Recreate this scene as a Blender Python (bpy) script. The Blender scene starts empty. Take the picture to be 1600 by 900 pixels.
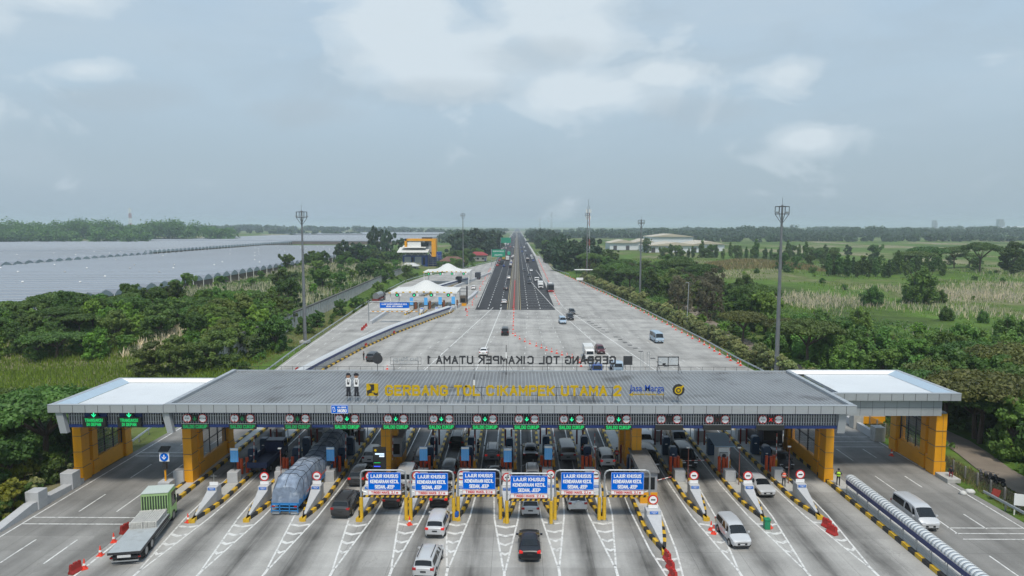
import bpy, bmesh, math, random
import numpy as np
from mathutils import Vector, Matrix, Euler
R=math.radians
sc=bpy.context.scene; COL=sc.collection
# ---------------- camera, sky, sun, exposure ----------------
FPX=1067.; CAMH=27.; PITCH=R(5.19); YAW=R(0.45)
cam=bpy.data.objects.new('camera',bpy.data.cameras.new('camera')); COL.objects.link(cam); sc.camera=cam
cam.data.sensor_width=36; cam.data.lens=FPX/1600*36; cam.data.clip_start=.5; cam.data.clip_end=40000
cam.location=(0,0,CAMH); cam.rotation_euler=(math.pi/2-PITCH,0,YAW)
sc.render.resolution_x=1024; sc.render.resolution_y=576
sc.view_settings.view_transform='Standard'; sc.view_settings.look='None'; sc.view_settings.gamma=1
sc.view_settings.exposure=0.42
sc.cycles.volume_bounces=1; sc.cycles.max_bounces=5; sc.cycles.diffuse_bounces=3; sc.cycles.glossy_bounces=2; sc.cycles.transmission_bounces=3; sc.cycles.adaptive_threshold=.025
SUN_EL,SUN_AZ=R(60),R(172)     # azimuth from +Y toward +X : sun high behind the camera
sun=bpy.data.objects.new('sun',bpy.data.lights.new('sun','SUN')); COL.objects.link(sun)
sun.data.energy=2.3; sun.data.angle=R(10); sun.data.color=(1,.93,.82)
sun.rotation_euler=(math.pi/2-SUN_EL,0,math.pi-SUN_AZ)
W=bpy.data.worlds.new('World'); sc.world=W; W.use_nodes=True
nt=W.node_tree; N=nt.nodes; L=nt.links; N.clear()
def nd(t,**k):
    n=N.new(t)
    for a,b in k.items(): setattr(n,a,b)
    return n
def vmath(op,a,b=None):
    n=nd('ShaderNodeMath',operation=op)
    for i,v in enumerate((a,b)):
        if v is None: continue
        if isinstance(v,(int,float)): n.inputs[i].default_value=v
        else: L.new(v,n.inputs[i])
    return n.outputs[0]
def vmix(f,a,b):
    n=nd('ShaderNodeMix',data_type='RGBA')
    for i,v in ((0,f),(6,a),(7,b)):
        if isinstance(v,(int,float)): n.inputs[i].default_value=v
        elif isinstance(v,tuple): n.inputs[i].default_value=(*v,1)
        else: L.new(v,n.inputs[i])
    return n.outputs[2]
sky=nd('ShaderNodeTexSky',sky_type='NISHITA',sun_disc=False,sun_elevation=SUN_EL,sun_rotation=SUN_AZ,dust_density=3.,air_density=1.2)
tc=nd('ShaderNodeTexCoord'); sep=nd('ShaderNodeSeparateXYZ'); L.new(tc.outputs['Generated'],sep.inputs[0])
Zs=sep.outputs[2]; Xs=sep.outputs[0]; Ys=sep.outputs[1]
def ramp(fac,stops,ip='EASE'):
    n=nd('ShaderNodeValToRGB'); n.color_ramp.interpolation=ip
    e=n.color_ramp.elements
    e[0].position=stops[0][0]; e[0].color=(*([stops[0][1]]*3 if not isinstance(stops[0][1],tuple) else stops[0][1]),1)
    e[1].position=stops[-1][0]; e[1].color=(*([stops[-1][1]]*3 if not isinstance(stops[-1][1],tuple) else stops[-1][1]),1)
    for p,c in stops[1:-1]:
        q=e.new(p); q.color=(*([c]*3 if not isinstance(c,tuple) else c),1)
    L.new(fac,n.inputs[0]); return n.outputs[0]
def wnoise(scale,det,dist,zs=2.2,off=(0,0,0),rough=.55):
    mp=nd('ShaderNodeMapping'); mp.inputs['Scale'].default_value=(1,1,zs); mp.inputs['Location'].default_value=off
    L.new(tc.outputs['Generated'],mp.inputs[0])
    n=nd('ShaderNodeTexNoise'); n.inputs['Scale'].default_value=scale; n.inputs['Detail'].default_value=det
    n.inputs['Distortion'].default_value=dist; n.inputs['Roughness'].default_value=rough
    L.new(mp.outputs[0],n.inputs['Vector']); return n.outputs[0]
def blob(az,el,ra,re):      # soft elliptical region of the sky around azimuth az (tan) and elevation el (tan)
    u=vmath('DIVIDE',Xs,vmath('MAXIMUM',Ys,.05)); v=vmath('DIVIDE',Zs,vmath('MAXIMUM',Ys,.05))
    a=vmath('DIVIDE',vmath('SUBTRACT',u,az),ra); b=vmath('DIVIDE',vmath('SUBTRACT',v,el),re)
    d=vmath('ADD',vmath('MULTIPLY',a,a),vmath('MULTIPLY',b,b))
    return vmath('MULTIPLY',vmath('POWER',2.718,vmath('MULTIPLY',d,-1.)),vmath('GREATER_THAN',Ys,.05))
base=ramp(Zs,[(0.,(.355,.442,.505)),(.07,(.37,.455,.52)),(.2,(.435,.535,.61)),(.45,(.41,.545,.69)),(1.,(.36,.50,.68))])
_sc=nd('ShaderNodeVectorMath',operation='SCALE'); L.new(base,_sc.inputs[0]); _sc.inputs['Scale'].default_value=10.; base=_sc.outputs[0]
base=vmix(.16,base,sky.outputs[0])
veil=ramp(wnoise(2.1,4,.3,3.0,(3.1,1.7,.4)),[(.42,0.),(.68,1.)])
n2=wnoise(4.2,7,.6,2.6,(1.3,.2,2.2),.6)
n3=wnoise(7.5,9,.5,1.8,(.3,4.2,1.2),.55)
c1=vmix(vmath('MULTIPLY',veil,.6),base,(4.55,5.3,5.85))
shade=ramp(n2,[(.46,0.),(.68,1.)])
lowmask=ramp(Zs,[(0.02,.15),(.12,.8),(.4,1.)])
c2=vmix(vmath('MULTIPLY',vmath('MULTIPLY',shade,.42),lowmask),c1,(3.6,4.3,4.85))
bl=None
for a in [(-.16,.285,.10,.07),(-.10,.235,.16,.06),(.04,.32,.10,.05),(.07,.27,.10,.05),(.10,.19,.12,.04),(.20,.215,.06,.022),(-.62,.225,.07,.022),(.39,.215,.05,.03),(.42,.125,.05,.025),(-.7,.34,.16,.05)]:
    b=blob(*a); bl=b if bl is None else vmath('MAXIMUM',bl,b)
puff=ramp(vmath('ADD',vmath('MULTIPLY',n3,1.1),vmath('MULTIPLY',bl,.56)),[(.64,0.),(.80,.5),(1.06,1.)])
c3=vmix(vmath('MULTIPLY',puff,.85),c2,(6.1,6.65,6.95))
dk=None
for a in [(.02,.245,.12,.035),(-.12,.19,.2,.03),(-.56,.185,.14,.03),(.27,.165,.12,.03),(-.3,.16,.12,.03)]:
    b=blob(*a); dk=b if dk is None else vmath('MAXIMUM',dk,b)
dsh=vmath('MULTIPLY',ramp(vmath('ADD',vmath('MULTIPLY',n2,.6),vmath('MULTIPLY',dk,.5)),[(.5,0.),(.8,1.)]),.42)
c4=vmix(dsh,c3,(3.75,4.35,4.8))
_s2=nd('ShaderNodeVectorMath',operation='MULTIPLY'); L.new(c4,_s2.inputs[0]); _s2.inputs[1].default_value=(.85,.88,.91); c4=_s2.outputs[0]
bg=nd('ShaderNodeBackground'); bg.inputs[1].default_value=.1; L.new(c4,bg.inputs[0])
wo=nd('ShaderNodeOutputWorld'); L.new(bg.outputs[0],wo.inputs[0])

# ---------------- helpers ----------------
def G(px,py,z=0.):            # ground point seen at a photograph pixel
    dx=(px-800)/FPX; dy=-(py-450)/FPX
    Y=math.cos(PITCH)+dy*math.sin(PITCH); Z=-math.sin(PITCH)+dy*math.cos(PITCH)
    c,s=math.cos(YAW),math.sin(YAW); X,Y=dx*c-Y*s,dx*s+Y*c
    t=(z-CAMH)/Z
    return X*t,Y*t
def tag(o,label=None,cat=None,group=None,kind=None):
    if label: o['label']=label
    if cat: o['category']=cat
    if group: o['group']=group
    if kind: o['kind']=kind
    return o
def thing(name,label,cat,loc=(0,0,0),rz=0,group=None):
    o=bpy.data.objects.new(name,None); COL.objects.link(o); o.empty_display_size=.2
    o.location=loc; o.rotation_euler=(0,0,rz); return tag(o,label,cat,group)
def kids(o): return [c for c in KID.get(o.name,[])]
KID={}
def setpar(c,p):
    c.parent=p; KID.setdefault(p.name,[]).append(c)
def dup(o,loc=None,rz=None,label=None,group=None,parent=None,scale=None):
    c=o.copy(); COL.objects.link(c)
    if parent is not None: setpar(c,parent)
    if loc is not None: c.location=loc
    if rz is not None: c.rotation_euler=(0,0,rz)
    if scale is not None: c.scale=scale if isinstance(scale,tuple) else (scale,)*3
    if label: c['label']=label
    if group: c['group']=group
    for ch in kids(o): dup(ch,parent=c)
    return c
class MB:
    def __init__(s): s.v=[]; s.f=[]; s.m=[]; s.mats=[]; s.cur=0
    def mat(s,m):
        if m not in s.mats: s.mats.append(m)
        s.cur=s.mats.index(m); return s
    def add(s,vs,fs):
        b=len(s.v); s.v+=[tuple(v) for v in vs]
        for f in fs: s.f.append(tuple(b+i for i in f)); s.m.append(s.cur)
        return s
    def box(s,x0,x1,y0,y1,z0,z1):
        if x0>x1:x0,x1=x1,x0
        if y0>y1:y0,y1=y1,y0
        return s.add([(x0,y0,z0),(x1,y0,z0),(x1,y1,z0),(x0,y1,z0),(x0,y0,z1),(x1,y0,z1),(x1,y1,z1),(x0,y1,z1)],
            [(0,3,2,1),(4,5,6,7),(0,1,5,4),(1,2,6,5),(2,3,7,6),(3,0,4,7)])
    def prism(s,poly,axis,a,b):   # poly: list of 2d points (ccw) extruded along axis from a to b
        n=len(poly)
        def P(p,t):
            return {'x':(t,p[0],p[1]),'y':(p[0],t,p[1]),'z':(p[0],p[1],t)}[axis]
        vs=[P(p,a) for p in poly]+[P(p,b) for p in poly]
        fs=[tuple(range(n))[::-1],tuple(range(n,2*n))]+[(i,(i+1)%n,n+(i+1)%n,n+i) for i in range(n)]
        return s.add(vs,fs)
    def tube(s,p,q,r,n=8,r2=None,cap=True):
        p=Vector(p);q=Vector(q);d=(q-p)
        if d.length<1e-6: return s
        d.normalize(); a=d.orthogonal().normalized(); b=d.cross(a); r2=r if r2 is None else r2
        vs=[p+(a*math.cos(t)+b*math.sin(t))*r for t in [2*math.pi*i/n for i in range(n)]]+[q+(a*math.cos(t)+b*math.sin(t))*r2 for t in [2*math.pi*i/n for i in range(n)]]
        fs=[(i,(i+1)%n,n+(i+1)%n,n+i) for i in range(n)]
        if cap: fs+=[tuple(range(n))[::-1],tuple(range(n,2*n))]
        return s.add(vs,fs)
    def pipe(s,pts,r,n=8):
        for i in range(len(pts)-1): s.tube(pts[i],pts[i+1],r,n)
        return s
    def lathe(s,prof,n=12,c=(0,0,0)):   # prof: (r,z) list
        vs=[];k=len(prof)
        for r,z in prof:
            for i in range(n):
                t=2*math.pi*i/n; vs.append((c[0]+r*math.cos(t),c[1]+r*math.sin(t),c[2]+z))
        fs=[(j*n+i,j*n+(i+1)%n,(j+1)*n+(i+1)%n,(j+1)*n+i) for j in range(k-1) for i in range(n)]
        fs+=[tuple(range(n))[::-1],tuple((k-1)*n+i for i in range(n))]
        return s.add(vs,fs)
    def disc(s,c,r,t,axis='y',n=24):    # short cylinder, centre c, thickness t
        d={'x':(t/2,0,0),'y':(0,t/2,0),'z':(0,0,t/2)}[axis]; c=Vector(c); d=Vector(d)
        return s.tube(c-d,c+d,r,n)
    def quad(s,a,b,c,d): return s.add([a,b,c,d],[(0,1,2,3)])
    def build(s,name,m=None,parent=None,loc=None,smooth=None,bevel=0,rz=None):
        me=bpy.data.meshes.new(name); me.from_pydata(s.v,[],s.f)
        mats=s.mats if s.mats else [m]
        for x in mats: me.materials.append(x)
        if s.mats: me.polygons.foreach_set('material_index',s.m)
        me.update()
        if smooth:
            me.polygons.foreach_set('use_smooth',[True]*len(me.polygons)); me.set_sharp_from_angle(angle=R(smooth))
        o=bpy.data.objects.new(name,me); COL.objects.link(o)
        if loc is not None: o.location=loc
        if rz is not None: o.rotation_euler=(0,0,rz)
        if parent is not None: setpar(o,parent)
        if bevel:
            b=o.modifiers.new('bevel','BEVEL'); b.width=bevel; b.segments=2; b.limit_method='ANGLE'
        return o
def struct(o): o['kind']='structure'; return o
def text(s,size,mat,parent,loc,name='lettering',ext=.02,bold=0.,rot=(math.pi/2,0,0),align='CENTER',sx=1.,spacing=1.,font=None):
    cu=bpy.data.curves.new('t','FONT'); cu.body=s; cu.size=size; cu.extrude=ext; cu.offset=bold
    cu.align_x=align; cu.align_y='CENTER'; cu.space_character=spacing; cu.resolution_u=3
    t=bpy.data.objects.new('t',cu); COL.objects.link(t)
    me=bpy.data.meshes.new_from_object(t.evaluated_get(bpy.context.evaluated_depsgraph_get()))
    bpy.data.objects.remove(t); bpy.data.curves.remove(cu)
    me.transform(Matrix.Diagonal((sx,1,1,1))); me.transform(Euler(rot).to_matrix().to_4x4())
    me.materials.clear(); me.materials.append(mat)
    o=bpy.data.objects.new(name,me); COL.objects.link(o); o.location=loc
    if parent is not None: setpar(o,parent)
    return o

# stroke lettering: each capital is a set of polylines on a 4 x 6 grid
GL={
'A':[(0,0,2,6),(2,6,4,0),(.8,2.1,3.2,2.1)],'B':[(0,0,0,6),(0,6,2.9,6),(2.9,6,3.6,5.2),(3.6,5.2,3.6,3.9),(3.6,3.9,2.9,3.2),(0,3.2,2.9,3.2),(2.9,3.2,4,2.3),(4,2.3,4,.9),(4,.9,3.1,0),(0,0,3.1,0)],
'C':[(4,5,3,6),(3,6,1,6),(1,6,0,5),(0,5,0,1),(0,1,1,0),(1,0,3,0),(3,0,4,1)],'D':[(0,0,0,6),(0,6,2.6,6),(2.6,6,4,4.6),(4,4.6,4,1.4),(4,1.4,2.6,0),(2.6,0,0,0)],
'E':[(0,0,0,6),(0,6,3.7,6),(0,3.1,3.2,3.1),(0,0,3.7,0)],'G':[(4,5,3,6),(3,6,1,6),(1,6,0,5),(0,5,0,1),(0,1,1,0),(1,0,3,0),(3,0,4,1),(4,1,4,2.8),(4,2.8,2.2,2.8)],
'H':[(0,0,0,6),(4,0,4,6),(0,3.1,4,3.1)],'I':[(1,0,1,6)],'J':[(3,6,3,1),(3,1,2,0),(2,0,1,0),(1,0,0,1),(0,1,0,1.6)],'K':[(0,0,0,6),(0,2.4,4,6),(1.3,3.5,4,0)],
'L':[(0,6,0,0),(0,0,3.7,0)],'M':[(0,0,0,6),(0,6,2.3,2.2),(2.3,2.2,4.6,6),(4.6,6,4.6,0)],'N':[(0,0,0,6),(0,6,4,0),(4,0,4,6)],
'O':[(1,6,3,6),(3,6,4,5),(4,5,4,1),(4,1,3,0),(3,0,1,0),(1,0,0,1),(0,1,0,5),(0,5,1,6)],'P':[(0,0,0,6),(0,6,3,6),(3,6,4,5.2),(4,5.2,4,3.6),(4,3.6,3,2.8),(3,2.8,0,2.8)],
'R':[(0,0,0,6),(0,6,3,6),(3,6,4,5.2),(4,5.2,4,3.8),(4,3.8,3,3),(3,3,0,3),(2,3,4,0)],'S':[(4,5,3,6),(3,6,1,6),(1,6,0,5.2),(0,5.2,0,4),(0,4,1,3.2),(1,3.2,3,2.9),(3,2.9,4,2),(4,2,4,.9),(4,.9,3,0),(3,0,1,0),(1,0,0,1)],
'T':[(0,6,4.2,6),(2.1,6,2.1,0)],'U':[(0,6,0,1),(0,1,1,0),(1,0,3,0),(3,0,4,1),(4,1,4,6)],'X':[(0,0,4,6),(0,6,4,0)],'Y':[(0,6,2,3),(4,6,2,3),(2,3,2,0)],
'0':[(1,6,3,6),(3,6,4,5),(4,5,4,1),(4,1,3,0),(3,0,1,0),(1,0,0,1),(0,1,0,5),(0,5,1,6)],'1':[(.4,5,1.6,6),(1.6,6,1.6,0)],'2':[(0,5,1,6),(1,6,3,6),(3,6,4,5),(4,5,4,4),(4,4,0,0),(0,0,4,0)],
'4':[(3,0,3,6),(3,6,0,2),(0,2,4,2)],'8':[(1,6,3,6),(3,6,3.8,5),(3.8,5,3,3.2),(3,3.2,1,3.2),(1,3.2,.2,5),(.2,5,1,6),(1,3.2,0,2),(0,2,0,1),(0,1,1,0),(1,0,3,0),(3,0,4,1),(4,1,4,2),(4,2,3,3.2)],
'.':[(.8,0,.8,.7)],',':[(.8,.5,.4,-1.)],'m':[(0,0,0,4),(0,4,2.3,4),(2.3,4,4.6,4),(4.6,4,4.6,0),(2.3,4,2.3,0)]}
def letters(s,height,width,weight,mat_,parent,loc,name='lettering',depth=.04,mirror=False,gap=2.1):
    """lettering of the given cap height, fitted to a total width; one mesh of bold strokes"""
    adv=0.;segs=[]
    for ch in s:
        if ch==' ': adv+=3.2; continue
        g=GL[ch]; w=max(max(a[0],a[2]) for a in g)
        for a in g: segs.append((adv+a[0],a[1],adv+a[2],a[3]))
        adv+=w+gap
    adv-=gap; kx=(width-weight)/adv; kz=(height-weight)/6.; b=MB().mat(mat_); i=0; t=weight/2
    for x0,z0,x1,z1 in segs:
        p=Vector((x0*kx-(width-weight)/2,z0*kz-height/2+t)); q=Vector((x1*kx-(width-weight)/2,z1*kz-height/2+t))
        if mirror: p.x=-p.x; q.x=-q.x
        d=(q-p).normalized(); n=Vector((-d.y,d.x))*t; p=p-d*t*.8; q=q+d*t*.8
        poly=[p-n,q-n,q+n,p+n]; yo=-depth-(i%7)*.0011; i+=1
        b.prism([tuple(v) for v in poly],'y',yo,0.)
    return b.build(name,parent=parent,loc=loc)
# ---------------- materials ----------------
MATS={}
def mat(name,col,rough=.6,metal=0.,var=0.,vscale=2.,bump=0.,bscale=30.,spec=.5,emit=0.,coat=0.,stain=None,trans=0.,attr=False,alpha=1.,obj=False):
    """Principled material with noise colour variation, optional stains and bump."""
    if name in MATS: return MATS[name]
    m=bpy.data.materials.new(name); m.use_nodes=True; t=m.node_tree; b=t.nodes['Principled BSDF']; l=t.links
    b.inputs['Roughness'].default_value=rough; b.inputs['Metallic'].default_value=metal
    b.inputs['Specular IOR Level'].default_value=spec; b.inputs['Coat Weight'].default_value=coat
    b.inputs['Alpha'].default_value=alpha
    c=(*col,1); b.inputs['Base Color'].default_value=c
    src=None
    if var or stain or attr or bump:
        tx=t.nodes.new('ShaderNodeTexCoord')
        vec=tx.outputs['Object']
    if attr:
        a=t.nodes.new('ShaderNodeAttribute'); a.attribute_name='tone'
        x=t.nodes.new('ShaderNodeMix'); x.data_type='RGBA'; l.new(a.outputs['Fac'],x.inputs[0])
        x.inputs[6].default_value=tuple(v*.6 for v in col)+(1,); x.inputs[7].default_value=(min(1,col[0]*1.75),min(1,col[1]*1.5),min(1,col[2]*1.2),1)
        src=x.outputs[2]
        oi=t.nodes.new('ShaderNodeObjectInfo'); hs=t.nodes.new('ShaderNodeHueSaturation')
        mr=t.nodes.new('ShaderNodeMapRange'); mr.inputs[3].default_value=.72; mr.inputs[4].default_value=1.3; l.new(oi.outputs['Random'],mr.inputs[0])
        mh=t.nodes.new('ShaderNodeMapRange'); mh.inputs[3].default_value=.475; mh.inputs[4].default_value=.515
        fr=t.nodes.new('ShaderNodeMath'); fr.operation='FRACT'; mu=t.nodes.new('ShaderNodeMath'); mu.operation='MULTIPLY'; mu.inputs[1].default_value=7.31
        l.new(oi.outputs['Random'],mu.inputs[0]); l.new(mu.outputs[0],fr.inputs[0]); l.new(fr.outputs[0],mh.inputs[0])
        l.new(mr.outputs[0],hs.inputs['Value']); l.new(mh.outputs[0],hs.inputs['Hue']); l.new(src,hs.inputs['Color']); src=hs.outputs[0]
    if var:
        n=t.nodes.new('ShaderNodeTexNoise'); n.inputs['Scale'].default_value=vscale; n.inputs['Detail'].default_value=6; n.inputs['Roughness'].default_value=.6
        l.new(vec,n.inputs['Vector'])
        mr=t.nodes.new('ShaderNodeMapRange'); mr.inputs[1].default_value=.3; mr.inputs[2].default_value=.7; mr.inputs[3].default_value=1-var; mr.inputs[4].default_value=1+var
        l.new(n.outputs[0],mr.inputs[0])
        x=t.nodes.new('ShaderNodeVectorMath'); x.operation='SCALE'; l.new(mr.outputs[0],x.inputs['Scale'])
        if src: l.new(src,x.inputs[0])
        else: x.inputs[0].default_value=col
        src=x.outputs[0]
    if stain:
        n=t.nodes.new('ShaderNodeTexNoise'); n.inputs['Scale'].default_value=stain[1]; n.inputs['Detail'].default_value=7; l.new(vec,n.inputs['Vector'])
        r=t.nodes.new('ShaderNodeValToRGB'); r.color_ramp.elements[0].position=stain[2]; r.color_ramp.elements[1].position=stain[2]+.15; l.new(n.outputs[0],r.inputs[0])
        mm=t.nodes.new('ShaderNodeMath'); mm.operation='MULTIPLY'; mm.inputs[1].default_value=stain[3]; l.new(r.outputs[0],mm.inputs[0])
        x=t.nodes.new('ShaderNodeMix'); x.data_type='RGBA'; l.new(mm.outputs[0],x.inputs[0])
        if src: l.new(src,x.inputs[6])
        else: x.inputs[6].default_value=c
        x.inputs[7].default_value=(*stain[0],1); src=x.outputs[2]
    if src: l.new(src,b.inputs['Base Color'])
    if emit:
        b.inputs['Emission Color'].default_value=c; b.inputs['Emission Strength'].default_value=emit
    if bump:
        n=t.nodes.new('ShaderNodeTexNoise'); n.inputs['Scale'].default_value=bscale; n.inputs['Detail'].default_value=4; l.new(vec,n.inputs['Vector'])
        bp=t.nodes.new('ShaderNodeBump'); bp.inputs['Strength'].default_value=bump; bp.inputs['Distance'].default_value=.05
        l.new(n.outputs[0],bp.inputs['Height']); l.new(bp.outputs[0],b.inputs['Normal'])
    if trans:
        tr=t.nodes.new('ShaderNodeBsdfTranslucent'); ms=t.nodes.new('ShaderNodeMixShader'); ms.inputs[0].default_value=trans
        if src: l.new(src,tr.inputs[0])
        else: tr.inputs[0].default_value=c
        l.new(b.outputs[0],ms.inputs[1]); l.new(tr.outputs[0],ms.inputs[2]); l.new(ms.outputs[0],t.nodes['Material Output'].inputs[0])
    MATS[name]=m; return m
concrete=mat('concrete',(.42,.42,.40),.85,var=.12,vscale=1.5,bump=.15,bscale=12,stain=((.2,.2,.19),.9,.58,.5))
conc_white=mat('painted concrete',(.44,.45,.46),.7,var=.07,vscale=2,stain=((.3,.3,.29),1.3,.6,.4))
yellowp=mat('yellow paint',(.62,.38,.02),.55,var=.12,vscale=3,stain=((.25,.17,.05),2,.6,.5))
blackp=mat('black paint',(.025,.025,.025),.55,var=.3,vscale=4)
orange=mat('orange cladding',(.74,.33,.01),.45,var=.06,vscale=.8,stain=((.3,.13,.02),.7,.62,.35))
orange_red=mat('orange red paint',(.62,.085,.02),.5,var=.1,stain=((.2,.05,.03),3,.6,.5))
redp=mat('red plastic',(.40,.025,.02),.5,var=.12,vscale=5)
maroon=mat('dark red paint',(.18,.02,.015),.5,var=.1)
whitep=mat('white paint',(.75,.75,.73),.6,var=.05)
marking=mat('road marking',(.64,.64,.62),.7,var=.12,vscale=1.2,stain=((.3,.3,.29),2.3,.5,.75))
clad=mat('grey aluminium cladding',(.385,.41,.43),.38,metal=.25,var=.05,vscale=.3,stain=((.22,.23,.24),.6,.6,.3))
joint=mat('panel joint',(.09,.095,.1),.6)
navy=mat('navy blue paint',(.012,.03,.13),.4)
louvre=mat('grey louvre slat',(.5,.51,.53),.4,metal=.3)
darkback=mat('dark backing',(.025,.027,.035),.7)
roofm=mat('grey metal roof sheet',(.205,.212,.216),.5,metal=.3,var=.16,vscale=.16,stain=((.085,.08,.075),.22,.54,.75))
ribm=mat('roof rib',(.33,.34,.347),.45,metal=.3,var=.16,vscale=.16,stain=((.11,.105,.10),.22,.56,.65))
whiteroof=mat('white waterproofing',(.62,.645,.66),.35,var=.05,vscale=.3,stain=((.5,.5,.48),.4,.6,.4))
bluewhite=mat('pale blue sheet',(.42,.52,.6),.3,metal=.2,var=.05)
galv=mat('galvanised steel',(.42,.44,.45),.45,metal=.6,var=.12,vscale=3)
darkmetal=mat('dark metal',(.045,.045,.05),.5,metal=.3)
grille=mat('grille steel',(.22,.22,.22),.5,metal=.4)
signblue=mat('blue sign face',(.0,.13,.62),.8,spec=.02)
signlight=mat('light blue panel',(.10,.42,.85),.4,var=.08,vscale=3)
signwhite=mat('white sign face',(.82,.82,.82),.4)
signred=mat('red sign face',(.6,.02,.02),.4)
signyel=mat('yellow letter',(.52,.35,.01),.6,var=.15,vscale=3,spec=.15,stain=((.5,.32,.02),2,.62,.4))
lime=mat('lime vest',(.45,.75,.05),.6)
ledboard=mat('led board',(.02,.022,.022),.35)
ledgreen=mat('lit green led',(.008,.5,.12),.5,emit=.2)
ledgreen2=mat('dim green led',(.006,.3,.08),.5,emit=.1)
ledarrow=mat('bright green arrow',(.02,.9,.35),.5,emit=.8)
ledred=mat('lit red led',(.8,.02,.02),.5,emit=.6)
ledblue=mat('lit blue led',(.04,.08,.9),.5,emit=.9)
ledwhite=mat('lit white screen',(.6,.75,.9),.5,emit=.6)
black=mat('black rubber',(.018,.018,.018),.8)
glass=mat('dark window glass',(.012,.015,.018),.12,spec=.5)
rim=mat('alloy rim',(.32,.33,.34),.35,metal=.7)
lampred=mat('red tail lamp',(.35,.008,.008),.2,coat=.5)
lampredlit=mat('lit tail lamp',(.6,.015,.01),.3,emit=.22)
lampwhite=mat('clear headlamp',(.65,.67,.7),.12,coat=.5)
plate=mat('licence plate',(.03,.03,.03),.5)
platew=mat('white licence plate',(.6,.6,.6),.5)
skin=mat('skin',(.33,.18,.11),.6)
cloth_d=mat('dark cloth',(.02,.022,.03),.9)
tarpm=mat('blue grey tarpaulin',(.20,.25,.33),.62,var=.3,vscale=1.6,bump=.9,bscale=2.6,spec=.3,stain=((.46,.52,.6),1.3,.54,.7))
tent=mat('white tensile membrane',(.72,.72,.69),.6,var=.03,trans=.15)
bark=mat('bark',(.10,.075,.055),.9,var=.2,vscale=4)
film=mat('greenhouse film',(.29,.335,.39),.5,var=.10,vscale=.02,spec=.5,stain=((.5,.54,.58),.013,.55,.5))
brownwall=mat('brown greenhouse side net',(.12,.09,.075),.9,var=.2,vscale=.3)
def paint(name,c,metal=.0): return mat('car paint '+name,c,.33,metal=metal,coat=.35,var=.03,vscale=1)
P_black=paint('black',(.007,.007,.009)); P_dgrey=paint('dark grey',(.05,.052,.055),.2); P_silver=paint('silver',(.55,.56,.57),.25)
P_white=paint('white',(.72,.72,.71)); P_grey=paint('grey',(.22,.225,.23),.3); P_maroon=paint('maroon',(.10,.02,.025),.2)
P_blue=paint('blue',(.02,.07,.25)); P_lblue=paint('pale blue',(.3,.4,.5)); P_green=paint('pale green',(.33,.60,.17)); P_red=paint('red',(.4,.02,.02))
P_brown=paint('brown',(.11,.07,.05),.2); P_dgreen=paint('dark green',(.01,.035,.02)); P_beige=paint('beige',(.42,.38,.3))
P_teal=paint('teal',(.02,.35,.22))
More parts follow.
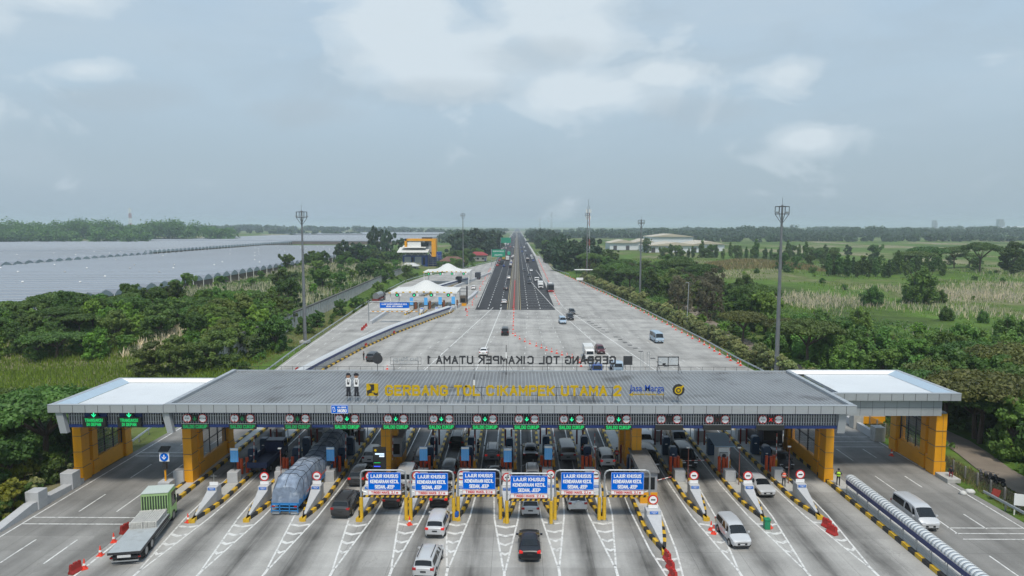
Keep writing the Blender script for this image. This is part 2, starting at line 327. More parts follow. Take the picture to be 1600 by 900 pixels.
# ---------------- ground, roads, markings (setting) ----------------
def nodes_of(m): return m.node_tree.nodes,m.node_tree.links
def road_material(name,base,dark,slab=True,tracks=True):
    m=bpy.data.materials.new(name); m.use_nodes=True; Nn,Ll=nodes_of(m); b=Nn['Principled BSDF']; b.inputs['Roughness'].default_value=.85; b.inputs['Specular IOR Level'].default_value=.15
    ge=Nn.new('ShaderNodeNewGeometry'); se=Nn.new('ShaderNodeSeparateXYZ'); Ll.new(ge.outputs['Position'],se.inputs[0])
    def M(op,a,b_=None,c_=None):
        n=Nn.new('ShaderNodeMath'); n.operation=op
        for i,v in enumerate((a,b_,c_)):
            if v is None: continue
            if isinstance(v,(int,float)): n.inputs[i].default_value=v
            else: Ll.new(v,n.inputs[i])
        return n.outputs[0]
    def noise(scale,det=5,sc3=(1,1,1),rough=.6):
        mp=Nn.new('ShaderNodeMapping'); mp.inputs['Scale'].default_value=sc3; Ll.new(ge.outputs['Position'],mp.inputs[0])
        n=Nn.new('ShaderNodeTexNoise'); n.inputs['Scale'].default_value=scale; n.inputs['Detail'].default_value=det; n.inputs['Roughness'].default_value=rough
        Ll.new(mp.outputs[0],n.inputs['Vector']); return n.outputs[0]
    def rng(f,a,b_,c_,d):
        n=Nn.new('ShaderNodeMapRange'); 
        for i,v in enumerate((f,a,b_,c_,d)):
            if isinstance(v,(int,float)): n.inputs[i].default_value=v
            else: Ll.new(v,n.inputs[i])
        return n.outputs[0]
    val=rng(noise(.25,6),.3,.7,.8,1.18)
    val=M('MULTIPLY',val,rng(noise(6,5),.3,.7,.94,1.06))
    val=M('MULTIPLY',val,rng(noise(.5,4,(1,.05,1)),.3,.7,.88,1.1))
    X,Y=se.outputs[0],se.outputs[1]
    if slab:
        # slab to slab tone differences and joints
        sx=M('FLOOR',M('DIVIDE',X,4.1)); sy=M('FLOOR',M('DIVIDE',Y,5.2))
        cb=Nn.new('ShaderNodeCombineXYZ'); Ll.new(sx,cb.inputs[0]); Ll.new(sy,cb.inputs[1])
        wn=Nn.new('ShaderNodeTexWhiteNoise'); wn.noise_dimensions='2D'; Ll.new(cb.outputs[0],wn.inputs['Vector'])
        val=M('MULTIPLY',val,rng(wn.outputs['Value'],0.,1.,.93,1.07))
        wn2=Nn.new('ShaderNodeTexWhiteNoise'); wn2.noise_dimensions='1D'; Ll.new(sy,wn2.inputs['W'])
        val=M('MULTIPLY',val,rng(wn2.outputs['Value'],0.,1.,.88,1.1))
        jy=M('LESS_THAN',M('ABSOLUTE',M('SUBTRACT',M('FRACT',M('DIVIDE',Y,5.2)),.5)),.004)
        jx=M('LESS_THAN',M('ABSOLUTE',M('SUBTRACT',M('FRACT',M('DIVIDE',X,4.1)),.5)),.005)
        jj=M('MAXIMUM',jy,jx)
        val=M('MULTIPLY',val,rng(jj,0.,1.,1.,.68))
    if tracks:
        # tyre grime along the lane centres in front of the booths, fading with distance from the plaza
        ph=M('FRACT',M('DIVIDE',M('ADD',X,29.7),4.73)); d=M('ABSOLUTE',M('SUBTRACT',ph,.98))
        d=M('MINIMUM',d,M('SUBTRACT',1.,d))
        d2=M('ABSOLUTE',M('SUBTRACT',ph,.5))
        tr=rng(d2,.06,.38,1.,0.)
        near=M('MULTIPLY',rng(Y,46.,64.,.8,1.),rng(Y,105.,128.,1.,.18))
        inx=M('LESS_THAN',M('ABSOLUTE',M('ADD',X,.8)),34.)
        g=M('MULTIPLY',M('MULTIPLY',tr,near),inx)
        g=M('MULTIPLY',g,rng(noise(1.6,6,(1,.06,1)),.3,.7,.55,1.2)); g=M('MULTIPLY',g,rng(noise(.3,4),.3,.7,.7,1.15))
        val=M('MULTIPLY',val,rng(g,0.,1.,1.,.36))
        val=M('MULTIPLY',val,rng(M('MULTIPLY',inx,M('MULTIPLY',rng(Y,74.,84.,0.,1.),rng(Y,104.,125.,1.,0.))),0.,1.,1.,.52))  # all lanes under and behind the canopy darkened: grime plus painted canopy shade
        oil=M('MULTIPLY',rng(M('ABSOLUTE',M('SUBTRACT',ph,.5)),.03,.10,1.,0.),rng(noise(.9,6,(1,.12,1)),.45,.62,0.,1.))
        val=M('MULTIPLY',val,rng(M('MULTIPLY',M('MULTIPLY',oil,near),inx),0.,1.,1.,.55))
        # outer roads: grime bands
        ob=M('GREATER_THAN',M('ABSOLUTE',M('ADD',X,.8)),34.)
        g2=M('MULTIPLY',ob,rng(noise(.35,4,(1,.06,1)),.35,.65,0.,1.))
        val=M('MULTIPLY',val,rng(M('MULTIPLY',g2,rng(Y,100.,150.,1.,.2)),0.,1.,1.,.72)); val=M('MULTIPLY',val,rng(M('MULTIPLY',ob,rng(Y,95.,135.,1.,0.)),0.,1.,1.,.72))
        dk=M('GREATER_THAN',noise(.12,6,(1,.5,1),.7),.6)
        val=M('MULTIPLY',val,rng(dk,0.,1.,1.,.9))
    cr=Nn.new('ShaderNodeMix'); cr.data_type='RGBA'; cr.inputs[6].default_value=(*dark,1); cr.inputs[7].default_value=(*base,1)
    cl=Nn.new('ShaderNodeVectorMath'); cl.operation='SCALE'; cl.inputs[0].default_value=base; Ll.new(val,cl.inputs['Scale'])
    Ll.new(cl.outputs[0],b.inputs['Base Color'])
    bp=Nn.new('ShaderNodeBump'); bp.inputs['Strength'].default_value=.1; bp.inputs['Distance'].default_value=.02; Ll.new(noise(20,4),bp.inputs['Height']); Ll.new(bp.outputs[0],b.inputs['Normal'])
    return m
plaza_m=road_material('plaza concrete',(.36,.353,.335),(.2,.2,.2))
asph_m=road_material('asphalt',(.043,.044,.047),(.03,.03,.03),slab=False,tracks=False)
def ground_material():
    m=bpy.data.materials.new('grass and soil'); m.use_nodes=True; Nn,Ll=nodes_of(m); b=Nn['Principled BSDF']; b.inputs['Roughness'].default_value=.95; b.inputs['Specular IOR Level'].default_value=.1
    ge=Nn.new('ShaderNodeNewGeometry')
    def noise(scale,det=6,rough=.6,sc3=(1,1,1)):
        mp=Nn.new('ShaderNodeMapping'); mp.inputs['Scale'].default_value=sc3; Ll.new(ge.outputs['Position'],mp.inputs[0])
        n=Nn.new('ShaderNodeTexNoise'); n.inputs['Scale'].default_value=scale; n.inputs['Detail'].default_value=det; n.inputs['Roughness'].default_value=rough
        Ll.new(mp.outputs[0],n.inputs['Vector']); return n.outputs[0]
    def rmp(f,st):
        n=Nn.new('ShaderNodeValToRGB'); e=n.color_ramp.elements
        e[0].position=st[0][0]; e[0].color=(*st[0][1],1); e[1].position=st[-1][0]; e[1].color=(*st[-1][1],1)
        for p,c in st[1:-1]: q=e.new(p); q.color=(*c,1)
        Ll.new(f,n.inputs[0]); return n.outputs[0]
    c1=rmp(noise(.011,8,.62,(1,.55,1)),[(.34,(.05,.075,.022)),(.42,(.075,.12,.028)),(.48,(.09,.165,.028)),(.53,(.12,.15,.05)),(.58,(.20,.20,.11)),(.66,(.27,.25,.17)),(.76,(.15,.10,.07))])
    c2=rmp(noise(.12,10,.8),[(.3,(.35,.38,.4)),(.7,(1.5,1.45,1.4))])
    mx=Nn.new('ShaderNodeMix'); mx.data_type='RGBA'; mx.blend_type='MULTIPLY'; mx.inputs[0].default_value=.8; Ll.new(c1,mx.inputs[6]); Ll.new(c2,mx.inputs[7])
    Ll.new(mx.outputs[2],b.inputs['Base Color'])
    bp=Nn.new('ShaderNodeBump'); bp.inputs['Strength'].default_value=.6; bp.inputs['Distance'].default_value=.4; Ll.new(noise(1.2,6),bp.inputs['Height']); Ll.new(bp.outputs[0],b.inputs['Normal'])
    return m
ground_m=ground_material()
def smooth(a,b,x):
    t=np.clip((x-a)/(b-a),0,1); return t*t*(3-2*t)
def hterr(x,y):
    x=np.asarray(x,float); y=np.asarray(y,float)
    n=np.sin(x*.031+1.3)*np.cos(y*.023+.5)+.6*np.sin(x*.067+y*.041)+.35*np.sin(x*.13-y*.11)
    edge=smooth(50,75,np.abs(x))
    z=-.25+edge*n*.45
    # left embankment rising behind the retaining wall
    z=z+3.6*smooth(57.5,62,-x)*smooth(125,150,y)*(1-smooth(400,470,y))*(1-smooth(118,132,-x))
    # low mounds in the right-hand meadow
    for cx,cy,rx,ry,h in ((150,430,38,26,5.),(230,380,40,22,3.),(108,500,30,60,3.),(190,300,40,20,2.)):
        z=z+h*np.exp(-(((x-cx)/rx)**2+((y-cy)/ry)**2)*1.3)
    # rising country toward the horizon
    z=z+smooth(1400,3600,y)*(3+2*np.sin(x*.0012+1.))*smooth(120,500,np.abs(x))+9*smooth(700,1200,y)*smooth(380,640,-x)
    return z
def axis(lo,hi,near,step,grow):
    out=[0.];s=step
    while out[-1]<hi:
        out.append(out[-1]+s)
        if out[-1]>near: s*=grow
    neg=[0.];s=step
    while neg[-1]>lo:
        neg.append(neg[-1]-s)
        if neg[-1]<-near: s*=grow
    return np.array(sorted(set(neg+out)))
gx=axis(-9000,9000,330,5,1.12); gy=axis(-300,12500,620,6,1.09)
XX,YY=np.meshgrid(gx,gy); ZZ=hterr(XX,YY)
nx,ny=len(gx),len(gy)
vs=np.stack([XX,YY,ZZ],-1).reshape(-1,3)
i,j=np.meshgrid(np.arange(nx-1),np.arange(ny-1)); a=(j*nx+i).ravel()
fs=np.stack([a,a+1,a+1+nx,a+nx],-1)
def npmesh(name,verts,faces,mats,smooth_=False,tone=None,mi=None):
    me=bpy.data.meshes.new(name); k=faces.shape[1]
    me.vertices.add(len(verts)); me.vertices.foreach_set('co',np.ascontiguousarray(verts,dtype=np.float32).ravel())
    me.loops.add(faces.size); me.loops.foreach_set('vertex_index',np.ascontiguousarray(faces,dtype=np.int32).ravel())
    me.polygons.add(len(faces)); me.polygons.foreach_set('loop_start',np.arange(0,faces.size,k,dtype=np.int32))
    for m in mats: me.materials.append(m)
    if mi is not None: me.polygons.foreach_set('material_index',mi.astype(np.int32))
    if smooth_: me.polygons.foreach_set('use_smooth',np.ones(len(faces),bool))
    me.update(calc_edges=True)
    if tone is not None:
        at=me.attributes.new('tone','FLOAT','FACE'); at.data.foreach_set('value',tone.astype(np.float32))
    return me
def npobj(name,me,parent=None,loc=None):
    o=bpy.data.objects.new(name,me); COL.objects.link(o)
    if loc is not None: o.location=loc
    if parent is not None: setpar(o,parent)
    return o
struct(npobj('ground',npmesh('ground',vs,fs,[ground_m],True)))
# concrete plaza, a sheet laid over the ground
pl=MB()
PLZ=[(-46.4,-30),(46.6,-30),(46.3,60),(45.2,110),(44.6,125),(43.6,137),(43.2,158.5),(41.7,185),(39.5,222),(35.6,271),(29.2,345),(22,420),(20,620),(-14,620),(-17,526),(-27,470),(-38,410),(-50,366),(-53.7,320),(-53.5,276),(-51.3,221),(-48.4,167),(-47.2,144.5),(-45.7,125),(-45.7,95),(-46.4,60)]
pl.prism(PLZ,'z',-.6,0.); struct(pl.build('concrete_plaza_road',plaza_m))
CX=-1.2
as_=MB(); as_.add([(-13.6,219,.004),(12.3,219,.004),(13.6,420,.004),(15.5,620,.004),(15.5,7000,.004),(-17.5,7000,.004),(-17.5,620,.004),(-15,420,.004)],[tuple(range(8))])
hz=MB(); hz.prism([(-19.5,615),(17.5,615),(17.5,7000),(-19.5,7000)],'z',-.5,0.0); struct(hz.build('road_verge',concrete))
struct(as_.build('asphalt_highway',asph_m))
# central strip of the highway: darker joint strip and barrier handled as things
md=MB(); md.mat(mat('median strip',(.11,.10,.085),.9,var=.2,vscale=.5)).box(CX-1.5,CX+1.5,219.5,7000,.005,.009); struct(md.build('median_strip'))
# painted markings
mk=MB(); mk.mat(marking); Zm=.009
def line(x0,y0,x1,y1,w=.15,z=Zm):
    d=Vector((x1-x0,y1-y0)); 
    if d.length<.01: return
    n=Vector((-d.y,d.x)).normalized()*w/2
    mk.quad((x0-n.x,y0-n.y,z),(x1-n.x,y1-n.y,z),(x1+n.x,y1+n.y,z),(x0+n.x,y0+n.y,z))
def dash(x0,y0,x1,y1,on,off,w=.15,z=Zm):
    d=Vector((x1-x0,y1-y0)); Ln=d.length; d.normalize(); t=0
    while t<Ln:
        e=min(t+on,Ln); line(x0+d.x*t,y0+d.y*t,x0+d.x*e,y0+d.y*e,w,z); t+=on+off
NOSE=[(-29.7,59.8),(-24.8,60.0),(-19.7,60.2),(-14.5,60.2),(-9.9,60.4),(-5.5,60.4),(-1.0,60.0),(3.3,60.8),(7.8,60.8),(12.2,54.0),(17.4,60.6),(22.7,60.6),(28.0,61.0)]
for k,(x,y) in enumerate(NOSE):
    for s in (-1,1):
        line(x+s*1.45,y+9,x+s*1.1,y+1.,.16); line(x+s*1.1,y+1.,x+s*.08,y-8.5,.16)
        line(x+s*1.45,y+9,x+s*1.45,104,.12)
    line(x,y-8.4,x,30,.22)
    for q in range(4):
        yy=y-.6-q*1.7; h=(1.1*(yy-(y-8.5))/9.5)*.92
        for s in (-1,1): mk.quad((x+s*h,yy-.1,Zm+.001),(x+s*h,yy+.28,Zm+.001),(x,yy-.42+.38,Zm+.001),(x,yy-.42,Zm+.001))
# left outer road
line(-45.,30,-45.2,95,.15); line(-45.2,95,-45.2,125,.15); line(-34.3,20,-34.3,56.5,.18)
for xx in (-41.6,-38.0):
    for yy in (44,52.3,62.3,71,82,92): line(xx,yy,xx,yy+4.2,.14)
for yy in (59.6,61.): line(-45,yy,-34.6,yy,.16)
for yy in (78,79.3): line(-45,yy,-34.6,yy,.16)
# right outer road
line(45.4,20,45.4,95,.15)
for yy in (57.2,58.3,59.4): line(38.6,yy,45.3,yy,.13)
for yy in (82,84,86): line(34.5,yy,45,yy,.1)
for xx in (38.8,42.0):
    for yy in (40,50.0,58.2,68,77,91,101): line(xx,yy+(0 if xx<40 else 1),xx,yy+4.2,.14)
# plaza beyond the gate: fan of lane lines that gather into the highway
for x0,x1 in ((22.2,12.2),(28.3,15.4),(-8.3,-2.8-2.4),(-19.5,-8.)):
    line(x0,105,x1,226,.2)
for x0,x1 in ((22.0,15.4),):
    line(x1,226,x1-4,420,.2)
line(12.2,226,6.6,330,.2); line(6.6,330,6.0,700,.16)
for q in range(1,14):
    t=q/14.; xa=-31+t*74; xb=-13+t*38
    if q in (3,5,9,11): continue
    dash(xa,106,xb,215,1.8,5.5,.14)
for xx in (-9.6,-5.6,3.4,7.5): dash(xx,222,xx-.0,1500,3,6,.24,.0125)
line(-13.0,226,-16.3,620,.15,.0125); line(-16.3,620,-16.3,3000,.16,.0125); line(14.6,620,14.6,3000,.16,.0125)
ym=mat('yellow road marking',(.42,.34,.17),.7,var=.2)
for xx in (CX-2.1,CX+2.2): mk.mat(ym) ; line(xx,219.5,xx,2500,.16,.0125)
mk.mat(marking)
for q in range(9): line(CX+2.6,222+q*8.,11.8,222+q*8.,.18,.0125)
drk=mat('dark patch',(.06,.06,.06),.8)
mk.mat(drk)
for q in range(26):
    if q%7==3: continue
    t=q/26.; xx=28.8+(15.0-28.8)*t; yy=130+(230-130)*t; mk.quad((xx-.5,yy,.013),(xx+.5,yy,.013),(xx+.5,yy+1.1,.013),(xx-.5,yy+1.1,.013))
mk.mat(marking)
# left branch road toward the second gate
dash(-42,108,-48.2,240,2.2,5.5,.14); line(-45.2,125,-47.8,167,.15); line(-47.8,167,-52.8,276,.15); line(-36.0,150,-33.0,186,.18); line(-38.5,166,-37.6,178,.16)
dash(-33,186,-31,215,2.2,5,.14)
struct(mk.build('lane_markings'))
# ---------------- main toll canopy ----------------
T=thing('toll_gate_canopy','long grey-roofed toll gate canopy on orange pillars, spanning the whole plaza in the foreground','toll gate',(0,0,0))
XL,XR,YF,YB,ZR=-35.1,33.4,66.1,82.7,9.35
m=MB(); m.mat(roofm).box(XL+.5,XR-.5,YF+.45,YB-.1,8.75,9.1)
m.mat(ribm); x=XL+.75
while x<XR-.7: m.prism([(x-.08,9.1),(x+.08,9.1),(x+.04,9.17),(x-.04,9.17)],'y',YF+.5,YB-.2); x+=.42
m.build('roof_sheet',parent=T)
def fascia(name,x0,x1,y,z0,z1,side,step=1.25):   # panelled front band with joints and a top cap
    b=MB(); b.mat(clad)
    b.box(x0,x1,y,y+.35,z0,z1); 
    b.mat(joint); x=x0+step
    while x<x1-.3: b.box(x-.028,x+.028,y-.006,y-.001,z0+.005,z1-.004); x+=step
    b.mat(clad).box(x0-.02,x1+.02,y-.02,y+.42,z1,z1+.05)
    return b.build(name,parent=T)
fascia('front_fascia',XL,XR,YF,8.55,9.35,0)
for xx in (XL,XR-.5):
    b=MB(); b.mat(clad).box(xx,xx+.5,YF+.36,YB,8.75,9.4); b.mat(joint)
    y=YF+1.5
    while y<YB: b.box(xx-.004,xx+.504,y-.015,y+.015,9.395,9.404); y+=1.25
    b.build('side_fascia',parent=T)
b=MB(); b.mat(clad).box(XL+.5,XR-.5,YB-.1,YB+.2,8.6,9.3); b.build('rear_fascia',parent=T)
b=MB(); b.mat(navy).box(XL+.4,XR-1.6,YF+.75,YF+1.05,8.28,8.548); b.box(XL+.4,XR-.9,YF+.75,YF+1.05,6.85,7.12); b.build('blue_beam',parent=T)
b=MB(); b.mat(darkback).box(XL+.4,XR-1.0,YF+1.12,YF+1.2,7.12,8.28); b.mat(louvre)
x=XL+.5
while x<XR-1.1: b.box(x-.05,x+.05,YF+.9,YF+1.02,7.125,8.275); x+=.25
for z in (7.42,7.98): b.box(XL+.5,XR-1.1,YF+.86,YF+.89,z,z+.05)
b.build('louvre_screen',parent=T)
b=MB(); b.mat(clad)
b.prism([(YF+.4,8.548),(YF+.4,8.2),(YF+.7,6.4),(YF+1.3,6.2),(YF+1.3,8.548)],'x',XR-1.5,XR-.75); b.build('end_bracket',parent=T)
b=MB(); b.mat(clad); b.prism([(XL-.35,8.548),(XL+.35,8.548),(XL+.75,6.4),(XL+.15,6.4)],'y',YF+.25,YF+.75); b.build('end_bracket',parent=T)
b=MB(); b.mat(mat('grey soffit',(.2,.21,.23),.6)).box(XL+.4,XR-.8,YF+1.25,YB-.3,6.75,6.95); b.build('soffit',parent=T)
# wing roofs
def wing(x0,x1,y0,y1,side):
    b=MB(); b.mat(whiteroof).box(x0+1.7,x1-.4,y0+.9,y1-.8,8.6,8.9); b.build('white_roof_deck',parent=T)
    b=MB(); b.mat(bluewhite)
    o_=x0 if side<0 else x1; s=-side
    b.add([(o_+s*.5,y0+.5,9.3),(o_+s*.5,y1-.3,9.3),(o_+s*1.7,y1-.8,8.93),(o_+s*1.7,y0+.9,8.93)],[(0,1,2,3) if side>0 else (3,2,1,0)])
    i_=x1 if side<0 else x0
    b.mat(whitep).add([(o_+s*.5,y1-.3,9.3),(i_,y1-.3,9.3),(i_,y1-.8,8.93),(o_+s*1.7,y1-.8,8.93)],[(0,1,2,3) if side<0 else (3,2,1,0)])
    b.add([(o_+s*.5,y0+.5,9.3),(i_,y0+.5,9.3),(i_,y0+.9,8.93),(o_+s*1.7,y0+.9,8.93)],[(3,2,1,0) if side<0 else (0,1,2,3)])
    b.build('sloped_gutter',parent=T)
    b=MB(); b.mat(clad)
    xo0,xo1=(x0,x0+.5) if side<0 else (x1-.5,x1)
    b.box(xo0,xo1,y0+.36,y1,8.6,9.32); b.mat(joint); y=y0+1.6
    while y<y1: b.box(xo0-.004,xo1+.004,y-.015,y+.015,9.312,9.324); y+=1.25
    b.mat(clad).box(xo0 if side>0 else xo1,xo1 if side<0 else xo0,y1-.3,y1,8.6,9.32)
    b.box(min(i_,o_+s*.5),max(i_,o_+s*.5),y1-.3,y1,8.6,9.32); b.build('side_fascia',parent=T)
    b=MB(); b.mat(mat('grey soffit',(.2,.21,.23),.6)).box(x0+1.6,x1-.6,y0+1.3,y1-.5,6.75,6.95); b.build('soffit',parent=T)
wing(-46.6,XL,66.0,78.3,-1); wing(XR,47.0,71.3,83.4,1)
fascia('front_fascia',-46.6,XL-.01,66.0,8.55,9.3,0); fascia('front_fascia',XR+.01,47.0,71.3,8.55,9.3,0)
# left wing louvre
b=MB(); b.mat(navy).box(-45.3,XL-.4,66.75,67.05,8.28,8.546); b.box(-45.3,XL-.4,66.75,67.05,6.85,7.12)
b.build('blue_beam',parent=T)
b=MB(); b.mat(darkback).box(-45.2,XL-.4,67.12,67.2,7.12,8.28); b.mat(louvre); x=-45.1
while x<XL-.5: b.box(x-.05,x+.05,66.9,67.02,7.125,8.275); x+=.25
for z in (7.42,7.98): b.box(-45.1,XL-.5,66.86,66.89,z,z+.05)
b.build('louvre_screen',parent=T)
b=MB(); b.mat(clad).prism([(-46.0,8.546),(-45.3,8.546),(-44.9,6.4),(-45.6,6.4)],'y',66.2,66.7); b.build('end_bracket',parent=T)
# right wing panel wall: grey cladding in squares
b=MB(); b.mat(clad).box(XR-1.4,45.4,71.9,72.2,6.75,8.546); b.mat(joint)
x=XR-.6
while x<45.2: b.box(x-.015,x+.015,71.893,71.899,6.76,8.54); x+=1.3
b.box(XR-1.35,45.35,71.892,71.898,7.63,7.66); b.build('panel_wall',parent=T)
# pillar walls
def pillar_wall(x0,x1,y0,y1,zt=6.8):
    w=MB(); w.mat(orange)
    def col(a,b_,c,d):
        w.mat(orange).box(a-.06,b_+.06,c-.06,d+.06,0.02,1.5); w.box(a,b_,c,d,1.5,zt); w.mat(joint)
        for z in (1.5,3.2,4.9): w.box(a-.063,b_+.063,c-.063,d+.063,z-.012,z+.012)
        for t in np.arange(a+.7,b_-.3,.75): w.box(t-.012,t+.012,c-.064,c-.06,.1,zt)
    col(x0,x1,y0,y0+1.3); col(x0+.15,x1-.15,y0+2.1,y0+3.0); col(x0,x1,y1-1.2,y1); w.mat(orange)
    w.box(x0+.2,x1-.2,y0+1.3,y1-1.2,.02,1.7); w.box(x0+.2,x1-.2,y0+3.0,y0+3.01,.02,zt)
    p=w.build('pillar',parent=T)
    g=MB(); g.mat(grille)
    xc=(x0+x1)/2
    for y in np.arange(y0+3.05,y1-1.2,.28): g.box(xc-.02,xc+.02,y-.02,y+.02,1.7,zt-.1)
    for z in np.arange(1.85,zt-.15,.28): g.box(xc-.018,xc+.018,y0+3.0,y1-1.2,z-.018,z+.018)
    g.mat(darkmetal)
    for y in np.linspace(y0+3.05,y1-1.25,4): g.box(xc-.06,xc+.06,y-.05,y+.05,1.7,zt)
    for z in (3.3,5.0): g.box(xc-.055,xc+.055,y0+3.05,y1-1.25,z-.05,z+.05)
    g.build('steel_grille',parent=p)
pillar_wall(-46.95,-46.05,70.,79.2); pillar_wall(-34.95,-34.05,69.3,79.8); pillar_wall(32.5,33.35,70.4,81.5); pillar_wall(45.35,46.5,72.6,81.5)
def centre_pillar(x):
    w=MB(); w.mat(orange)
    for y in (70.3,74.5,78.8):
        w.box(x-.5,x+.5,y,y+1.0,.2,6.8); w.mat(joint)
        for z in (1.6,3.2,4.9): w.box(x-.503,x+.503,y-.003,y+1.003,z-.012,z+.012)
        w.box(x-.012,x+.012,y-.004,y-.001,.2,6.8); w.mat(orange)
    w.box(x-.45,x+.45,71.4,78.8,.2,1.3); w.build('pillar',parent=T)
centre_pillar(-13.9); centre_pillar(12.6)
b=MB(); b.mat(galv)
for y in (70,74.5,79): b.box(XL+.6,XR-1,y-.12,y+.12,6.5,6.75)
b.build('roof_girder',parent=T)

# ---------------- rooftop signs ----------------
def frame_under(parent,x0,x1,y,z,zb=9.17,step=2.4):
    b=MB(); b.mat(darkmetal)
    for zz in (z,z+.55): b.box(x0,x1,y+.08,y+.12,zz-.02,zz+.02)
    x=x0+.2
    while x<=x1: b.box(x-.02,x+.02,y+.12,y+.16,zb,z+.6); b.tube((x,y+.15,z+.4),(x,y+1.2,zb),.018,5); x+=step
    b.build('support_frame',parent=parent)
def roofx(px,y,z):   # world x on the plane y,z under a photograph column
    # column depends only weakly on depth; solve with the camera model
    c,s=math.cos(YAW),math.sin(YAW); k=(px-800)/FPX
    d_z=(z-CAMH)
    # x' = X c + Y s ; depth = (-X s + Y c) cosP - dz sinP
    A=c+k*s*math.cos(PITCH); B=k*(y*c*math.cos(PITCH)-d_z*math.sin(PITCH))-y*s
    return B/A
S=thing('rooftop_sign','raised yellow capital letters reading the toll gate name on the front of the grey roof','sign',(roofx(786,68,10),68,9.17))
wN=roofx(970,68,10)-roofx(601,68,10)
letters('GERBANG TOL CIKAMPEK UTAMA 2',1.1,wN,.22,signyel,S,(0,0,1.22),depth=.12)
o_=len(KID); 
b=MB(); b.mat(darkmetal)
for zz in (.7,1.5): b.box(-wN/2,wN/2,.12,.15,zz-.02,zz+.02)
x=-wN/2+.3
while x<wN/2: b.box(x-.02,x+.02,.15,.19,0.,1.6); b.tube((x,.17,1.2),(x,1.2,0),.018,5); x+=1.9
b.build('support_frame',parent=S)
# yellow and black square emblem
ex=roofx(582,68,10); S=thing('rooftop_emblem','square yellow and black emblem standing on the roof left of the yellow letters','emblem',(ex,68,9.17))
b=MB(); b.mat(signyel).box(-.6,.6,-.05,.05,.65,1.9); b.mat(blackp)
b.box(-.04,.2,-.07,-.05,1.2,1.84)
b.prism([(-.36,1.84),(-.04,1.84),(-.04,1.0),(-.55,1.0),(-.55,1.2),(-.2,1.3),(-.12,1.5),(-.2,1.7)],'y',-.07,-.052)
b.prism([(-.52,.7),(-.52,1.0),(.56,1.0),(.56,.7),(.2,.75),(.1,.95),(-.1,.98),(-.35,.9),(-.42,.7)],'y',-.069,-.051)
b.mat(signyel); b.prism([(.2,1.84),(.2,1.15),(.28,.95),(.4,.9),(.56,1.05),(.56,1.84)],'y',-.075,-.07)
b.build('emblem_plate',parent=S)
b=MB(); b.mat(darkmetal)
for x in (-.35,.35): b.box(x-.02,x+.02,.05,.09,0,.9); b.tube((x,.07,.8),(x,.9,0),.018,5)
b.build('support_frame',parent=S)
# cut out figures of two officers
def cutout(px,lab,cap):
    S=thing('cutout_figure',lab,'cutout sign',(roofx(px,68.2,10.3),68.2,9.17),group='painted cut-out officers on the roof')
    b=MB(); b.mat(signwhite).prism([(-.22,1.55),(-.27,2.2),(-.16,2.42),(.16,2.42),(.27,2.2),(.22,1.55)],'y',-.03,.03)
    b.box(-.14,.14,-.04,-.031,1.58,1.64)
    b.build('shirt',parent=S)
    b=MB(); b.mat(cloth_d); b.prism([(-.2,1.54),(.2,1.54),(.22,.6),(.04,.6),(0,1.2),(-.04,.6),(-.22,.6)],'y',-.03,.03); b.prism([(-.38,.55),(-.03,.55),(-.03,.65),(-.22,.65)],'y',-.03,.03); b.prism([(.03,.55),(.38,.55),(.22,.65),(.03,.65)],'y',-.03,.03); b.build('trousers',parent=S)
    b=MB(); b.mat(skin).disc((0,0,2.62),.19,.06); b.build('face',parent=S)
    b=MB(); b.mat(cloth_d)
    if cap: b.prism([(-.26,2.68),(.26,2.68),(.24,2.85),(.1,2.95),(-.1,2.95),(-.24,2.85)],'y',-.04,.04)
    else: b.prism([(-.28,2.45),(-.2,2.45),(-.18,2.7),(.16,2.74),(.24,2.5),(.28,2.7),(.15,2.93),(-.15,2.93)],'y',-.04,.04)
    b.build('cap' if cap else 'hair',parent=S)
    b=MB(); b.mat(cloth_d); b.box(-.12,-.06,-.045,-.031,1.8,2.3); b.box(.06,.12,-.045,-.031,1.8,2.3); b.box(-.05,.05,-.045,-.031,1.75,2.0); b.build('shirt_marks',parent=S)
    b=MB(); b.mat(darkmetal)
    for x in (-.15,.15): b.box(x-.015,x+.015,.03,.06,0,2.0); b.tube((x,.05,1.2),(x,1.,0),.015,5)
    b.build('support_frame',parent=S)
cutout(544.5,'cut-out officer with dark bobbed hair, left of the pair on the roof',False); cutout(557,'cut-out officer in a dark cap, right of the pair on the roof',True)
# blue lettering and round logo
S=thing('rooftop_sign','blue lettering over a small yellow line of text, right of the yellow roof letters','sign',(roofx(1011,68,10),68,9.17))
t=text('Jasa Marga',.95,mat('blue letter',(.01,.06,.33),.4),S,(.0,0,1.45),'lettering',.05,.006); t.scale=(3.5/t.dimensions.x,1,1)
t=text('Indonesia Highway Corp',.3,signyel,S,(.1,0,.86),'small_lettering',.03,.003); t.scale=(3.2/t.dimensions.x,1,1)
b=MB(); b.mat(signyel).prism([(-1.85,.8),(-1.35,.65),(-1.5,.85),(-1.3,1.1)],'y',-.03,.03); b.build('yellow_mark',parent=S)
b=MB(); b.mat(darkmetal)
for zz in (.82,1.2): b.box(-1.8,1.8,.06,.09,zz-.02,zz+.02)
for x in (-1.7,-.6,.6,1.7): b.box(x-.02,x+.02,.09,.13,0,1.4)
b.build('support_frame',parent=S)
S=thing('rooftop_emblem','round black and yellow ring logo standing at the right end of the roof signs','emblem',(roofx(1060,68,10),68,9.17))
b=MB(); b.mat(blackp).disc((0,0,1.32),.6,.1,n=32); b.build('disc',parent=S)
b=MB(); b.mat(signyel).disc((-.02,-.06,1.28),.38,.02,n=28); b.prism([(.0,1.3),(.36,1.3),(.36,1.5),(.55,1.72),(.42,1.84),(.28,1.68),(.05,1.68)],'y',-.072,-.055); b.build('yellow_ring',parent=S)
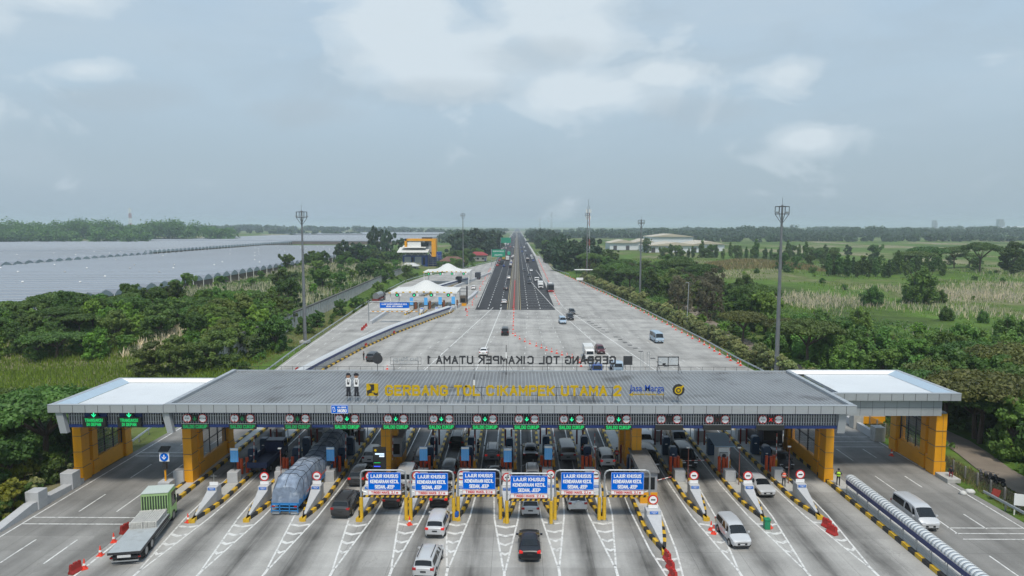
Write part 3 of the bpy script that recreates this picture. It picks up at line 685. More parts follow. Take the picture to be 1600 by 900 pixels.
b=MB(); b.mat(blackp).disc((-.02,-.08,1.28),.24,.02,n=24); b.mat(signyel).disc((-.02,-.1,1.28),.14,.02,n=20); b.build('inner_ring',parent=S)
b=MB(); b.mat(darkmetal).box(-.02,.02,.05,.09,0,1.0); b.tube((0,.07,.8),(0,.9,0),.018,5); b.build('support_frame',parent=S)
# rear facing letters, seen from behind
yb=82.55
wb=roofx(962,yb,10.4)-roofx(668,yb,10.4)
S=thing('rooftop_sign','dark letters on the rear roof edge seen from behind, so the words read mirrored','sign',(roofx(815,yb,10.4),yb,9.3))
letters('GERBANG TOL CIKAMPEK UTAMA 1',1.05,wb,.19,mat('sign back grey',(.035,.037,.04),.6),S,(0,0,1.35),depth=.1,mirror=True)
b=MB(); b.mat(darkmetal)
for zz in (.55,.95,1.65): b.box(-wb/2,wb/2,-.12,-.1,zz-.015,zz+.015)
x=-wb/2+.3
while x<wb/2: b.box(x-.02,x+.02,-.16,-.12,0,1.7); x+=1.8
b.build('support_frame',parent=S)
greyback=mat('sign back grey',(.035,.037,.04),.6)
S=thing('rooftop_emblem','round dark disc on a thin post, seen from behind at the left rear roof edge','emblem',(roofx(590,yb,10.4),yb,9.3))
MB().mat(greyback).disc((0,0,1.45),.62,.08,n=28).build('disc',parent=S); MB().mat(darkmetal).box(-.03,.03,-.1,-.05,0,1.4).build('post',parent=S)
S=thing('rooftop_sign','open wire frame with small mirrored outline letters on the rear roof edge','sign',(roofx(634,yb,10.4),yb,9.3))
b=MB(); b.mat(darkmetal)
for zz in (.75,1.2,1.7): b.box(-1.9,1.9,-.03,0,zz-.02,zz+.02)
for x in (-1.9,1.87): b.box(x,x+.03,-.03,0,.75,1.7)
for x in (-1.5,1.5): b.box(x,x+.04,-.08,-.04,0,1.2)
b.build('support_frame',parent=S)
t=text('Jasa Marga',.75,galv,S,(0,0,1.42),'lettering',.02,.0,rot=(math.pi/2,0,math.pi)); t.scale=(3.2/t.dimensions.x,1,1)
t=text('Indonesia Highway Corp',.28,galv,S,(0,0,.95),'small_lettering',.02,.0,rot=(math.pi/2,0,math.pi)); t.scale=(3.2/t.dimensions.x,1,1)
S=thing('rooftop_emblem','square dark panel seen from behind at the right end of the mirrored letters','emblem',(roofx(981,yb,10.4),yb,9.3))
MB().mat(greyback).box(-.55,.55,-.04,.04,.75,1.85).build('panel',parent=S)
b=MB().mat(darkmetal); [b.box(x-.02,x+.02,-.09,-.05,0,1.3) for x in (-.3,.3)]; b.build('support_frame',parent=S)
for px,l in ((1003,'left of two narrow steel lattice uprights standing on the rear roof edge'),(1013,'right of two narrow steel lattice uprights standing on the rear roof edge')):
    S=MB().mat(galv)
    for x in (-.15,.15): S.box(x-.02,x+.02,-.02,.02,0,2.4)
    for z in np.arange(.1,2.4,.3): S.tube((-.15,0,z),(.15,0,z+.3),.012,4)
    tag(S.build('lattice_upright',loc=(roofx(px,yb,10.4),yb,9.3)),l,'lattice post',group='lattice uprights on the roof')
S=thing('billboard_frame','dark framed see-through panel on four legs at the right of the rear roof edge','sign frame',(roofx(1044,yb,10.2),yb,9.3))
b=MB().mat(darkmetal); 
for x in (-1.25,0,1.25): b.box(x-.04,x+.04,-.03,.03,.0 if x else .7,1.75)
for z in (.7,1.75): b.box(-1.29,1.29,-.04,.04,z-.05,z+.05)
for x in (-1.25,1.25): b.tube((x,0,1.),(x+.15,-1.1,0),.03,5)
b.build('frame',parent=S)
b=MB().mat(mat('clear acrylic',(.5,.55,.58),.3,alpha=.35)); b.box(-1.2,1.2,-.01,.01,.76,1.69); b.build('pane',parent=S); MB().mat(darkmetal).box(-.7,-.35,-.2,-.05,.75,1.0).build('control_box',parent=S)
# antenna poles and railing on roof
def rod(px,py_,y,h,lab):
    S=thing('roof_antenna',lab,'antenna',(roofx(px,y,9.3),y,9.17)); MB().mat(darkmetal).tube((0,0,0),(0,0,h),.035,6).build('mast',parent=S)
    b=MB().mat(darkmetal)
    for a in range(3): b.tube((0,0,h*.5),(1.2*math.cos(a*2.1+.5),1.2*math.sin(a*2.1+.5),0),.018,4)
    b.build('guy_wire',parent=S); MB().mat(whitep).box(-.09,.09,-.09,.09,h*.55,h*.75).build('instrument_box',parent=S)
rod(741,0,69.5,2.6,'thin tripod antenna standing among the yellow roof letters'); rod(791,0,81,3.6,'tall thin antenna pole at the middle of the rear roof edge')
S=thing('call_sign','small blue hotline sign with a phone symbol fixed on the front fascia','sign',(roofx(531,YF,8.95),YF-.06,8.95))
MB().mat(signblue).box(-.85,.85,-.04,.04,-.42,.42).build('panel',parent=S)
b=MB().mat(signwhite)
for z in (-.42,.39): b.box(-.85,.85,-.05,-.041,z,z+.03)
for x in (-.85,.82): b.box(x,x+.03,-.05,-.041,-.42,.42)
b.add([(-.72,-.05,.22),(-.5,-.05,.26),(-.4,-.05,-.2),(-.62,-.05,-.26)],[(3,2,1,0)]); b.mat(signblue).add([(-.67,-.055,.16),(-.53,-.055,.19),(-.45,-.055,-.14),(-.59,-.055,-.18)],[(3,2,1,0)]); b.build('phone_symbol',parent=S)
letters('CALL CENTER',.15,.85,.03,signwhite,S,(.22,-.042,.2),depth=.01); letters('14080',.36,.95,.075,signwhite,S,(.22,-.042,-.14),'number',depth=.01)
# rail along the back edge of the roof
b=MB().mat(darkmetal); b.box(XL+.3,XR-.3,YB+.0,YB+.03,9.75,9.78)
x=XL+.4
while x<XR: b.box(x-.015,x+.015,YB,YB+.03,9.3,9.78); x+=1.4
tag(b.build('roof_railing'),'thin dark safety railing along the rear edge of the toll roof','railing')

# ---------------- lane signs on the louvre ----------------
def arrow(parent,c,s,m,name='arrow'):
    b=MB().mat(m); x,y,z=c
    b.box(x-.1*s,x+.1*s,y-.01,y+.01,z-.1*s,z+.5*s)
    for q in (-1,1):
        p=[(x,z-.5*s),(x+q*.42*s,z-.05*s),(x+q*.42*s,z+.17*s),(x,z-.25*s)]
        if q<0:p=p[::-1]
        b.prism(p,'y',y-.012,y+.008)
    return b.build(name,parent=parent)
LX=[roofx(p,66.9,7.7) for p in (306,380,466,543,619,690,758,823,893,966,1045,1120,1203)]
ORD=['first','second','third','fourth','fifth','sixth','seventh','eighth','ninth','tenth','eleventh','twelfth','last']
ysg=YF+.62
for k,x in enumerate(LX):
    st='dim' if k in (0,1,2) else ('off' if k>=10 else 'lit')
    col={'dim':'dim green arrow','lit':'bright green arrow','off':'unlit arrow panel'}[st]
    if k==12: col='red cross'
    S=thing('lane_sign','%s lane sign from the left on the louvres, %s between round signs'%(ORD[k],col),'lane sign',(x,ysg,7.7),group='lane signs along the toll canopy')
    for q,w in ((-1,'4.2m'),(1,'2.1m' if 3<k<10 else '5.1m')):
        D=MB().mat(signred).disc((q*.78,0,.12),.43,.06,n=28).build('round_limit_sign',parent=S)
        MB().mat(signwhite).disc((q*.78,-.036,.12),.37,.01,n=28).build('white_face',parent=D)
        b=MB().mat(blackp)
        if q<0:
            for s2 in (-1,1): b.add([(q*.78-.13,-.045,.12+s2*.35),(q*.78+.13,-.045,.12+s2*.35),(q*.78,-.045,.12+s2*.2)],[(0,1,2) if s2<0 else (2,1,0)])
        else:
            for s2 in (-1,1): b.add([(q*.78+s2*.35,-.045,.25),(q*.78+s2*.35,-.045,-.01),(q*.78+s2*.2,-.045,.12)],[(0,1,2) if s2<0 else (2,1,0)])
        b.build('black_triangles',parent=D)
        text(w,.26,blackp,D,(q*.78,-.05,.12),'number',.003,.0,sx=.8)
    MB().mat(ledboard).box(-.28,.28,-.05,.05,-.2,.42).build('arrow_panel',parent=S)
    if st!='off': arrow(S,(0,-.07,.1),.42,ledarrow if st=='lit' else ledgreen2)
    elif k in (11,12):
        b=MB().mat(ledred if k==12 else maroon)
        for s2 in (-1,1): b.tube((-.15,-.06,.1-s2*.17),(.15,-.06,.1+s2*.17),.03,4)
        b.build('red_cross',parent=S)
    if k==12: pass
    MB().mat(ledboard).box(-1.38,1.38,-.05,.05,-.98,-.46).build('text_panel',parent=S)
    if st!='off':
        letters('SALDO CUKUP',.37,2.45,.075,ledgreen2 if st=='dim' else ledgreen,S,(0,-.052,-.72),depth=.008)
    MB().mat(galv).box(-1.38,1.38,-.03,.0,-.45,-.40).build('bracket_bar',parent=S)
for i,px in enumerate((148,203)):
    S=thing('message_sign','%s dark message board with green two-line text and arrow on the left wing'%('outer left' if i==0 else 'inner right'),'message sign',(roofx(px,66.4,7.5),66.4,7.5),group='message boards on the left wing')
    MB().mat(ledboard).box(-1.15,1.15,-.15,.15,-.48,.5).build('text_panel',parent=S); MB().mat(navy).box(-1.1,1.1,.16,.3,-.4,1.0).build('backing_panel',parent=S)
    MB().mat(ledboard).box(-.4,.4,-.1,.14,.52,1.02).build('arrow_panel',parent=S); arrow(S,(0,-.12,.76),.5,ledarrow)
    letters('TRANSAKSI',.34,1.8,.065,ledgreen,S,(0,-.152,.22),depth=.008)
    letters('DI DEPAN',.34,1.45,.065,ledgreen,S,(0,-.152,-.2),depth=.008)
# ---------------- toll islands and what stands on them ----------------
NTH=['first','second','third','fourth','fifth','sixth','seventh','eighth','ninth','tenth','eleventh','twelfth','thirteenth']
def island_mesh(x,y0,y1,name,label,w=1.0,left=True,right=True,nose=6.,group='toll islands'):
    S=thing('toll_island',label,'traffic island',(x,y0,0),group=group)
    L_=y1-y0
    out=[(0.,0.)]
    for t in (.12,.3,.55,.8,1.): out.append((w*math.sin(t*math.pi/2)*.98,nose*t))
    side=out+[(w,L_)]
    poly=[(px_,py_) for px_,py_ in side]+[(-px_,py_) for px_,py_ in side[::-1][:-1]]
    b=MB().mat(concrete); inner=[(p*.84,q+.25 if q<1 else q) for p,q in poly]; b.prism(inner,'z',.0,.2); b.build('slab',parent=S)
    k=MB()
    for s,flag in ((1,right),(-1,left)):
        if not flag: continue
        path=[Vector((s*p,q)) for p,q in side]; cnt=0
        # walk the path in 1 m steps
        segs=[];acc=[path[0]]
        for i in range(len(path)-1):
            d=path[i+1]-path[i]; n=max(1,int(round(d.length/1.0))) 
            for j_ in range(n): acc.append(path[i]+d*(j_+1)/n)
        for i in range(len(acc)-1):
            p,q=acc[i],acc[i+1]; d=(q-p).normalized(); nn=Vector((d.y,-d.x))*s
            k.mat(yellowp if i%2==0 else blackp)
            a0=p+nn*.0;a1=q+nn*.0;b0=p-nn*.3;b1=q-nn*.3
            poly2=[tuple(a0),tuple(a1),tuple(b1),tuple(b0)]
            if s<0: pass
            ar=sum(poly2[m_][0]*poly2[(m_+1)%4][1]-poly2[(m_+1)%4][0]*poly2[m_][1] for m_ in range(4))
            if ar<0: poly2=poly2[::-1]
            k.prism(poly2,'z',.0,.34)
    k.build('striped_kerb',parent=S)
    return S
BLK=[];
for k,(x,y) in enumerate(NOSE):
    lab='%s kerbed toll island from the left, yellow and black kerb%s'%(NTH[k],', longest nose' if k==9 else '')
    island_mesh(x,y,104,'toll_island',lab)
    hy=y+4.3+(0 if k!=9 else .6)
    S=thing('crash_block','pale concrete crash wedge on the nose of the %s toll island from the left'%NTH[k],'crash block',(x,hy,.2),group='crash wedges on the toll islands')
    hw=.48 if k!=9 else .66
    b=MB().mat(conc_white); b.box(-hw,hw,0,1.1,0,1.5)
    b.add([(-hw,0,0),(hw,0,0),(hw,0,1.15),(-hw,0,1.15),(-.10,-3.4,0),(.10,-3.4,0),(.10,-3.4,.25),(-.10,-3.4,.25)],[(4,5,6,7),(7,6,2,3),(5,1,2,6),(0,4,7,3),(4,0,1,5)])
    b.build('wedge',parent=S,bevel=.03)
    B_=MB().mat(signlight if 0 else mat('blue plate',(.03,.16,.55),.4)).box(-.36,.36,-.03,.0,1.22,1.47).build('blue_plate',parent=S)
    text('GARDU',.15,signwhite,B_,(0,-.035,1.38),'lettering',.002); text('TOL',.13,signwhite,B_,(0,-.035,1.29),'lettering',.002)
    if k in (3,4,5): pass
    S=thing('no_entry_sign' if k else 'small_plate_sign',('round red-ringed sign with a black bar on the crash wedge of the %s toll island'%NTH[k]) if k else 'small white plate with a cross-shaped bracket on the first toll island from the left','road sign',(x,hy+.55,1.71),group='round signs on the crash wedges' if k else None)
    MB().mat(signwhite).box(-.42,.42,-.05,.0,.02,.34).build('white_plate',parent=S)
    if k:
        MB().mat(signred).disc((0,-.02,.82),.45,.05,n=30).build('disc',parent=S); MB().mat(signwhite).disc((0,-.05,.82),.34,.01,n=30).build('white_face',parent=S); MB().mat(blackp).box(-.2,.2,-.07,-.056,.76,.88).build('black_bar',parent=S)
        MB().mat(galv).box(-.03,.03,.02,.06,0,1.1).build('post',parent=S)
    else:
        MB().mat(galv).box(-.02,.02,.0,.04,0,1.1).box(-.3,.3,.0,.04,.9,.94).build('post',parent=S)
    # square block with info panel or lamp pole behind
    by=y+9.3 if k!=9 else y+3.
    if k!=9:
        S=thing('concrete_block','square grey concrete block behind the crash wedge of the %s toll island'%NTH[k],'concrete block',(x-(.1 if k<9 else .25),by,.2),group='square blocks on the toll islands')
        MB().mat(conc_white).box(-.55,.55,0,1.,0,1.15).build('block',parent=S,bevel=.03); MB().mat(conc_white).box(-.5,.0,.3,.8,1.153,1.5).build('cap_stone',parent=S,bevel=.02) if k in (1,2) else None
        if k in (0,2,4,5,6,7):
            S=thing('price_board','pale blue tariff board on a thin post over the %s toll island'%NTH[k],'information board',(x+(.0),by+.5,1.36),group='pale blue tariff boards')
            MB().mat(darkmetal).box(-.03,.03,-.03,.03,0,1.2).build('post',parent=S); P=MB().mat(signlight).box(-.42,.42,-.07,-.02,.95,2.45).build('panel',parent=S)
            MB().mat(signwhite).box(-.4,.4,-.08,-.071,2.2,2.43).build('white_header',parent=P)
            b=MB().mat(mat('panel lettering',(.3,.6,.9),.5))
            for c in (-.3,-.13,.04,.21):
                for r_ in range(9): b.box(c,c+.1,-.08,-.0715,1.05+r_*.12,1.1+r_*.12)
            b.build('tariff_rows',parent=P)
        else:
            S=thing('lamp_pole','thin reddish camera pole beside the concrete block of the %s toll island'%NTH[k],'pole',(x+.35,by-.8,.2),group='thin camera poles')
            MB().mat(mat('rusty pole',(.2,.07,.05),.6)).tube((0,0,0),(0,0,3.9),.045,6).build('pole',parent=S); MB().mat(whitep).box(-.22,.1,-.12,.06,3.9,4.02).build('camera',parent=S)
    # bollards, machines, barriers
    zb=.2
    for j_,(dx,dy,hh) in enumerate(((-.62,12.2,1.7),(-.2,12.0,1.7),(.25,12.4,1.7))):
        if k in (3,) : continue
        q=MB().mat(orange_red if k<9 or k>9 else orange).tube((0,0,0),(0,0,hh),.17,10); 
        tag(q.build('bollard',loc=(x+dx,y+dy,zb),smooth=40),'orange-red bollard, %s of three before the machines on the %s toll island'%(('left','middle','right')[j_],NTH[k]),'bollard',group='orange bollards guarding the machines')
    # card machine cabinets
    for j_,dy in enumerate((14.0,17.6)):
        S=thing('card_machine','%s dark blue card machine on the %s toll island'%('front' if j_==0 else 'rear',NTH[k]),'card machine',(x+.1,y+dy,zb),group='card machines on the toll islands')
        mm_=mat('dark blue cabinet',(.012,.045,.10),.35)
        MB().mat(mm_).prism([(-.42,0),(.42,0),(.42,1.9),(.3,2.15),(-.3,2.15),(-.42,1.9)],'y',0,.75).build('cabinet',parent=S,bevel=.02)
        MB().mat(signwhite if k in (0,3,10,12) else glass).box(-.16,.1,-.02,-.003,1.28,1.38).build('screen',parent=S)
    S=thing('boom_barrier','%s boom barrier post and raised arm of the %s toll island'%('white-striped',NTH[k]),'boom barrier',(x+.75,y+13.2,zb),group='boom barriers')
    MB().mat(orange).box(-.15,.15,-.15,.15,0,1.05).build('housing',parent=S)
    if k in (9,10): a=(2.6,-.2,1.6) if k==9 else (2.9,-.1,1.0)
    else: a=(.05,0,3.9)
    b=MB(); p0=Vector((0,-.2,.95)); p1=Vector(a)
    for t in range(8): b.mat(whitep if t%2==0 else mat('faded red',(.5,.12,.1),.6)); b.tube(p0.lerp(p1,t/8),p0.lerp(p1,(t+1)/8),.045,6)
    b.build('arm',parent=S)
    # booth or guard frame further in
    for j_ in range(2):
        q=MB()
        for t in range(5): q.mat(maroon if k<9 or True else whitep).tube((0,0,t*.42),(0,0,t*.42+.42),.11,8)
        tag(q.build('bollard',loc=(x-.45+j_*.75,y+21.5,zb),smooth=40),'dark red bollard, %s of two at the rear of the %s toll island'%(('left','right')[j_],NTH[k]),'bollard',group='dark red rear bollards')
    if k in (0,1,2,10,11,12):
        S=thing('exit_canopy','small canopy with a red and white striped edge over the %s toll island'%NTH[k],'canopy',(x,y+24,zb),group='small striped canopies')
        b=MB()
        for t in range(9):
            b.mat(signwhite if t%2 else signred); b.add([(-1.35+t*.3,0,2.7),(-1.05+t*.3,0,2.7),(-.9+t*.3,0,3.05),(-1.2+t*.3,0,3.05)],[(0,1,2,3)])
        b.build('striped_edge',parent=S)
        MB().mat(darkmetal).box(-1.35,1.45,.02,1.4,2.95,3.05).build('roof',parent=S); b=MB().mat(galv); [b.box(xx-.04,xx+.04,.3,.38,0,2.95) for xx in (-.7,.7)]; b.build('posts',parent=S)
        tag(MB().mat(conc_white if k>5 else mat('grey block',(.2,.2,.2),.8)).box(-.5,.5,0,1.1,0,1.4).build('utility_box',loc=(x+.1,y+22.6,zb),bevel=.02),'grey utility box near the rear end of the %s toll island'%NTH[k],'utility box',group='grey boxes at the island rear')
# big booth with grey flat roof on the tenth island
def booth(x,y,lab,w=2.0,l=5.5,h=3.1,ora=True):
    S=thing('toll_booth',lab,'toll booth',(x,y,.2))
    b=MB().mat(mat('booth wall',(.3,.31,.33),.5)).box(-w/2,w/2,0,l,0,h); b.build('wall',parent=S)
    if ora: MB().mat(orange).box(-w/2-.03,w/2+.03,-.03,l+.03,.0,1.1).build('orange_skirt',parent=S)
    r_=MB().mat(mat('booth roof',(.17,.17,.17),.6,var=.15)).box(-w/2-.15,w/2+.15,-.25,l+.25,h,h+.14).box(-w/2-.15,-w/2-.05,-.25,l+.25,h+.14,h+.2).box(w/2+.05,w/2+.15,-.25,l+.25,h+.14,h+.2).build('flat_roof',parent=S)
    for yy in (.5,l/2+.2):
        for s in (-1,1):
            MB().mat(glass).box(s*(w/2+.01)-.01,s*(w/2+.01)+.01,yy,yy+l*.35,1.35,2.6).build('window',parent=S)
    MB().mat(glass).box(-w*.35,w*.35,-.04,-.01,1.4,2.6).build('window',parent=S)
    return S
booth(12.75,64.2,'large grey flat-roofed toll booth with an orange skirt beside the right height-limit portal',1.6,6.6)
booth(-13.6,74.2,'narrow dark toll booth tucked beside the left orange centre pillar',1.4,3.0,3.3)
S=thing('ticket_cabinet','tall white cabinet with an air conditioner on the eleventh gap under the canopy','cabinet',(22.7,73.2,.2))
MB().mat(whitep).box(-.6,.6,0,1.6,0,2.6).build('cabinet',parent=S); MB().mat(mat('blue fabric roof',(.3,.42,.55),.5)).add([(-1.1,-.5,2.9),(1.1,-.5,2.9),(1.1,3.2,3.25),(-1.1,3.2,3.25),(-1.1,-.5,2.82),(1.1,-.5,2.82),(1.1,3.2,3.17),(-1.1,3.2,3.17)],[(0,1,2,3),(7,6,5,4),(4,5,1,0),(6,7,3,2),(5,6,2,1),(7,4,0,3)]).build('roof',parent=S)
A_=MB().mat(mat('ac grey',(.4,.41,.42),.5)).box(-.5,.35,-.35,-.01,1.5,2.1).build('air_conditioner',parent=S); MB().mat(darkmetal).disc((-.1,-.36,1.8),.22,.03,n=16).build('fan_grille',parent=A_); MB().mat(darkmetal).box(-.25,.0,-.03,-.001,.2,1.2).build('door',parent=S)
# variable message board left centre
S=thing('message_board','tall dark information screen on a post in front of the left orange centre pillar','information screen',(-13.9,67.0,.2))
MB().mat(ledboard).box(-.65,.65,-.1,.12,1.9,4.6).build('screen_panel',parent=S); MB().mat(orange).box(-.3,.3,-.05,.3,0,1.9).build('post',parent=S)
b=MB().mat(ledwhite).box(-.42,.5,-.12,-.101,3.85,4.0).box(-.0,.5,-.12,-.101,3.62,3.78); b.build('lit_text',parent=S); MB().mat(ledgreen).box(-.55,.1,-.12,-.101,2.98,3.05).build('green_line',parent=S); MB().mat(ledblue).box(-.55,.1,-.12,-.101,2.6,2.68).build('blue_line',parent=S)
MB().mat(signyel).disc((-.38,-.11,4.3),.13,.02,n=16).build('round_logo',parent=S)

# ---------------- height limit portals ----------------
PORT=[(565,635,812,'leftmost'),(642,709,813,'second from the left'),(716,782,811,'third from the left'),(792,861,818,'fourth from the left, biggest'),(867,936,812,'fifth from the left'),(944,1014,812,'rightmost')]
for i,(pa,pb,py,nm) in enumerate(PORT):
    xa,y_=G(pa,py); xb,_=G(pb,py); w=xb-xa; xc=(xa+xb)/2; hh=4.7
    S=thing('height_limit_portal','%s height-limit portal with a blue lane sign'%nm,'portal',(xc,y_,0),group='height-limit portals with blue lane signs')
    pts=[(-w/2,0,.0)]+[(-w/2,0,hh-.4),(-w/2+.12,0,hh-.12),(-w/2+.4,0,hh),(w/2-.4,0,hh),(w/2-.12,0,hh-.12),(w/2,0,hh-.4),(w/2,0,0)]
    MB().mat(galv).pipe(pts,.085,8).build('pipe_frame',parent=S,smooth=50)
    for s in (-1,1):
        MB().mat(yellowp).tube((s*w/2,0,.03),(s*w/2,0,2.15),.17,12).build('yellow_sleeve',parent=S,smooth=50)
        MB().mat(galv).box(s*w/2-.3,s*w/2+.3,-.3,.3,.0,.05).build('base_plate',parent=S)
        MB().mat(galv).tube((s*(w/2-.55),0,2.6),(s*(w/2-.12),0,2.75),.05,6).build('brace',parent=S)
    b=MB(); n=16; z0,z1=2.18,2.36
    for t in range(n):
        b.mat(yellowp if t%2 else blackp); a0=-w/2+.15+t*(w-.3)/n; a1=a0+(w-.3)/n; k_=.08
        b.prism([(a0,z0),(a1,z0),(a1+k_,z1),(a0+k_,z1)],'y',-.12,.0)
    b.build('striped_beam',parent=S)
    off=.0 if i!=0 else .15
    sw=min(w*.80,3.0)/2 if i!=3 else 1.68
    P=MB().mat(signblue).box(off-sw,off+sw,-.2,-.14,2.92,4.55).build('blue_sign',parent=S)
    b=MB().mat(signwhite)
    for z in (2.92,4.52): b.box(off-sw,off+sw,-.21,-.201,z+.008,z+.022)
    for xx in (-sw,sw-.03): b.box(off+xx+.008,off+xx+.022,-.21,-.201,2.92,4.55)
    b.build('white_border',parent=P)
    for txt,z,sz in (('LAJUR KHUSUS',4.22,.46),('KENDARAAN KECIL',3.72,.42),('SEDAN, JEEP',3.22,.42)):
        letters(txt,.34,2*sw*{'L':.84,'K':.88,'S':.60}[txt[0]],.065,signwhite,P,(off,-.202,z),depth=.01)
    Q=MB().mat(signwhite).box(off-sw,off+sw,-.2,-.14,2.48,2.86).build('white_strip',parent=S)
    b=MB().mat(signred)
    for z in (2.48,2.84): b.box(off-sw,off+sw,-.21,-.201,z,z+.02)
    for xx in (-sw,sw-.02): b.box(off+xx,off+xx+.02,-.21,-.201,2.48,2.86)
    b.build('red_border',parent=Q)
    letters('TINGGI MAKS. 2,1 m',.23,.82*2*sw,.045,signred,Q,(off,-.202,2.68),depth=.01)

# ---------------- cones, water barriers ----------------
def cone_proto():
    S=thing('traffic_cone','x','traffic cone')
    c=mat('cone orange',(.75,.06,.03),.5,var=.1,vscale=6)
    MB().mat(c).box(-.2,.2,-.2,.2,0,.05).build('base',parent=S); MB().mat(c).lathe([(.15,.05),(.085,.35),(.03,.72)],12).build('cone_body',parent=S,smooth=50)
    MB().mat(whitep).lathe([(.108,.28),(.082,.42)],12).build('white_band',parent=S)
    return S
CONE=None
def cone(x,y,lab,group=None,z=0.,sc_=1.):
    global CONE
    if CONE is None: CONE=cone_proto(); CONE.location=(x,y,z); tag(CONE,lab,None,group); CONE.scale=(sc_,)*3; return CONE
    c=dup(CONE,(x,y,z),random.random()*3,lab,scale=sc_)
    if group: c['group']=group
    elif 'group' in c: del c['group']
    return c
random.seed(4)
for px,py,lab in ((157,868,'orange cone with a white tip on the lower left, between the two red water barriers'),(132,889,'orange cone at the bottom left beside the nearer red water barrier'),(178,847,'dark worn cone with a white band left of the flatbed truck'),(294,816,'orange cone touching the tip of the first toll island'),(640,820,'orange cone at the foot of the portal post between the first two blue signs'),(791,815,'orange cone at the nose of the seventh toll island'),(1111,828,'orange cone just past the tip of the eleventh toll island, upper one'),(1115,834,'orange cone just past the tip of the eleventh toll island, lower one'),(1203,825,'small orange cone beside the green bin at the twelfth island'),(605,577,'lone cone on the plaza left of the round dark roof disc'),(1393,712,'orange cone at the foot of the far right pillar wall')):
    x,y=G(px,py); cone(x,y,lab,None,sc_=1.15)
# cone line that closes the left lanes beyond the gate
ps=[(805,522),(812,527),(820,531),(828,534.5),(838,538),(846,541),(854,544.5),(862,547),(870,549.5),(878,552),(886,555),(894,556.5),(902,560),(906,564),(908,570)]
for px,py in ps: x,y=G(px,py+3); cone(x,y,'orange cone in the slanting line across the plaza beyond the gate','cones slanting across the plaza',sc_=1.25)
for i in range(14):
    y=170+i*7; cone(CX+.1,y,'orange cone in the straight line along the middle of the plaza','cones along the plaza middle',sc_=1.2)
for i in range(46):
    t=i/45; y=368-(368-131)*(1-(1-t)**1.25); x=float(np.interp(y,[110,125,137,158,185,222,271,345,372],[45.6,45.,44.2,43.7,42.2,40,36.1,29.7,27]))-.9-random.random()*.5
    cone(x,y,'orange cone in the row beside the right guard rail','cones along the right guard rail',sc_=1.2+random.random()*.2)
for i in range(34):
    y=235+i*9.5; x=13.4+ (y-235)*.008; cone(x+1,y,'orange cone in the row closing the right shoulder of the dark asphalt','cones along the right asphalt edge',sc_=1.25)
for i in range(26):
    y=205+i*9.; cone(-14.9-(.9 if i%3 else .3)-(y-205)*.006,y,'orange cone in the row beside the left asphalt edge','cones along the left asphalt edge',sc_=1.25)
def wbar(px,py,rz,lab,m=redp,n=1,group=None,L_=.95):
    x,y=G(px,py)
    b=MB().mat(m); h=L_/2
    b.prism([(-.3,0),(.3,0),(.3,.12),(.16,.35),(.12,.85),(-.12,.85),(-.16,.35),(-.3,.12)],'y',-h,h)
    b.prism([(-.14,.85),(.14,.85),(.1,.98),(-.1,.98)],'y',-h*.3,h*.3); b.prism([(-.13,.851),(.13,.851),(.09,.95),(-.09,.95)],'y',-h*.95,-h*.6);b.prism([(-.13,.851),(.13,.851),(.09,.95),(-.09,.95)],'y',h*.6,h*.95)
    o=b.build('water_barrier',loc=(x,y,0),rz=rz,bevel=.03); o.scale=(.85,1,.85); tag(o,lab,'barrier',group); return o
wbar(196,832,-.25,'dark red plastic water barrier left of the flatbed truck bed',mat('dark red plastic',(.28,.02,.015),.5,var=.15)); wbar(118,894,-.25,'dark red water barrier at the bottom left corner',mat('dark red plastic',(.28,.02,.015),.5,var=.15))
wbar(1043,876,.2,'red water barrier nearest the long tenth island tip'); wbar(1048,890,.25,'red water barrier behind another at the bottom, right of centre'); wbar(1052,905,.25,'red water barrier cut by the bottom edge of the photo')
wbar(1292,824,.35,'red water barrier touching the tip of the last toll island'); wbar(1300,834,.4,'red water barrier one step off the last toll island tip')
x,y=G(712,812)
S=thing('blue_drum','blue plastic drum at the foot of the portal post between the second and third signs','drum',(x,y,0)); MB().mat(mat('blue plastic',(.01,.09,.4),.4)).lathe([(.28,0),(.31,.1),(.31,.35),(.29,.37),(.31,.4),(.31,.75),(.26,.85)],16).build('drum_body',parent=S,smooth=40); MB().mat(blackp).lathe([(.2,.851),(.2,.87)],12).build('lid',parent=S)
x,y=G(1198,826); S=thing('green_bin','green rubbish bin at the tip of the twelfth toll island','bin',(x,y,0)); MB().mat(mat('green plastic',(.01,.22,.10),.5)).box(-.25,.25,-.25,.25,0,.8).build('bin_body',parent=S,bevel=.03); MB().mat(mat('green plastic',(.01,.22,.10),.5)).box(-.28,.28,-.28,.28,.81,.95).build('lid',parent=S,bevel=.03)
# solar warning light on block left
x,y=G(256,772)
S=thing('concrete_block','square pale block under the solar warning light on the left median','concrete block',(x,y,0)); MB().mat(conc_white).box(-.6,.6,0,1.1,0,1.2).build('block',parent=S,bevel=.03)
S=thing('warning_light','solar-powered lamp post with a round blue arrow sign on the left median','warning light',(x,y+.5,1.2)); MB().mat(orange).box(-.07,.07,-.07,.07,0,1.2).build('post',parent=S); MB().mat(signwhite).box(-.5,.5,-.1,-.06,2.05,2.95).build('sign_plate',parent=S)
MB().mat(signblue).disc((0,-.12,2.5),.42,.03,n=24).build('blue_disc',parent=S); MB().mat(blackp).box(-.18,.18,-.15,.15,1.2,1.95).build('lamp_head',parent=S); MB().mat(glass).add([(-.5,-.3,3.15),(.5,-.3,3.15),(.5,.35,3.5),(-.5,.35,3.5),(-.5,-.3,3.1),(.5,-.3,3.1),(.5,.35,3.45),(-.5,.35,3.45)],[(0,1,2,3),(7,6,5,4),(4,5,1,0),(6,7,3,2)]).build('solar_panel',parent=S); arrow(S,(0,-.15,2.5),.5,signwhite)
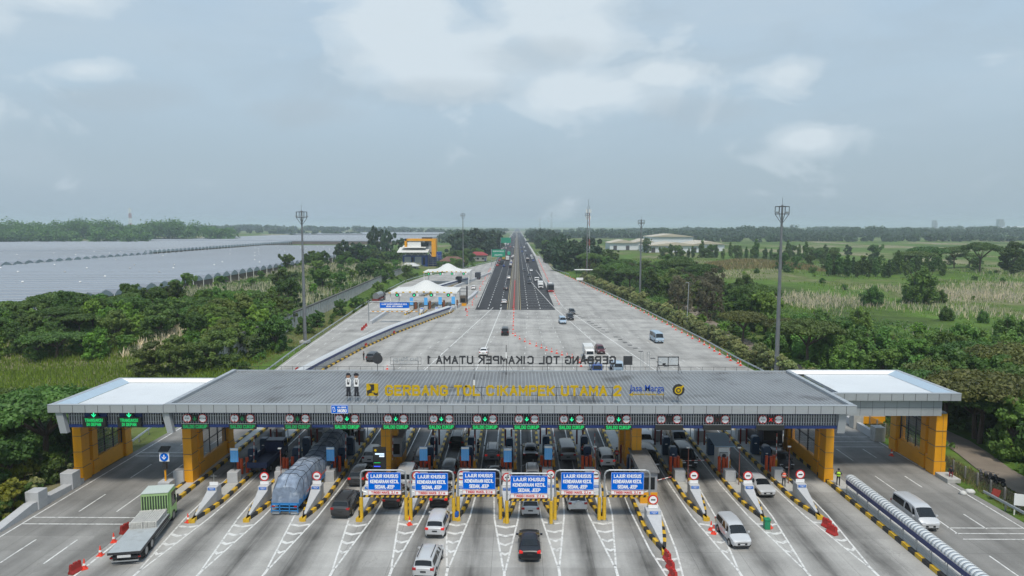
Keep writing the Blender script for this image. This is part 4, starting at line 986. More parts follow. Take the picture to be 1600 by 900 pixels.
x,y=G(282,758); tag(MB().mat(conc_white).box(-.55,.55,0,1.,0,1.5).build('concrete_block',loc=(x-.2,y,0),bevel=.03),'square pale block in front of the main left pillar','concrete block')
# islands under the two main outer pillars
island_mesh(-34.2,60.5,104,'x','left median island carrying the main left orange pillar',.85,nose=4,group='toll islands')
b=island_mesh(33.6,38,104,'x','long right median island with yellow and black kerb, carrying walkway and main right pillar',1.0,right=False,nose=.1,group='toll islands')
# outer left barrier
S=thing('concrete_barrier','sloping pale concrete barrier with square blocks in front of the far left pillar','barrier',(0,0,0))
b=MB().mat(conc_white); b.prism([(57.,0),(69.6,0),(69.6,.5),(63.5,.75),(62,.9),(58.5,.35),(57,.15)],'x',-46.6,-45.7); b.build('wall',parent=S)
for yy in (62.6,67.6): MB().mat(conc_white).box(-46.9,-45.6,yy,yy+1.3,0,1.75).build('end_block',parent=S,bevel=.04)
# right side base block
tag(MB().mat(concrete).box(-.7,.7,-2.2,0,0,.45).build('plinth',loc=(46.0,72.3,0),bevel=.03),'low concrete plinth in front of the far right pillar','concrete block')
S=thing('concrete_barrier','pale roadside concrete wall with square blocks behind the right pillar wall','barrier')
b=MB().mat(conc_white).prism([(85,0),(110,0),(110,.9),(85,.9)],'x',45.3,45.8); b.build('wall',parent=S)
for yy in (84,89.5,97): MB().mat(concrete).box(44.9,46.2,yy,yy+1.3,0,1.8).build('end_block',parent=S,bevel=.04)
S=thing('site_office','low grey and orange cabin behind the right pillar wall','cabin',(48.6,92,0)); MB().mat(mat('pale cabin wall',(.45,.48,.5),.5)).box(-1.8,1.8,0,11,0,2.9).build('wall',parent=S); MB().mat(orange).box(-1.83,1.83,-.03,11.03,0,1.0).build('orange_skirt',parent=S); MB().mat(galv).box(-2.1,2.1,-.4,11.4,2.9,3.05).build('roof',parent=S)
for yy in (1.,4.5,8): MB().mat(glass).box(-1.85,-1.81,yy,yy+2,1.2,2.4).build('window',parent=S)

# ---------------- covered walkway on the right median ----------------
S=thing('covered_walkway','long covered footway with an arched striped translucent roof along the right median','walkway',(33.5,0,0))
b=MB(); y=38.; wmat=mat('walkway sheet white',(.66,.68,.68),.4); gm=mat('walkway sheet grey',(.34,.38,.42),.35)
while y<66.6:
    for t in range(8):
        a0=math.pi*t/8; a1=math.pi*(t+1)/8; r_=.52
        for q,(m_,dy0,dy1) in enumerate(((wmat,0,.22),(gm,.22,.42))):
            rr=r_ if q==0 else r_-.04
            b.mat(m_).add([(rr*math.cos(a0),y+dy0,1.75+rr*.75*math.sin(a0)),(rr*math.cos(a1),y+dy0,1.75+rr*.75*math.sin(a1)),(rr*math.cos(a1),y+dy1,1.75+rr*.75*math.sin(a1)),(rr*math.cos(a0),y+dy1,1.75+rr*.75*math.sin(a0))],[(0,1,2,3)])
    y+=.42
b.build('arched_roof',parent=S)
MB().mat(navy).box(-.6,-.56,38,66.6,1.3,1.72).box(.56,.6,38,66.6,1.3,1.72).build('blue_side_band',parent=S)
y=38.4
while y<66.7:
    for s in (-1,1): MB().mat(galv).box(s*.56-.03,s*.56+.03,y-.03,y+.03,.2,1.75).build('post',parent=S)
    y+=2.
b=MB().mat(galv)
for s in (-1,1):
    for z in (.6,.95): b.box(s*.56-.02,s*.56+.02,38,66.6,z,z+.04)
b.build('hand_rail',parent=S)
MB().mat(mat('walk floor',(.5,.5,.48),.8)).box(-.68,.68,38,66.8,.203,.26).build('floor',parent=S)
# ---------------- vehicles ----------------
# station rows: (y, z_bottom, half width belt, z_belt, half width roof, z_roof); front of the vehicle is +Y
ST={
'mpv':[(-2.2,.42,.74,.92,.66,.96),(-2.13,.28,.83,1.0,.72,1.05),(-1.93,.25,.85,1.0,.66,1.6),(-1.0,.25,.86,.98,.67,1.69),(.1,.25,.86,.96,.66,1.68),(.65,.25,.86,.96,.62,1.6),(1.4,.25,.85,.96,.74,1.02),(2.0,.28,.81,.84,.68,.88),(2.2,.4,.68,.7,.58,.73)],
'suv':[(-2.35,.5,.8,1.0,.7,1.04),(-2.28,.34,.89,1.08,.78,1.13),(-2.08,.3,.92,1.08,.7,1.68),(-1.1,.3,.93,1.06,.71,1.79),(.1,.3,.93,1.05,.7,1.78),(.6,.3,.93,1.04,.66,1.7),(1.35,.3,.92,1.06,.8,1.12),(2.15,.34,.88,.98,.74,1.02),(2.37,.45,.76,.82,.62,.86)],
'sedan':[(-2.28,.42,.76,.9,.66,.93),(-2.2,.28,.86,.96,.72,1.0),(-1.62,.25,.89,.96,.74,1.02),(-.85,.25,.9,.94,.6,1.42),(.0,.25,.9,.93,.61,1.46),(.42,.25,.9,.93,.59,1.42),(1.25,.25,.89,.92,.74,.97),(2.05,.28,.84,.8,.7,.84),(2.27,.4,.7,.66,.58,.7)],
'van':[(-2.45,.42,.82,1.0,.74,1.05),(-2.42,.28,.9,1.08,.8,1.12),(-2.3,.27,.92,1.08,.76,1.86),(-1.1,.27,.93,1.06,.77,1.95),(.6,.27,.93,1.05,.76,1.93),(1.15,.27,.93,1.04,.72,1.84),(2.0,.28,.91,1.04,.78,1.1),(2.3,.3,.86,.9,.72,.94),(2.45,.4,.74,.72,.62,.75)],
'microbus':[(-3.0,.42,.9,1.1,.84,1.2),(-2.97,.32,.97,1.15,.9,1.25),(-2.9,.3,.99,1.15,.84,2.3),(-1.2,.3,1.0,1.15,.85,2.45),(2.1,.3,1.0,1.15,.85,2.42),(2.45,.3,1.0,1.12,.82,2.32),(2.95,.3,.98,1.15,.86,1.25),(3.05,.32,.95,.95,.82,1.0),(3.12,.42,.85,.75,.7,.8)],
}
IDX={'mpv':(1,2,5,6),'suv':(1,2,5,6),'sedan':(2,3,5,6),'van':(1,2,5,6),'microbus':(1,2,5,6)}
WH={'mpv':(1.42,-1.3,.32),'suv':(1.45,-1.38,.38),'sedan':(1.42,-1.35,.32),'van':(1.6,-1.45,.34),'microbus':(2.1,-1.9,.36)}
def secpts(st):
    y,zb,w,zl,wt,zt=st; dz=min(.09,(zt-zl)*.4)
    return [(0,zb),(w*.86,zb),(w*.975,zb+.13),(w,(zb+zl)/2),(w*.985,zl),(wt,zt-dz),(wt-.14,zt-dz*.12),(wt*.45,zt+.012),(0,zt+.02)]
def Spt(tab,u,v,side=1):    # v: section index float 0..8, negative side mirrored
    i=min(int(u),len(tab)-2); f=u-i; A=secpts(tab[i]); B=secpts(tab[i+1]); y=tab[i][0]*(1-f)+tab[i+1][0]*f
    j=min(int(v),7); g=v-j
    def P(S): return (S[j][0]*(1-g)+S[j+1][0]*g,S[j][1]*(1-g)+S[j+1][1]*g)
    a,b=P(A),P(B); return Vector((side*(a[0]*(1-f)+b[0]*f),y,a[1]*(1-f)+b[1]*f))
def patch(mb,tab,us,vs_,side,off=.012):
    g=[]
    for u in us:
        row=[]
        for v in vs_:
            p=Spt(tab,u,v,side); du=Spt(tab,min(u+.01,len(tab)-1.001),v,side)-Spt(tab,max(u-.01,0),v,side); dv=Spt(tab,u,min(v+.01,8),side)-Spt(tab,u,max(v-.01,0),side)
            n=du.cross(dv)*(-side); 
            if n.length>0: n.normalize()
            c=Vector((0,p.y,.8)); 
            if n.dot(p-c)<0: n=-n
            row.append(p+n*off)
        g.append(row)
    V=[p for r_ in g for p in r_]; k=len(vs_); F=[]
    for i in range(len(us)-1):
        for j in range(k-1):
            q=(i*k+j,i*k+j+1,(i+1)*k+j+1,(i+1)*k+j); F.append(q if side<0 else q[::-1])
    mb.add(V,F)
def wheel(parent,x,y,r_,w=.2,name='wheel',detail=True):
    s=1 if x>0 else -1
    wq=MB().mat(black).tube((x-s*w,y,r_),(x,y,r_),r_,16).build(name,parent=parent,smooth=50)
    if detail: MB().mat(rim).tube((x,y,r_),(x+s*.012,y,r_),r_*.62,10).build('rim',parent=wq)
def car(kind,paint_,label=None,rails=False,spare=False,lit=False,cat='car',glassm=None,roof_load=False,detail=True):
    tab=ST[kind]; r0,r1,w0,w1=IDX[kind]; gl=glassm or glass
    S=thing({'van':'minivan','microbus':'minibus','suv':'suv','mpv':'passenger_car','sedan':'sedan_car'}[kind],label,cat)
    b=MB().mat(paint_); full=[]
    for st in tab:
        s=secpts(st); ring=[(x,st[0],z) for x,z in s]+[(-x,st[0],z) for x,z in s[1:-1][::-1]]; full.append(ring)
    k=len(full[0]); V=[p for r_ in full for p in r_]; F=[(i*k+j,i*k+(j+1)%k,(i+1)*k+(j+1)%k,(i+1)*k+j) for i in range(len(full)-1) for j in range(k)]
    F=[f[::-1] for f in F]; n=len(full)
    b.add(V,F); b.add(full[0],[tuple(range(k))]); b.add(full[-1],[tuple(range(k))[::-1]])
    b.build('body',parent=S,smooth=32)
    # glazing
    m=MB().mat(gl); eps=.09
    for sd in (1,-1): patch(m,tab,[w0+.1,w0+.5,w1-.08],[5.15,6,7,8],sd,.01)
    m.build('windscreen',parent=S,smooth=60)
    m=MB().mat(gl)
    for sd in (1,-1): patch(m,tab,[r0+.18,r0+.5,r1-.14],[5.3,6,7,8],sd,.01)
    m.build('rear_window',parent=S,smooth=60)
    lenu=[(r1+.12,r1+.95),(r1+1.0,r1+1.95)] ; lenu=[(r1+.08,r1+(w0-r1)*.48),(r1+(w0-r1)*.52,w0+.45)]
    for sd in (1,-1):
        m=MB().mat(gl)
        for ua,ub in lenu: patch(m,tab,[ua,(ua+ub)/2,ub] if int(ua)!=int(ub) else [ua,ub],[4.12,4.85],sd,.008)
        m.build('side_windows',parent=S,smooth=60)
    # lights, bumpers, plates
    y0=tab[1][0]; zl=tab[1][3]; wl=tab[1][2]; yf=tab[-2][0]; wf=tab[-2][2]; zf=tab[-2][3]
    for sd in (1,-1):
        MB().mat(lampredlit if lit else lampred).box(sd*wl*.66,sd*(wl+.006),y0-.09,y0+.16,zl-.16,zl+.03).build('tail_light',parent=S,bevel=.02)
        MB().mat(lampwhite).box(sd*wf*.52,sd*(wf-.03),yf-.06,yf+.14,zf-.17,zf-.02).build('headlight',parent=S,bevel=.03)
        MB().mat(paint_ if paint_ is not P_white else blackp).box(sd*(tab[5][2]+.02),sd*(tab[5][2]+.22),tab[5][0]+.3,tab[5][0]+.42,tab[5][3]+.0,tab[5][3]+.16).build('wing_mirror',parent=S,bevel=.02)
    MB().mat(blackp).box(-wf*.5,wf*.5,tab[-1][0]-.05,tab[-1][0]+.02,.45,.62).box(-wf*.8,wf*.8,tab[-1][0]-.2,tab[-1][0]-.02,.27,.38).build('front_grille',parent=S)
    MB().mat(blackp).box(-wl*.8,wl*.8,tab[0][0]-.012,tab[0][0]+.1,.3,.45).build('bumper_trim',parent=S)
    MB().mat(plate).box(-.22,.22,tab[0][0]-.03,tab[0][0]-.013,.68,.8).build('licence_plate',parent=S); MB().mat(platew).box(-.2,.2,tab[-1][0]+.021,tab[-1][0]+.03,.47,.57).build('licence_plate',parent=S)
    fa,ra,wr=WH[kind]
    for sd in (1,-1):
        for yy in (fa,ra):
            wx=sd*(tab[4][2]+.012); wheel(S,wx,yy,wr,.22,detail=detail)
            MB().mat(blackp).tube((wx-sd*.03,yy,wr+.02),(wx-sd*.008,yy,wr+.02),wr+.06,16).build('wheel_arch',parent=S)
    if rails:
        for sd in (1,-1): MB().mat(darkmetal if paint_ is not P_black else galv).box(sd*(tab[3][4]-.16),sd*(tab[3][4]-.12),tab[2][0]+.2,tab[4][0]+.2,tab[3][5]-.02,tab[3][5]+.07).build('roof_rail',parent=S)
    if spare:
        MB().mat(P_white).tube((0.05,y0-.3,.98),(0.05,y0-.04,.98),.34,20).build('spare_wheel_cover',parent=S,smooth=40)
    return S
def place(S,x,y,rz=0.,label=None,group=None,z=.0): S.location=(x,y,z); S.rotation_euler=(0,0,rz); tag(S,label,None,group); return S
def at(px,py): return G(px,py)
AW=0.; TO=math.pi
def putcar(kind,p,px,py,rz,lab,front=False,**k):
    """px,py: photograph pixel of the near bumper on the ground"""
    x,y=G(px,py); L2={'mpv':2.2,'suv':2.36,'sedan':2.27,'van':2.45,'microbus':3.1}[kind]
    a=rz if rz<2 else rz-math.pi
    return place(car(kind,p,lab,**k),x-math.sin(a)*L2,y+math.cos(a)*L2,rz)
putcar('suv',P_dgrey,531,812,-.06,'dark grey SUV nearest the camera left of the first blue portal',rails=True)
putcar('mpv',P_dgrey,556,762,0,'dark grey hatchback with lit brake lamps between the second and first portals queue',lit=True)
putcar('mpv',P_white,577,728,0,'white car mostly hidden by the dark information screen')
putcar('mpv',P_black,611,797,0,'black car passing under the leftmost blue portal',rails=False)
putcar('van',P_silver,630,768,0,'silver minivan hidden behind the leftmost blue sign')
putcar('suv',P_brown,655,737,.0,'brown-black car with silver roof rails in the lane behind the first two signs',lit=True,rails=True)
putcar('suv',P_black,713,704,0,'black SUV furthest up the lane between the second and third portals',rails=True)
putcar('sedan',P_black,685,795,0,'black sedan with lit tail lamps under the second portal',lit=True)
putcar('mpv',P_silver,679,843,-.05,'silver people carrier with lit tail lamps following the black sedan',lit=True)
putcar('mpv',P_silver,661,908,-.07,'silver people carrier cut off by the bottom edge',rails=True)
putcar('mpv',P_dgrey,700,752,0,'dark car hidden behind the second blue sign')
putcar('mpv',P_grey,769,724,0,'grey people carrier with lit tail lamps at the third lane booth',lit=True,rails=True)
putcar('sedan',P_black,772,762,0,'black sedan behind the third blue sign, only its roof showing')
putcar('sedan',P_black,829,722,0,'black sedan under the canopy straight behind the fourth portal')
putcar('mpv',P_silver,829,810,0,'silver hatchback leaving under the fourth portal',lit=False)
putcar('mpv',P_grey,832,760,0,'grey car roof just above the fourth blue sign',rails=True)
putcar('sedan',P_black,828,880,-.0,'black sedan at the bottom, just right of the middle',lit=True)
putcar('van',P_grey,888,724,.03,'grey minivan at the booth behind the fifth portal')
putcar('suv',P_white,903,803,.02,'white SUV with a spare wheel on its back under the fifth portal',spare=True)
putcar('mpv',P_white,950,733,.04,'white car with a bright roof panel left of the right orange centre pillar',lit=True)
# right-hand lanes, facing the camera
putcar('mpv',P_white,1012,704,TO,'white car half hidden by the right orange centre pillar')
putcar('van',P_black,1018,737,TO,'black car with a white bumper behind the grey-roofed booth')
putcar('van',P_grey,1064,702,TO,'grey van further up the lane of the black minivan')
putcar('van',P_black,1078,734,TO,'black minivan facing the camera at the raised boom')
putcar('mpv',P_silver,1190,778,TO-.04,'silver hatchback with dark windscreen leaving the thirteenth lane',front=True) if 0 else putcar('sedan',P_silver,1200,779,TO+.05,'silver-grey sedan driving out between the twelfth and thirteenth islands')
putcar('mpv',P_silver,1160,860,TO+.06,'silver people carrier facing the camera, lower right of the twelfth island')
putcar('van',P_silver,1454,832,TO,'large silver van driving toward the camera on the right outer road')
putcar('mpv',P_dgrey,1230,737,TO,'dark car with pale bumper leaving the last booth lane')
# beyond the gate
putcar('sedan',P_white,755,557,0,'white sedan driving away just beyond the mirrored letters')
putcar('van',P_black,789,525,0,'black van driving away on the plaza beyond the gate')
putcar('mpv',P_maroon,940,554,TO+.05,'maroon people carrier coming toward the gate')
putcar('microbus',P_lblue,1031,537,TO+.05,'silver-blue minibus coming toward the gate on the right')
putcar('van',P_lblue,880,507,TO+.03,'pale blue van coming, left one of three close together'); putcar('suv',P_black,892,501,TO+.04,'black SUV coming, middle one of three close together'); putcar('mpv',P_dgrey,895,492,TO+.04,'dark car coming, rear one of three close together')
putcar('suv',P_dgrey,578,566,-.1,'black SUV parked with an open door beside the blue barrier fence left of the plaza')
# traffic further out: prototypes copied
FAR={}
def far(kind,pn,p,x,y,rz,lab,group='vehicles on the distant highway'):
    key=(kind,pn)
    if key not in FAR: FAR[key]=place(car(kind,p,lab,detail=False),x,y,rz,lab,group)
    else: c=dup(FAR[key],(x,y,0),rz,lab,group)
fl=[('sedan','white',P_white,788,474,AW,'white sedan driving away at the near end of the left dark asphalt'),('mpv','dgrey',P_dgrey,790,453,AW,'dark grey car ahead of the white sedan on the left asphalt'),('mpv','silver',P_silver,795,436,AW,'silver car third in the inner left asphalt lane'),
('mpv','dgrey',P_dgrey,827,443,TO,'dark car coming in the inner lane left of the white truck'),('sedan','dgrey',P_dgrey,827,432,TO,'dark sedan coming just behind the inner-lane dark car'),('mpv','dgrey',P_dgrey,819,424,TO,'dark car coming close to the median'),('sedan','white',P_white,830,424,TO,'white sedan coming at the start of the solid white line'),
('mpv','blue',P_blue,799,412,AW,'blue car driving away beside the median'),('mpv','black',P_black,801,405,AW,'dark car driving away in the far left asphalt lane'),('mpv','white',P_white,802,401,AW,'white car far along the left asphalt')]
for k_,pn,p,px,py,rz,lab in fl: x,y=G(px,py); far(k_,pn,p,x,y,rz,lab)
random.seed(11)
cols=[('white',P_white),('dgrey',P_dgrey),('silver',P_silver),('black',P_black),('red',P_red),('blue',P_blue)]
for i in range(60):
    away=i%5<3; y=(430 if away else 500)+i*i*.6+random.random()*25; ln=random.choice((-13.5,-9.,-4.6)) if away else random.choice((4.8,8.6,12.3))
    pn,p=random.choice(cols); far(random.choice(('mpv','sedan','mpv','van')),pn,p,ln,y,AW if away else TO,'car in the dense far traffic driving away' if away else 'car in the sparse far traffic coming closer','far traffic driving away' if away else 'far traffic coming closer')

# trucks and buses
def truck_cab(S,y0,y1,w,h,p,zb=.5,slope=.25,glassy=True):
    b=MB().mat(p); prof=[(y0,zb),(y1,zb),(y1+.02,zb+.9),(y1-slope,h-.15),(y1-slope-.15,h),(y0,h)]
    b.prism([(a,c) for a,c in prof],'x',-w/2,w/2); b.build('cab',parent=S,bevel=.06)
    zz=zb+.95
    MB().mat(glass).add([(-w/2+.12,y1+.03,zz),(w/2-.12,y1+.03,zz),(w/2-.2,y1-slope+.05,h-.25),(-w/2+.2,y1-slope+.05,h-.25)],[(1,0,3,2)]).build('windscreen',parent=S)
    for s in (-1,1):
        MB().mat(glass).prism([(y0+.45,zz),(y1-.2,zz),(y1-slope-.15,h-.3),(y0+.45,h-.3)],'x',s*(w/2)+(0 if s>0 else -.012),s*(w/2)+(.012 if s>0 else 0)).build('side_window',parent=S)
        MB().mat(lampwhite).box(s*w*.28,s*w*.44,y1+.0,y1+.06,zb+.15,zb+.38).build('headlight',parent=S); MB().mat(blackp).box(s*(w/2+.05),s*(w/2+.2),y1-.1,y1,zz+.1,zz+.65).build('mirror',parent=S)
    MB().mat(blackp).box(-w*.3,w*.3,y1+.01,y1+.04,zb+.12,zb+.45).box(-w/2,w/2,y1-.1,y1+.05,zb-.2,zb).build('bumper',parent=S)
def axles(S,ys,w,r_=.5,dual=True):
    for yy in ys:
        for s in (-1,1): wheel(S,s*w/2,yy,r_,.5 if dual else .3)
# flatbed truck
S=thing('flatbed_truck','pale green flatbed truck carrying a low stack of white concrete panels, at lower left','truck',(-31.42,52.8,0),.18)
MB().mat(darkmetal).box(-.45,-.25,-.2,7.6,.7,.95).box(.25,.45,-.2,7.6,.7,.95).box(-1.1,1.1,-.7,-.5,.55,.75).build('chassis',parent=S)
MB().mat(mat('worn steel deck',(.42,.45,.46),.5,metal=.2,var=.08,vscale=1.5,stain=((.3,.3,.29),1.2,.55,.5))).box(-1.2,1.2,-.9,6.3,1.1,1.2).build('flat_bed',parent=S); MB().mat(darkmetal).box(-1.22,1.22,-.93,-.9,1.0,1.19).box(-1.24,-1.2,-.9,6.3,.98,1.17).box(1.2,1.24,-.9,6.3,.98,1.17).build('bed_rim',parent=S)
truck_cab(S,6.8,8.7,2.3,3.05,P_green)
b=MB().mat(mat('pale green steel',(.3,.45,.2),.5))
b.box(-1.15,1.15,6.4,6.48,2.85,3.0).box(-1.15,1.15,6.4,6.48,1.2,1.35)
for t in range(11): b.box(-1.15+t*.22,-1.08+t*.22,6.4,6.46,1.3,2.9)
b.mat(mat('headboard dark mesh',(.05,.08,.05),.7)).box(-1.1,1.1,6.5,6.54,1.3,2.9); b.build('headboard',parent=S)
MB().mat(mat('pale roof shield',(.5,.56,.52),.4)).box(-1.15,1.15,6.45,8.4,3.06,3.12).build('cab_roof_shield',parent=S)
axles(S,(.6,1.9,7.7),2.3,.5)
for s in (-1,1):
    b=MB().mat(galv)
    for z in (.5,.7,.9): b.box(s*1.15-.02,s*1.15+.02,2.7,6.9,z,z+.06)
    b.build('side_guard',parent=S)
    MB().mat(blackp).box(s*.75,s*1.15,-.1,-.08,.15,.8).build('mud_flap',parent=S); MB().mat(lampred).box(s*.95,s*1.15,-.72,-.7,.6,.72).build('tail_light',parent=S)
MB().mat(platew).box(-.5,.5,-.95,-.93,.75,.95).build('licence_plate',parent=S); MB().mat(galv).box(-1.0,1.0,-.8,-.72,.35,.45).build('rear_bumper',parent=S)
slab=mat('weathered concrete panel',(.5,.49,.46),.85,var=.15,vscale=5)
Q=thing('panel_stack','stack of slotted white concrete panels lying on the pale green flatbed truck','cargo',(-31.42,52.8,1.2),.18)
b=MB().mat(slab)
for xx in (-1.1,.03):
    for l_ in range(3):
        for t in range(6): b.box(xx+t*.185,xx+t*.185+.125,3.3+random.random()*.1,6.1+random.random()*.12,.0+l_*.19,.12+l_*.19)
        b.box(xx,xx+1.06,3.4,3.52,.12+l_*.19,.19+l_*.19); b.box(xx,xx+1.06,5.8,5.9,.12+l_*.19,.19+l_*.19)
b.build('panels',parent=Q)
# tarpaulin trailer
x,y=G(445,806); S=thing('tarpaulin_truck','long truck with a bulging blue-grey tarpaulin load and blue tail frame','truck',(x,y+.3,0),-.035)
LT=17.0; P_tb=mat('truck blue paint',(.03,.20,.48),.5,var=.1,stain=((.2,.08,.04),2,.6,.5))
nb=26; vs_=[];fs_=[]
rng_=random.Random(3); K=13
for i in range(nb+1):
    t=i/nb; yy=LT*t; hh=3.25+.18*math.sin(t*9)+.1*math.sin(t*23); w_=1.28+.05*math.sin(t*17)
    if t<.05: hh-= (1-t/.05)*.6
    if t>.96: hh-=.4
    for j_ in range(K):
        a=j_/(K-1); ang=math.pi*a; cx_=math.cos(ang); sx=math.sin(ang)
        px_=w_*(abs(cx_)**.55)*(1 if cx_>0 else -1); pz=1.15+(hh-1.15)*sx**.5
        n_=.05*math.sin(yy*3.1+j_*1.7)+.04*math.sin(yy*7.3-j_*2.9)+rng_.uniform(-.03,.03)
        vs_.append((px_+n_*.6*cx_,yy+rng_.uniform(-.08,.08),pz+n_*sx))
fs_=[(i*K+j_,i*K+j_+1,(i+1)*K+j_+1,(i+1)*K+j_) for i in range(nb) for j_ in range(K-1)]
b=MB().mat(tarpm).add(vs_,fs_); b.add([vs_[j_] for j_ in range(K)]+[],[tuple(range(K))[::-1]]); b.add([vs_[nb*K+j_] for j_ in range(K)],[tuple(range(K))]); 
tp=b.build('tarpaulin',parent=S,smooth=60)
b=MB().mat(mat('rope',(.03,.035,.045),.9))
for i in range(2,nb,2):
    for j_ in range(K-1): b.tube(Vector(vs_[i*K+j_])+Vector((0,0,.03)),Vector(vs_[i*K+j_+1])+Vector((0,0,.03)),.02,4,cap=False)
for j_ in (3,6,9):
    for i in range(nb): b.tube(Vector(vs_[i*K+j_])+Vector((0,0,.03)),Vector(vs_[(i+1)*K+j_])+Vector((0,0,.03)),.02,4,cap=False)
b.build('ropes',parent=tp)
MB().mat(P_tb).box(-1.3,1.3,-.05,LT,1.0,1.15).box(-1.32,-1.28,-.05,LT,.85,1.4).box(1.28,1.32,-.05,LT,.85,1.4).build('load_bed',parent=S)
b=MB().mat(P_tb)
for z in (.45,.75,1.02): b.box(-1.3,1.3,-.3,-.22,z,z+.08)
for xx in (-1.3,-.5,.42,1.22): b.box(xx,xx+.08,-.3,-.22,.3,1.1)
b.build('tail_frame',parent=S)
for s in (-1,1): MB().mat(mat('pale mud flap',(.3,.33,.36),.6)).box(s*.55,s*1.2,-.2,-.18,.12,.5).build('mud_flap',parent=S); MB().mat(lampred).box(s*.9,s*1.2,-.33,-.3,.85,.98).build('tail_light',parent=S); MB().mat(orange_red).box(s*1.3,s*1.34,2.,15,1.4,1.48).build('red_side_rail',parent=S)
axles(S,(1.6,2.9,4.2,12.2,13.5,17.6),2.4,.5)
truck_cab(S,LT+.3,LT+2.3,2.45,3.0,P_dgreen)
def boxtruck(x,y,rz,lab,p,boxm,Lb=5.5,h=2.9,w=2.2,name='box_truck',group=None,openbed=False,load=None):
    S=thing(name,lab,'truck',(x,y,0),rz,group)
    MB().mat(darkmetal).box(-.4,.4,0,Lb+1.8,.6,.9).build('chassis',parent=S)
    if openbed:
        b=MB().mat(boxm).box(-w/2,w/2,0,Lb,.9,1.02).box(-w/2,-w/2+.06,0,Lb,1.02,1.5).box(w/2-.06,w/2,0,Lb,1.02,1.5).box(-w/2+.06,w/2-.06,0,.06,1.02,1.5).box(-w/2+.06,w/2-.06,Lb-.06,Lb,1.02,2.1)
        b.build('load_bed',parent=S)
    else: MB().mat(boxm).box(-w/2,w/2,0,Lb,.9,h).build('cargo_box',parent=S,bevel=.04)
    truck_cab(S,Lb+.15,Lb+1.9,w*.92,2.25 if h<3.2 else 2.7,p,zb=.45)
    axles(S,(1.3,Lb+1.1),w*.95,.42)
    for s in (-1,1): MB().mat(lampred).box(s*w*.3,s*w*.45,-.04,0,.7,.82).build('tail_light',parent=S)
    MB().mat(plate).box(-.25,.25,-.03,0,.65,.8).build('licence_plate',parent=S)
    return S
P_box=mat('grey cargo box',(.3,.31,.3),.5,var=.1,stain=((.15,.13,.11),1,.6,.4)); P_boxw=mat('white cargo box',(.6,.61,.6),.45,var=.05); P_dark=mat('dark load',(.035,.04,.05),.7,var=.3)
x,y=G(500,722); boxtruck(x-.3,y+16,0,'dark green truck with a dull red tailgate just ahead of the tarpaulin truck',P_dgreen,mat('dull red tailgate',(.09,.03,.03),.7,var=.2),6,3.6,2.5)
x,y=G(470,730); boxtruck(x-1.,y+9,0,'white-bodied box truck in the lane left of the tarpaulin truck under the canopy',P_white,P_box,4.5,3.,2.0)
x,y=G(418,745); boxtruck(x-1.2,y+.2,TO*0,'dark blue open truck waiting left of the tarpaulin truck',mat('dark blue cab',(.012,.02,.06),.4),mat('dark blue bed',(.02,.035,.10),.6,var=.2),5.2,2.4,2.2,openbed=True)
x,y=G(921,566); boxtruck(x+.2,y+7,TO,'white box truck seen through the mirrored letters on the plaza',P_white,P_boxw,4.2,2.7,1.9,name='box_truck')
x,y=G(968,588); boxtruck(x,y+7.5,TO,'pale blue open truck partly hidden by the square dark roof panel',P_lblue,mat('pale bed',(.35,.42,.5),.6,var=.1),4.2,2.2,1.9,openbed=True)
x,y=G(935,592); boxtruck(x,y+7.5,TO,'blue-grey open truck just beyond the roof edge, between the mirrored letters',P_blue,mat('pale bed',(.35,.42,.5),.6,var=.1),4.0,2.2,1.9,openbed=True)
def bus(x,y,rz,lab,p,L_=10.5,w=2.5,h=3.3,stripe=None,group=None):
    S=thing('bus',lab,'bus',(x,y,0),rz,group)
    MB().mat(p).prism([(0,.35),(L_,.35),(L_+.1,1.2),(L_-.15,h-.1),(L_-.4,h),(.2,h),(0,h-.2)],'x',-w/2,w/2).build('body',parent=S,bevel=.08)
    MB().mat(glass).add([(-w/2+.15,L_+.12,1.25),(w/2-.15,L_+.12,1.25),(w/2-.2,L_-.08,h-.35),(-w/2+.2,L_-.08,h-.35)],[(1,0,3,2)]).build('windscreen',parent=S)
    for s in (-1,1):
        for t in range(6): MB().mat(glass).box(s*w/2-.012,s*w/2+.012,.8+t*(L_-2)/6,.8+(t+.9)*(L_-2)/6,1.5,h-.55).build('side_window',parent=S)
        MB().mat(lampwhite).box(s*.75,s*1.1,L_+.05,L_+.12,.65,.85).build('headlight',parent=S)
    MB().mat(glass).box(-.9,.9,-.02,0.01,1.8,h-.5).build('rear_window',parent=S); MB().mat(stripe or blackp).box(-w/2-.01,w/2+.01,L_-1.5,L_+.08,.4,.95).build('front_skirt',parent=S)
    MB().mat(whitep).box(-.8,.8,3,5.5,h,h+.2).build('roof_unit',parent=S); axles(S,(2.4,L_-2.2),w,.48); return S
x,y=G(861,457); bus(x,y+10.6,TO,'red-fronted dark coach coming, right of the white truck',P_dgrey,stripe=P_red)
x,y=G(845,452); boxtruck(x,y+8,TO,'white truck coming in the middle of three heavy vehicles on the right asphalt',P_white,P_boxw,5.8,3.1,2.3)
x,y=G(839,441); boxtruck(x,y+9,TO,'white open truck coming just behind the white box truck',P_white,P_box,5.8,2.5,2.3,openbed=True)
x,y=G(824.5,411); bus(x,y+10,TO,'brown and white coach coming far along the right asphalt',P_brown)
x,y=G(793,408); boxtruck(x,y+2,AW,'white-tailed box truck driving away on the left asphalt',P_white,P_boxw,8,3.6,2.5)
x,y=G(795,400); boxtruck(x,y+3,AW,'teal box truck driving away on the left asphalt',P_teal,mat('teal box',(.03,.4,.25),.5),8,3.6,2.5)
x,y=G(784,414); boxtruck(x,y+2,AW,'dark loaded truck driving away near the left asphalt edge',P_dgrey,P_dark,8,3.0,2.5)
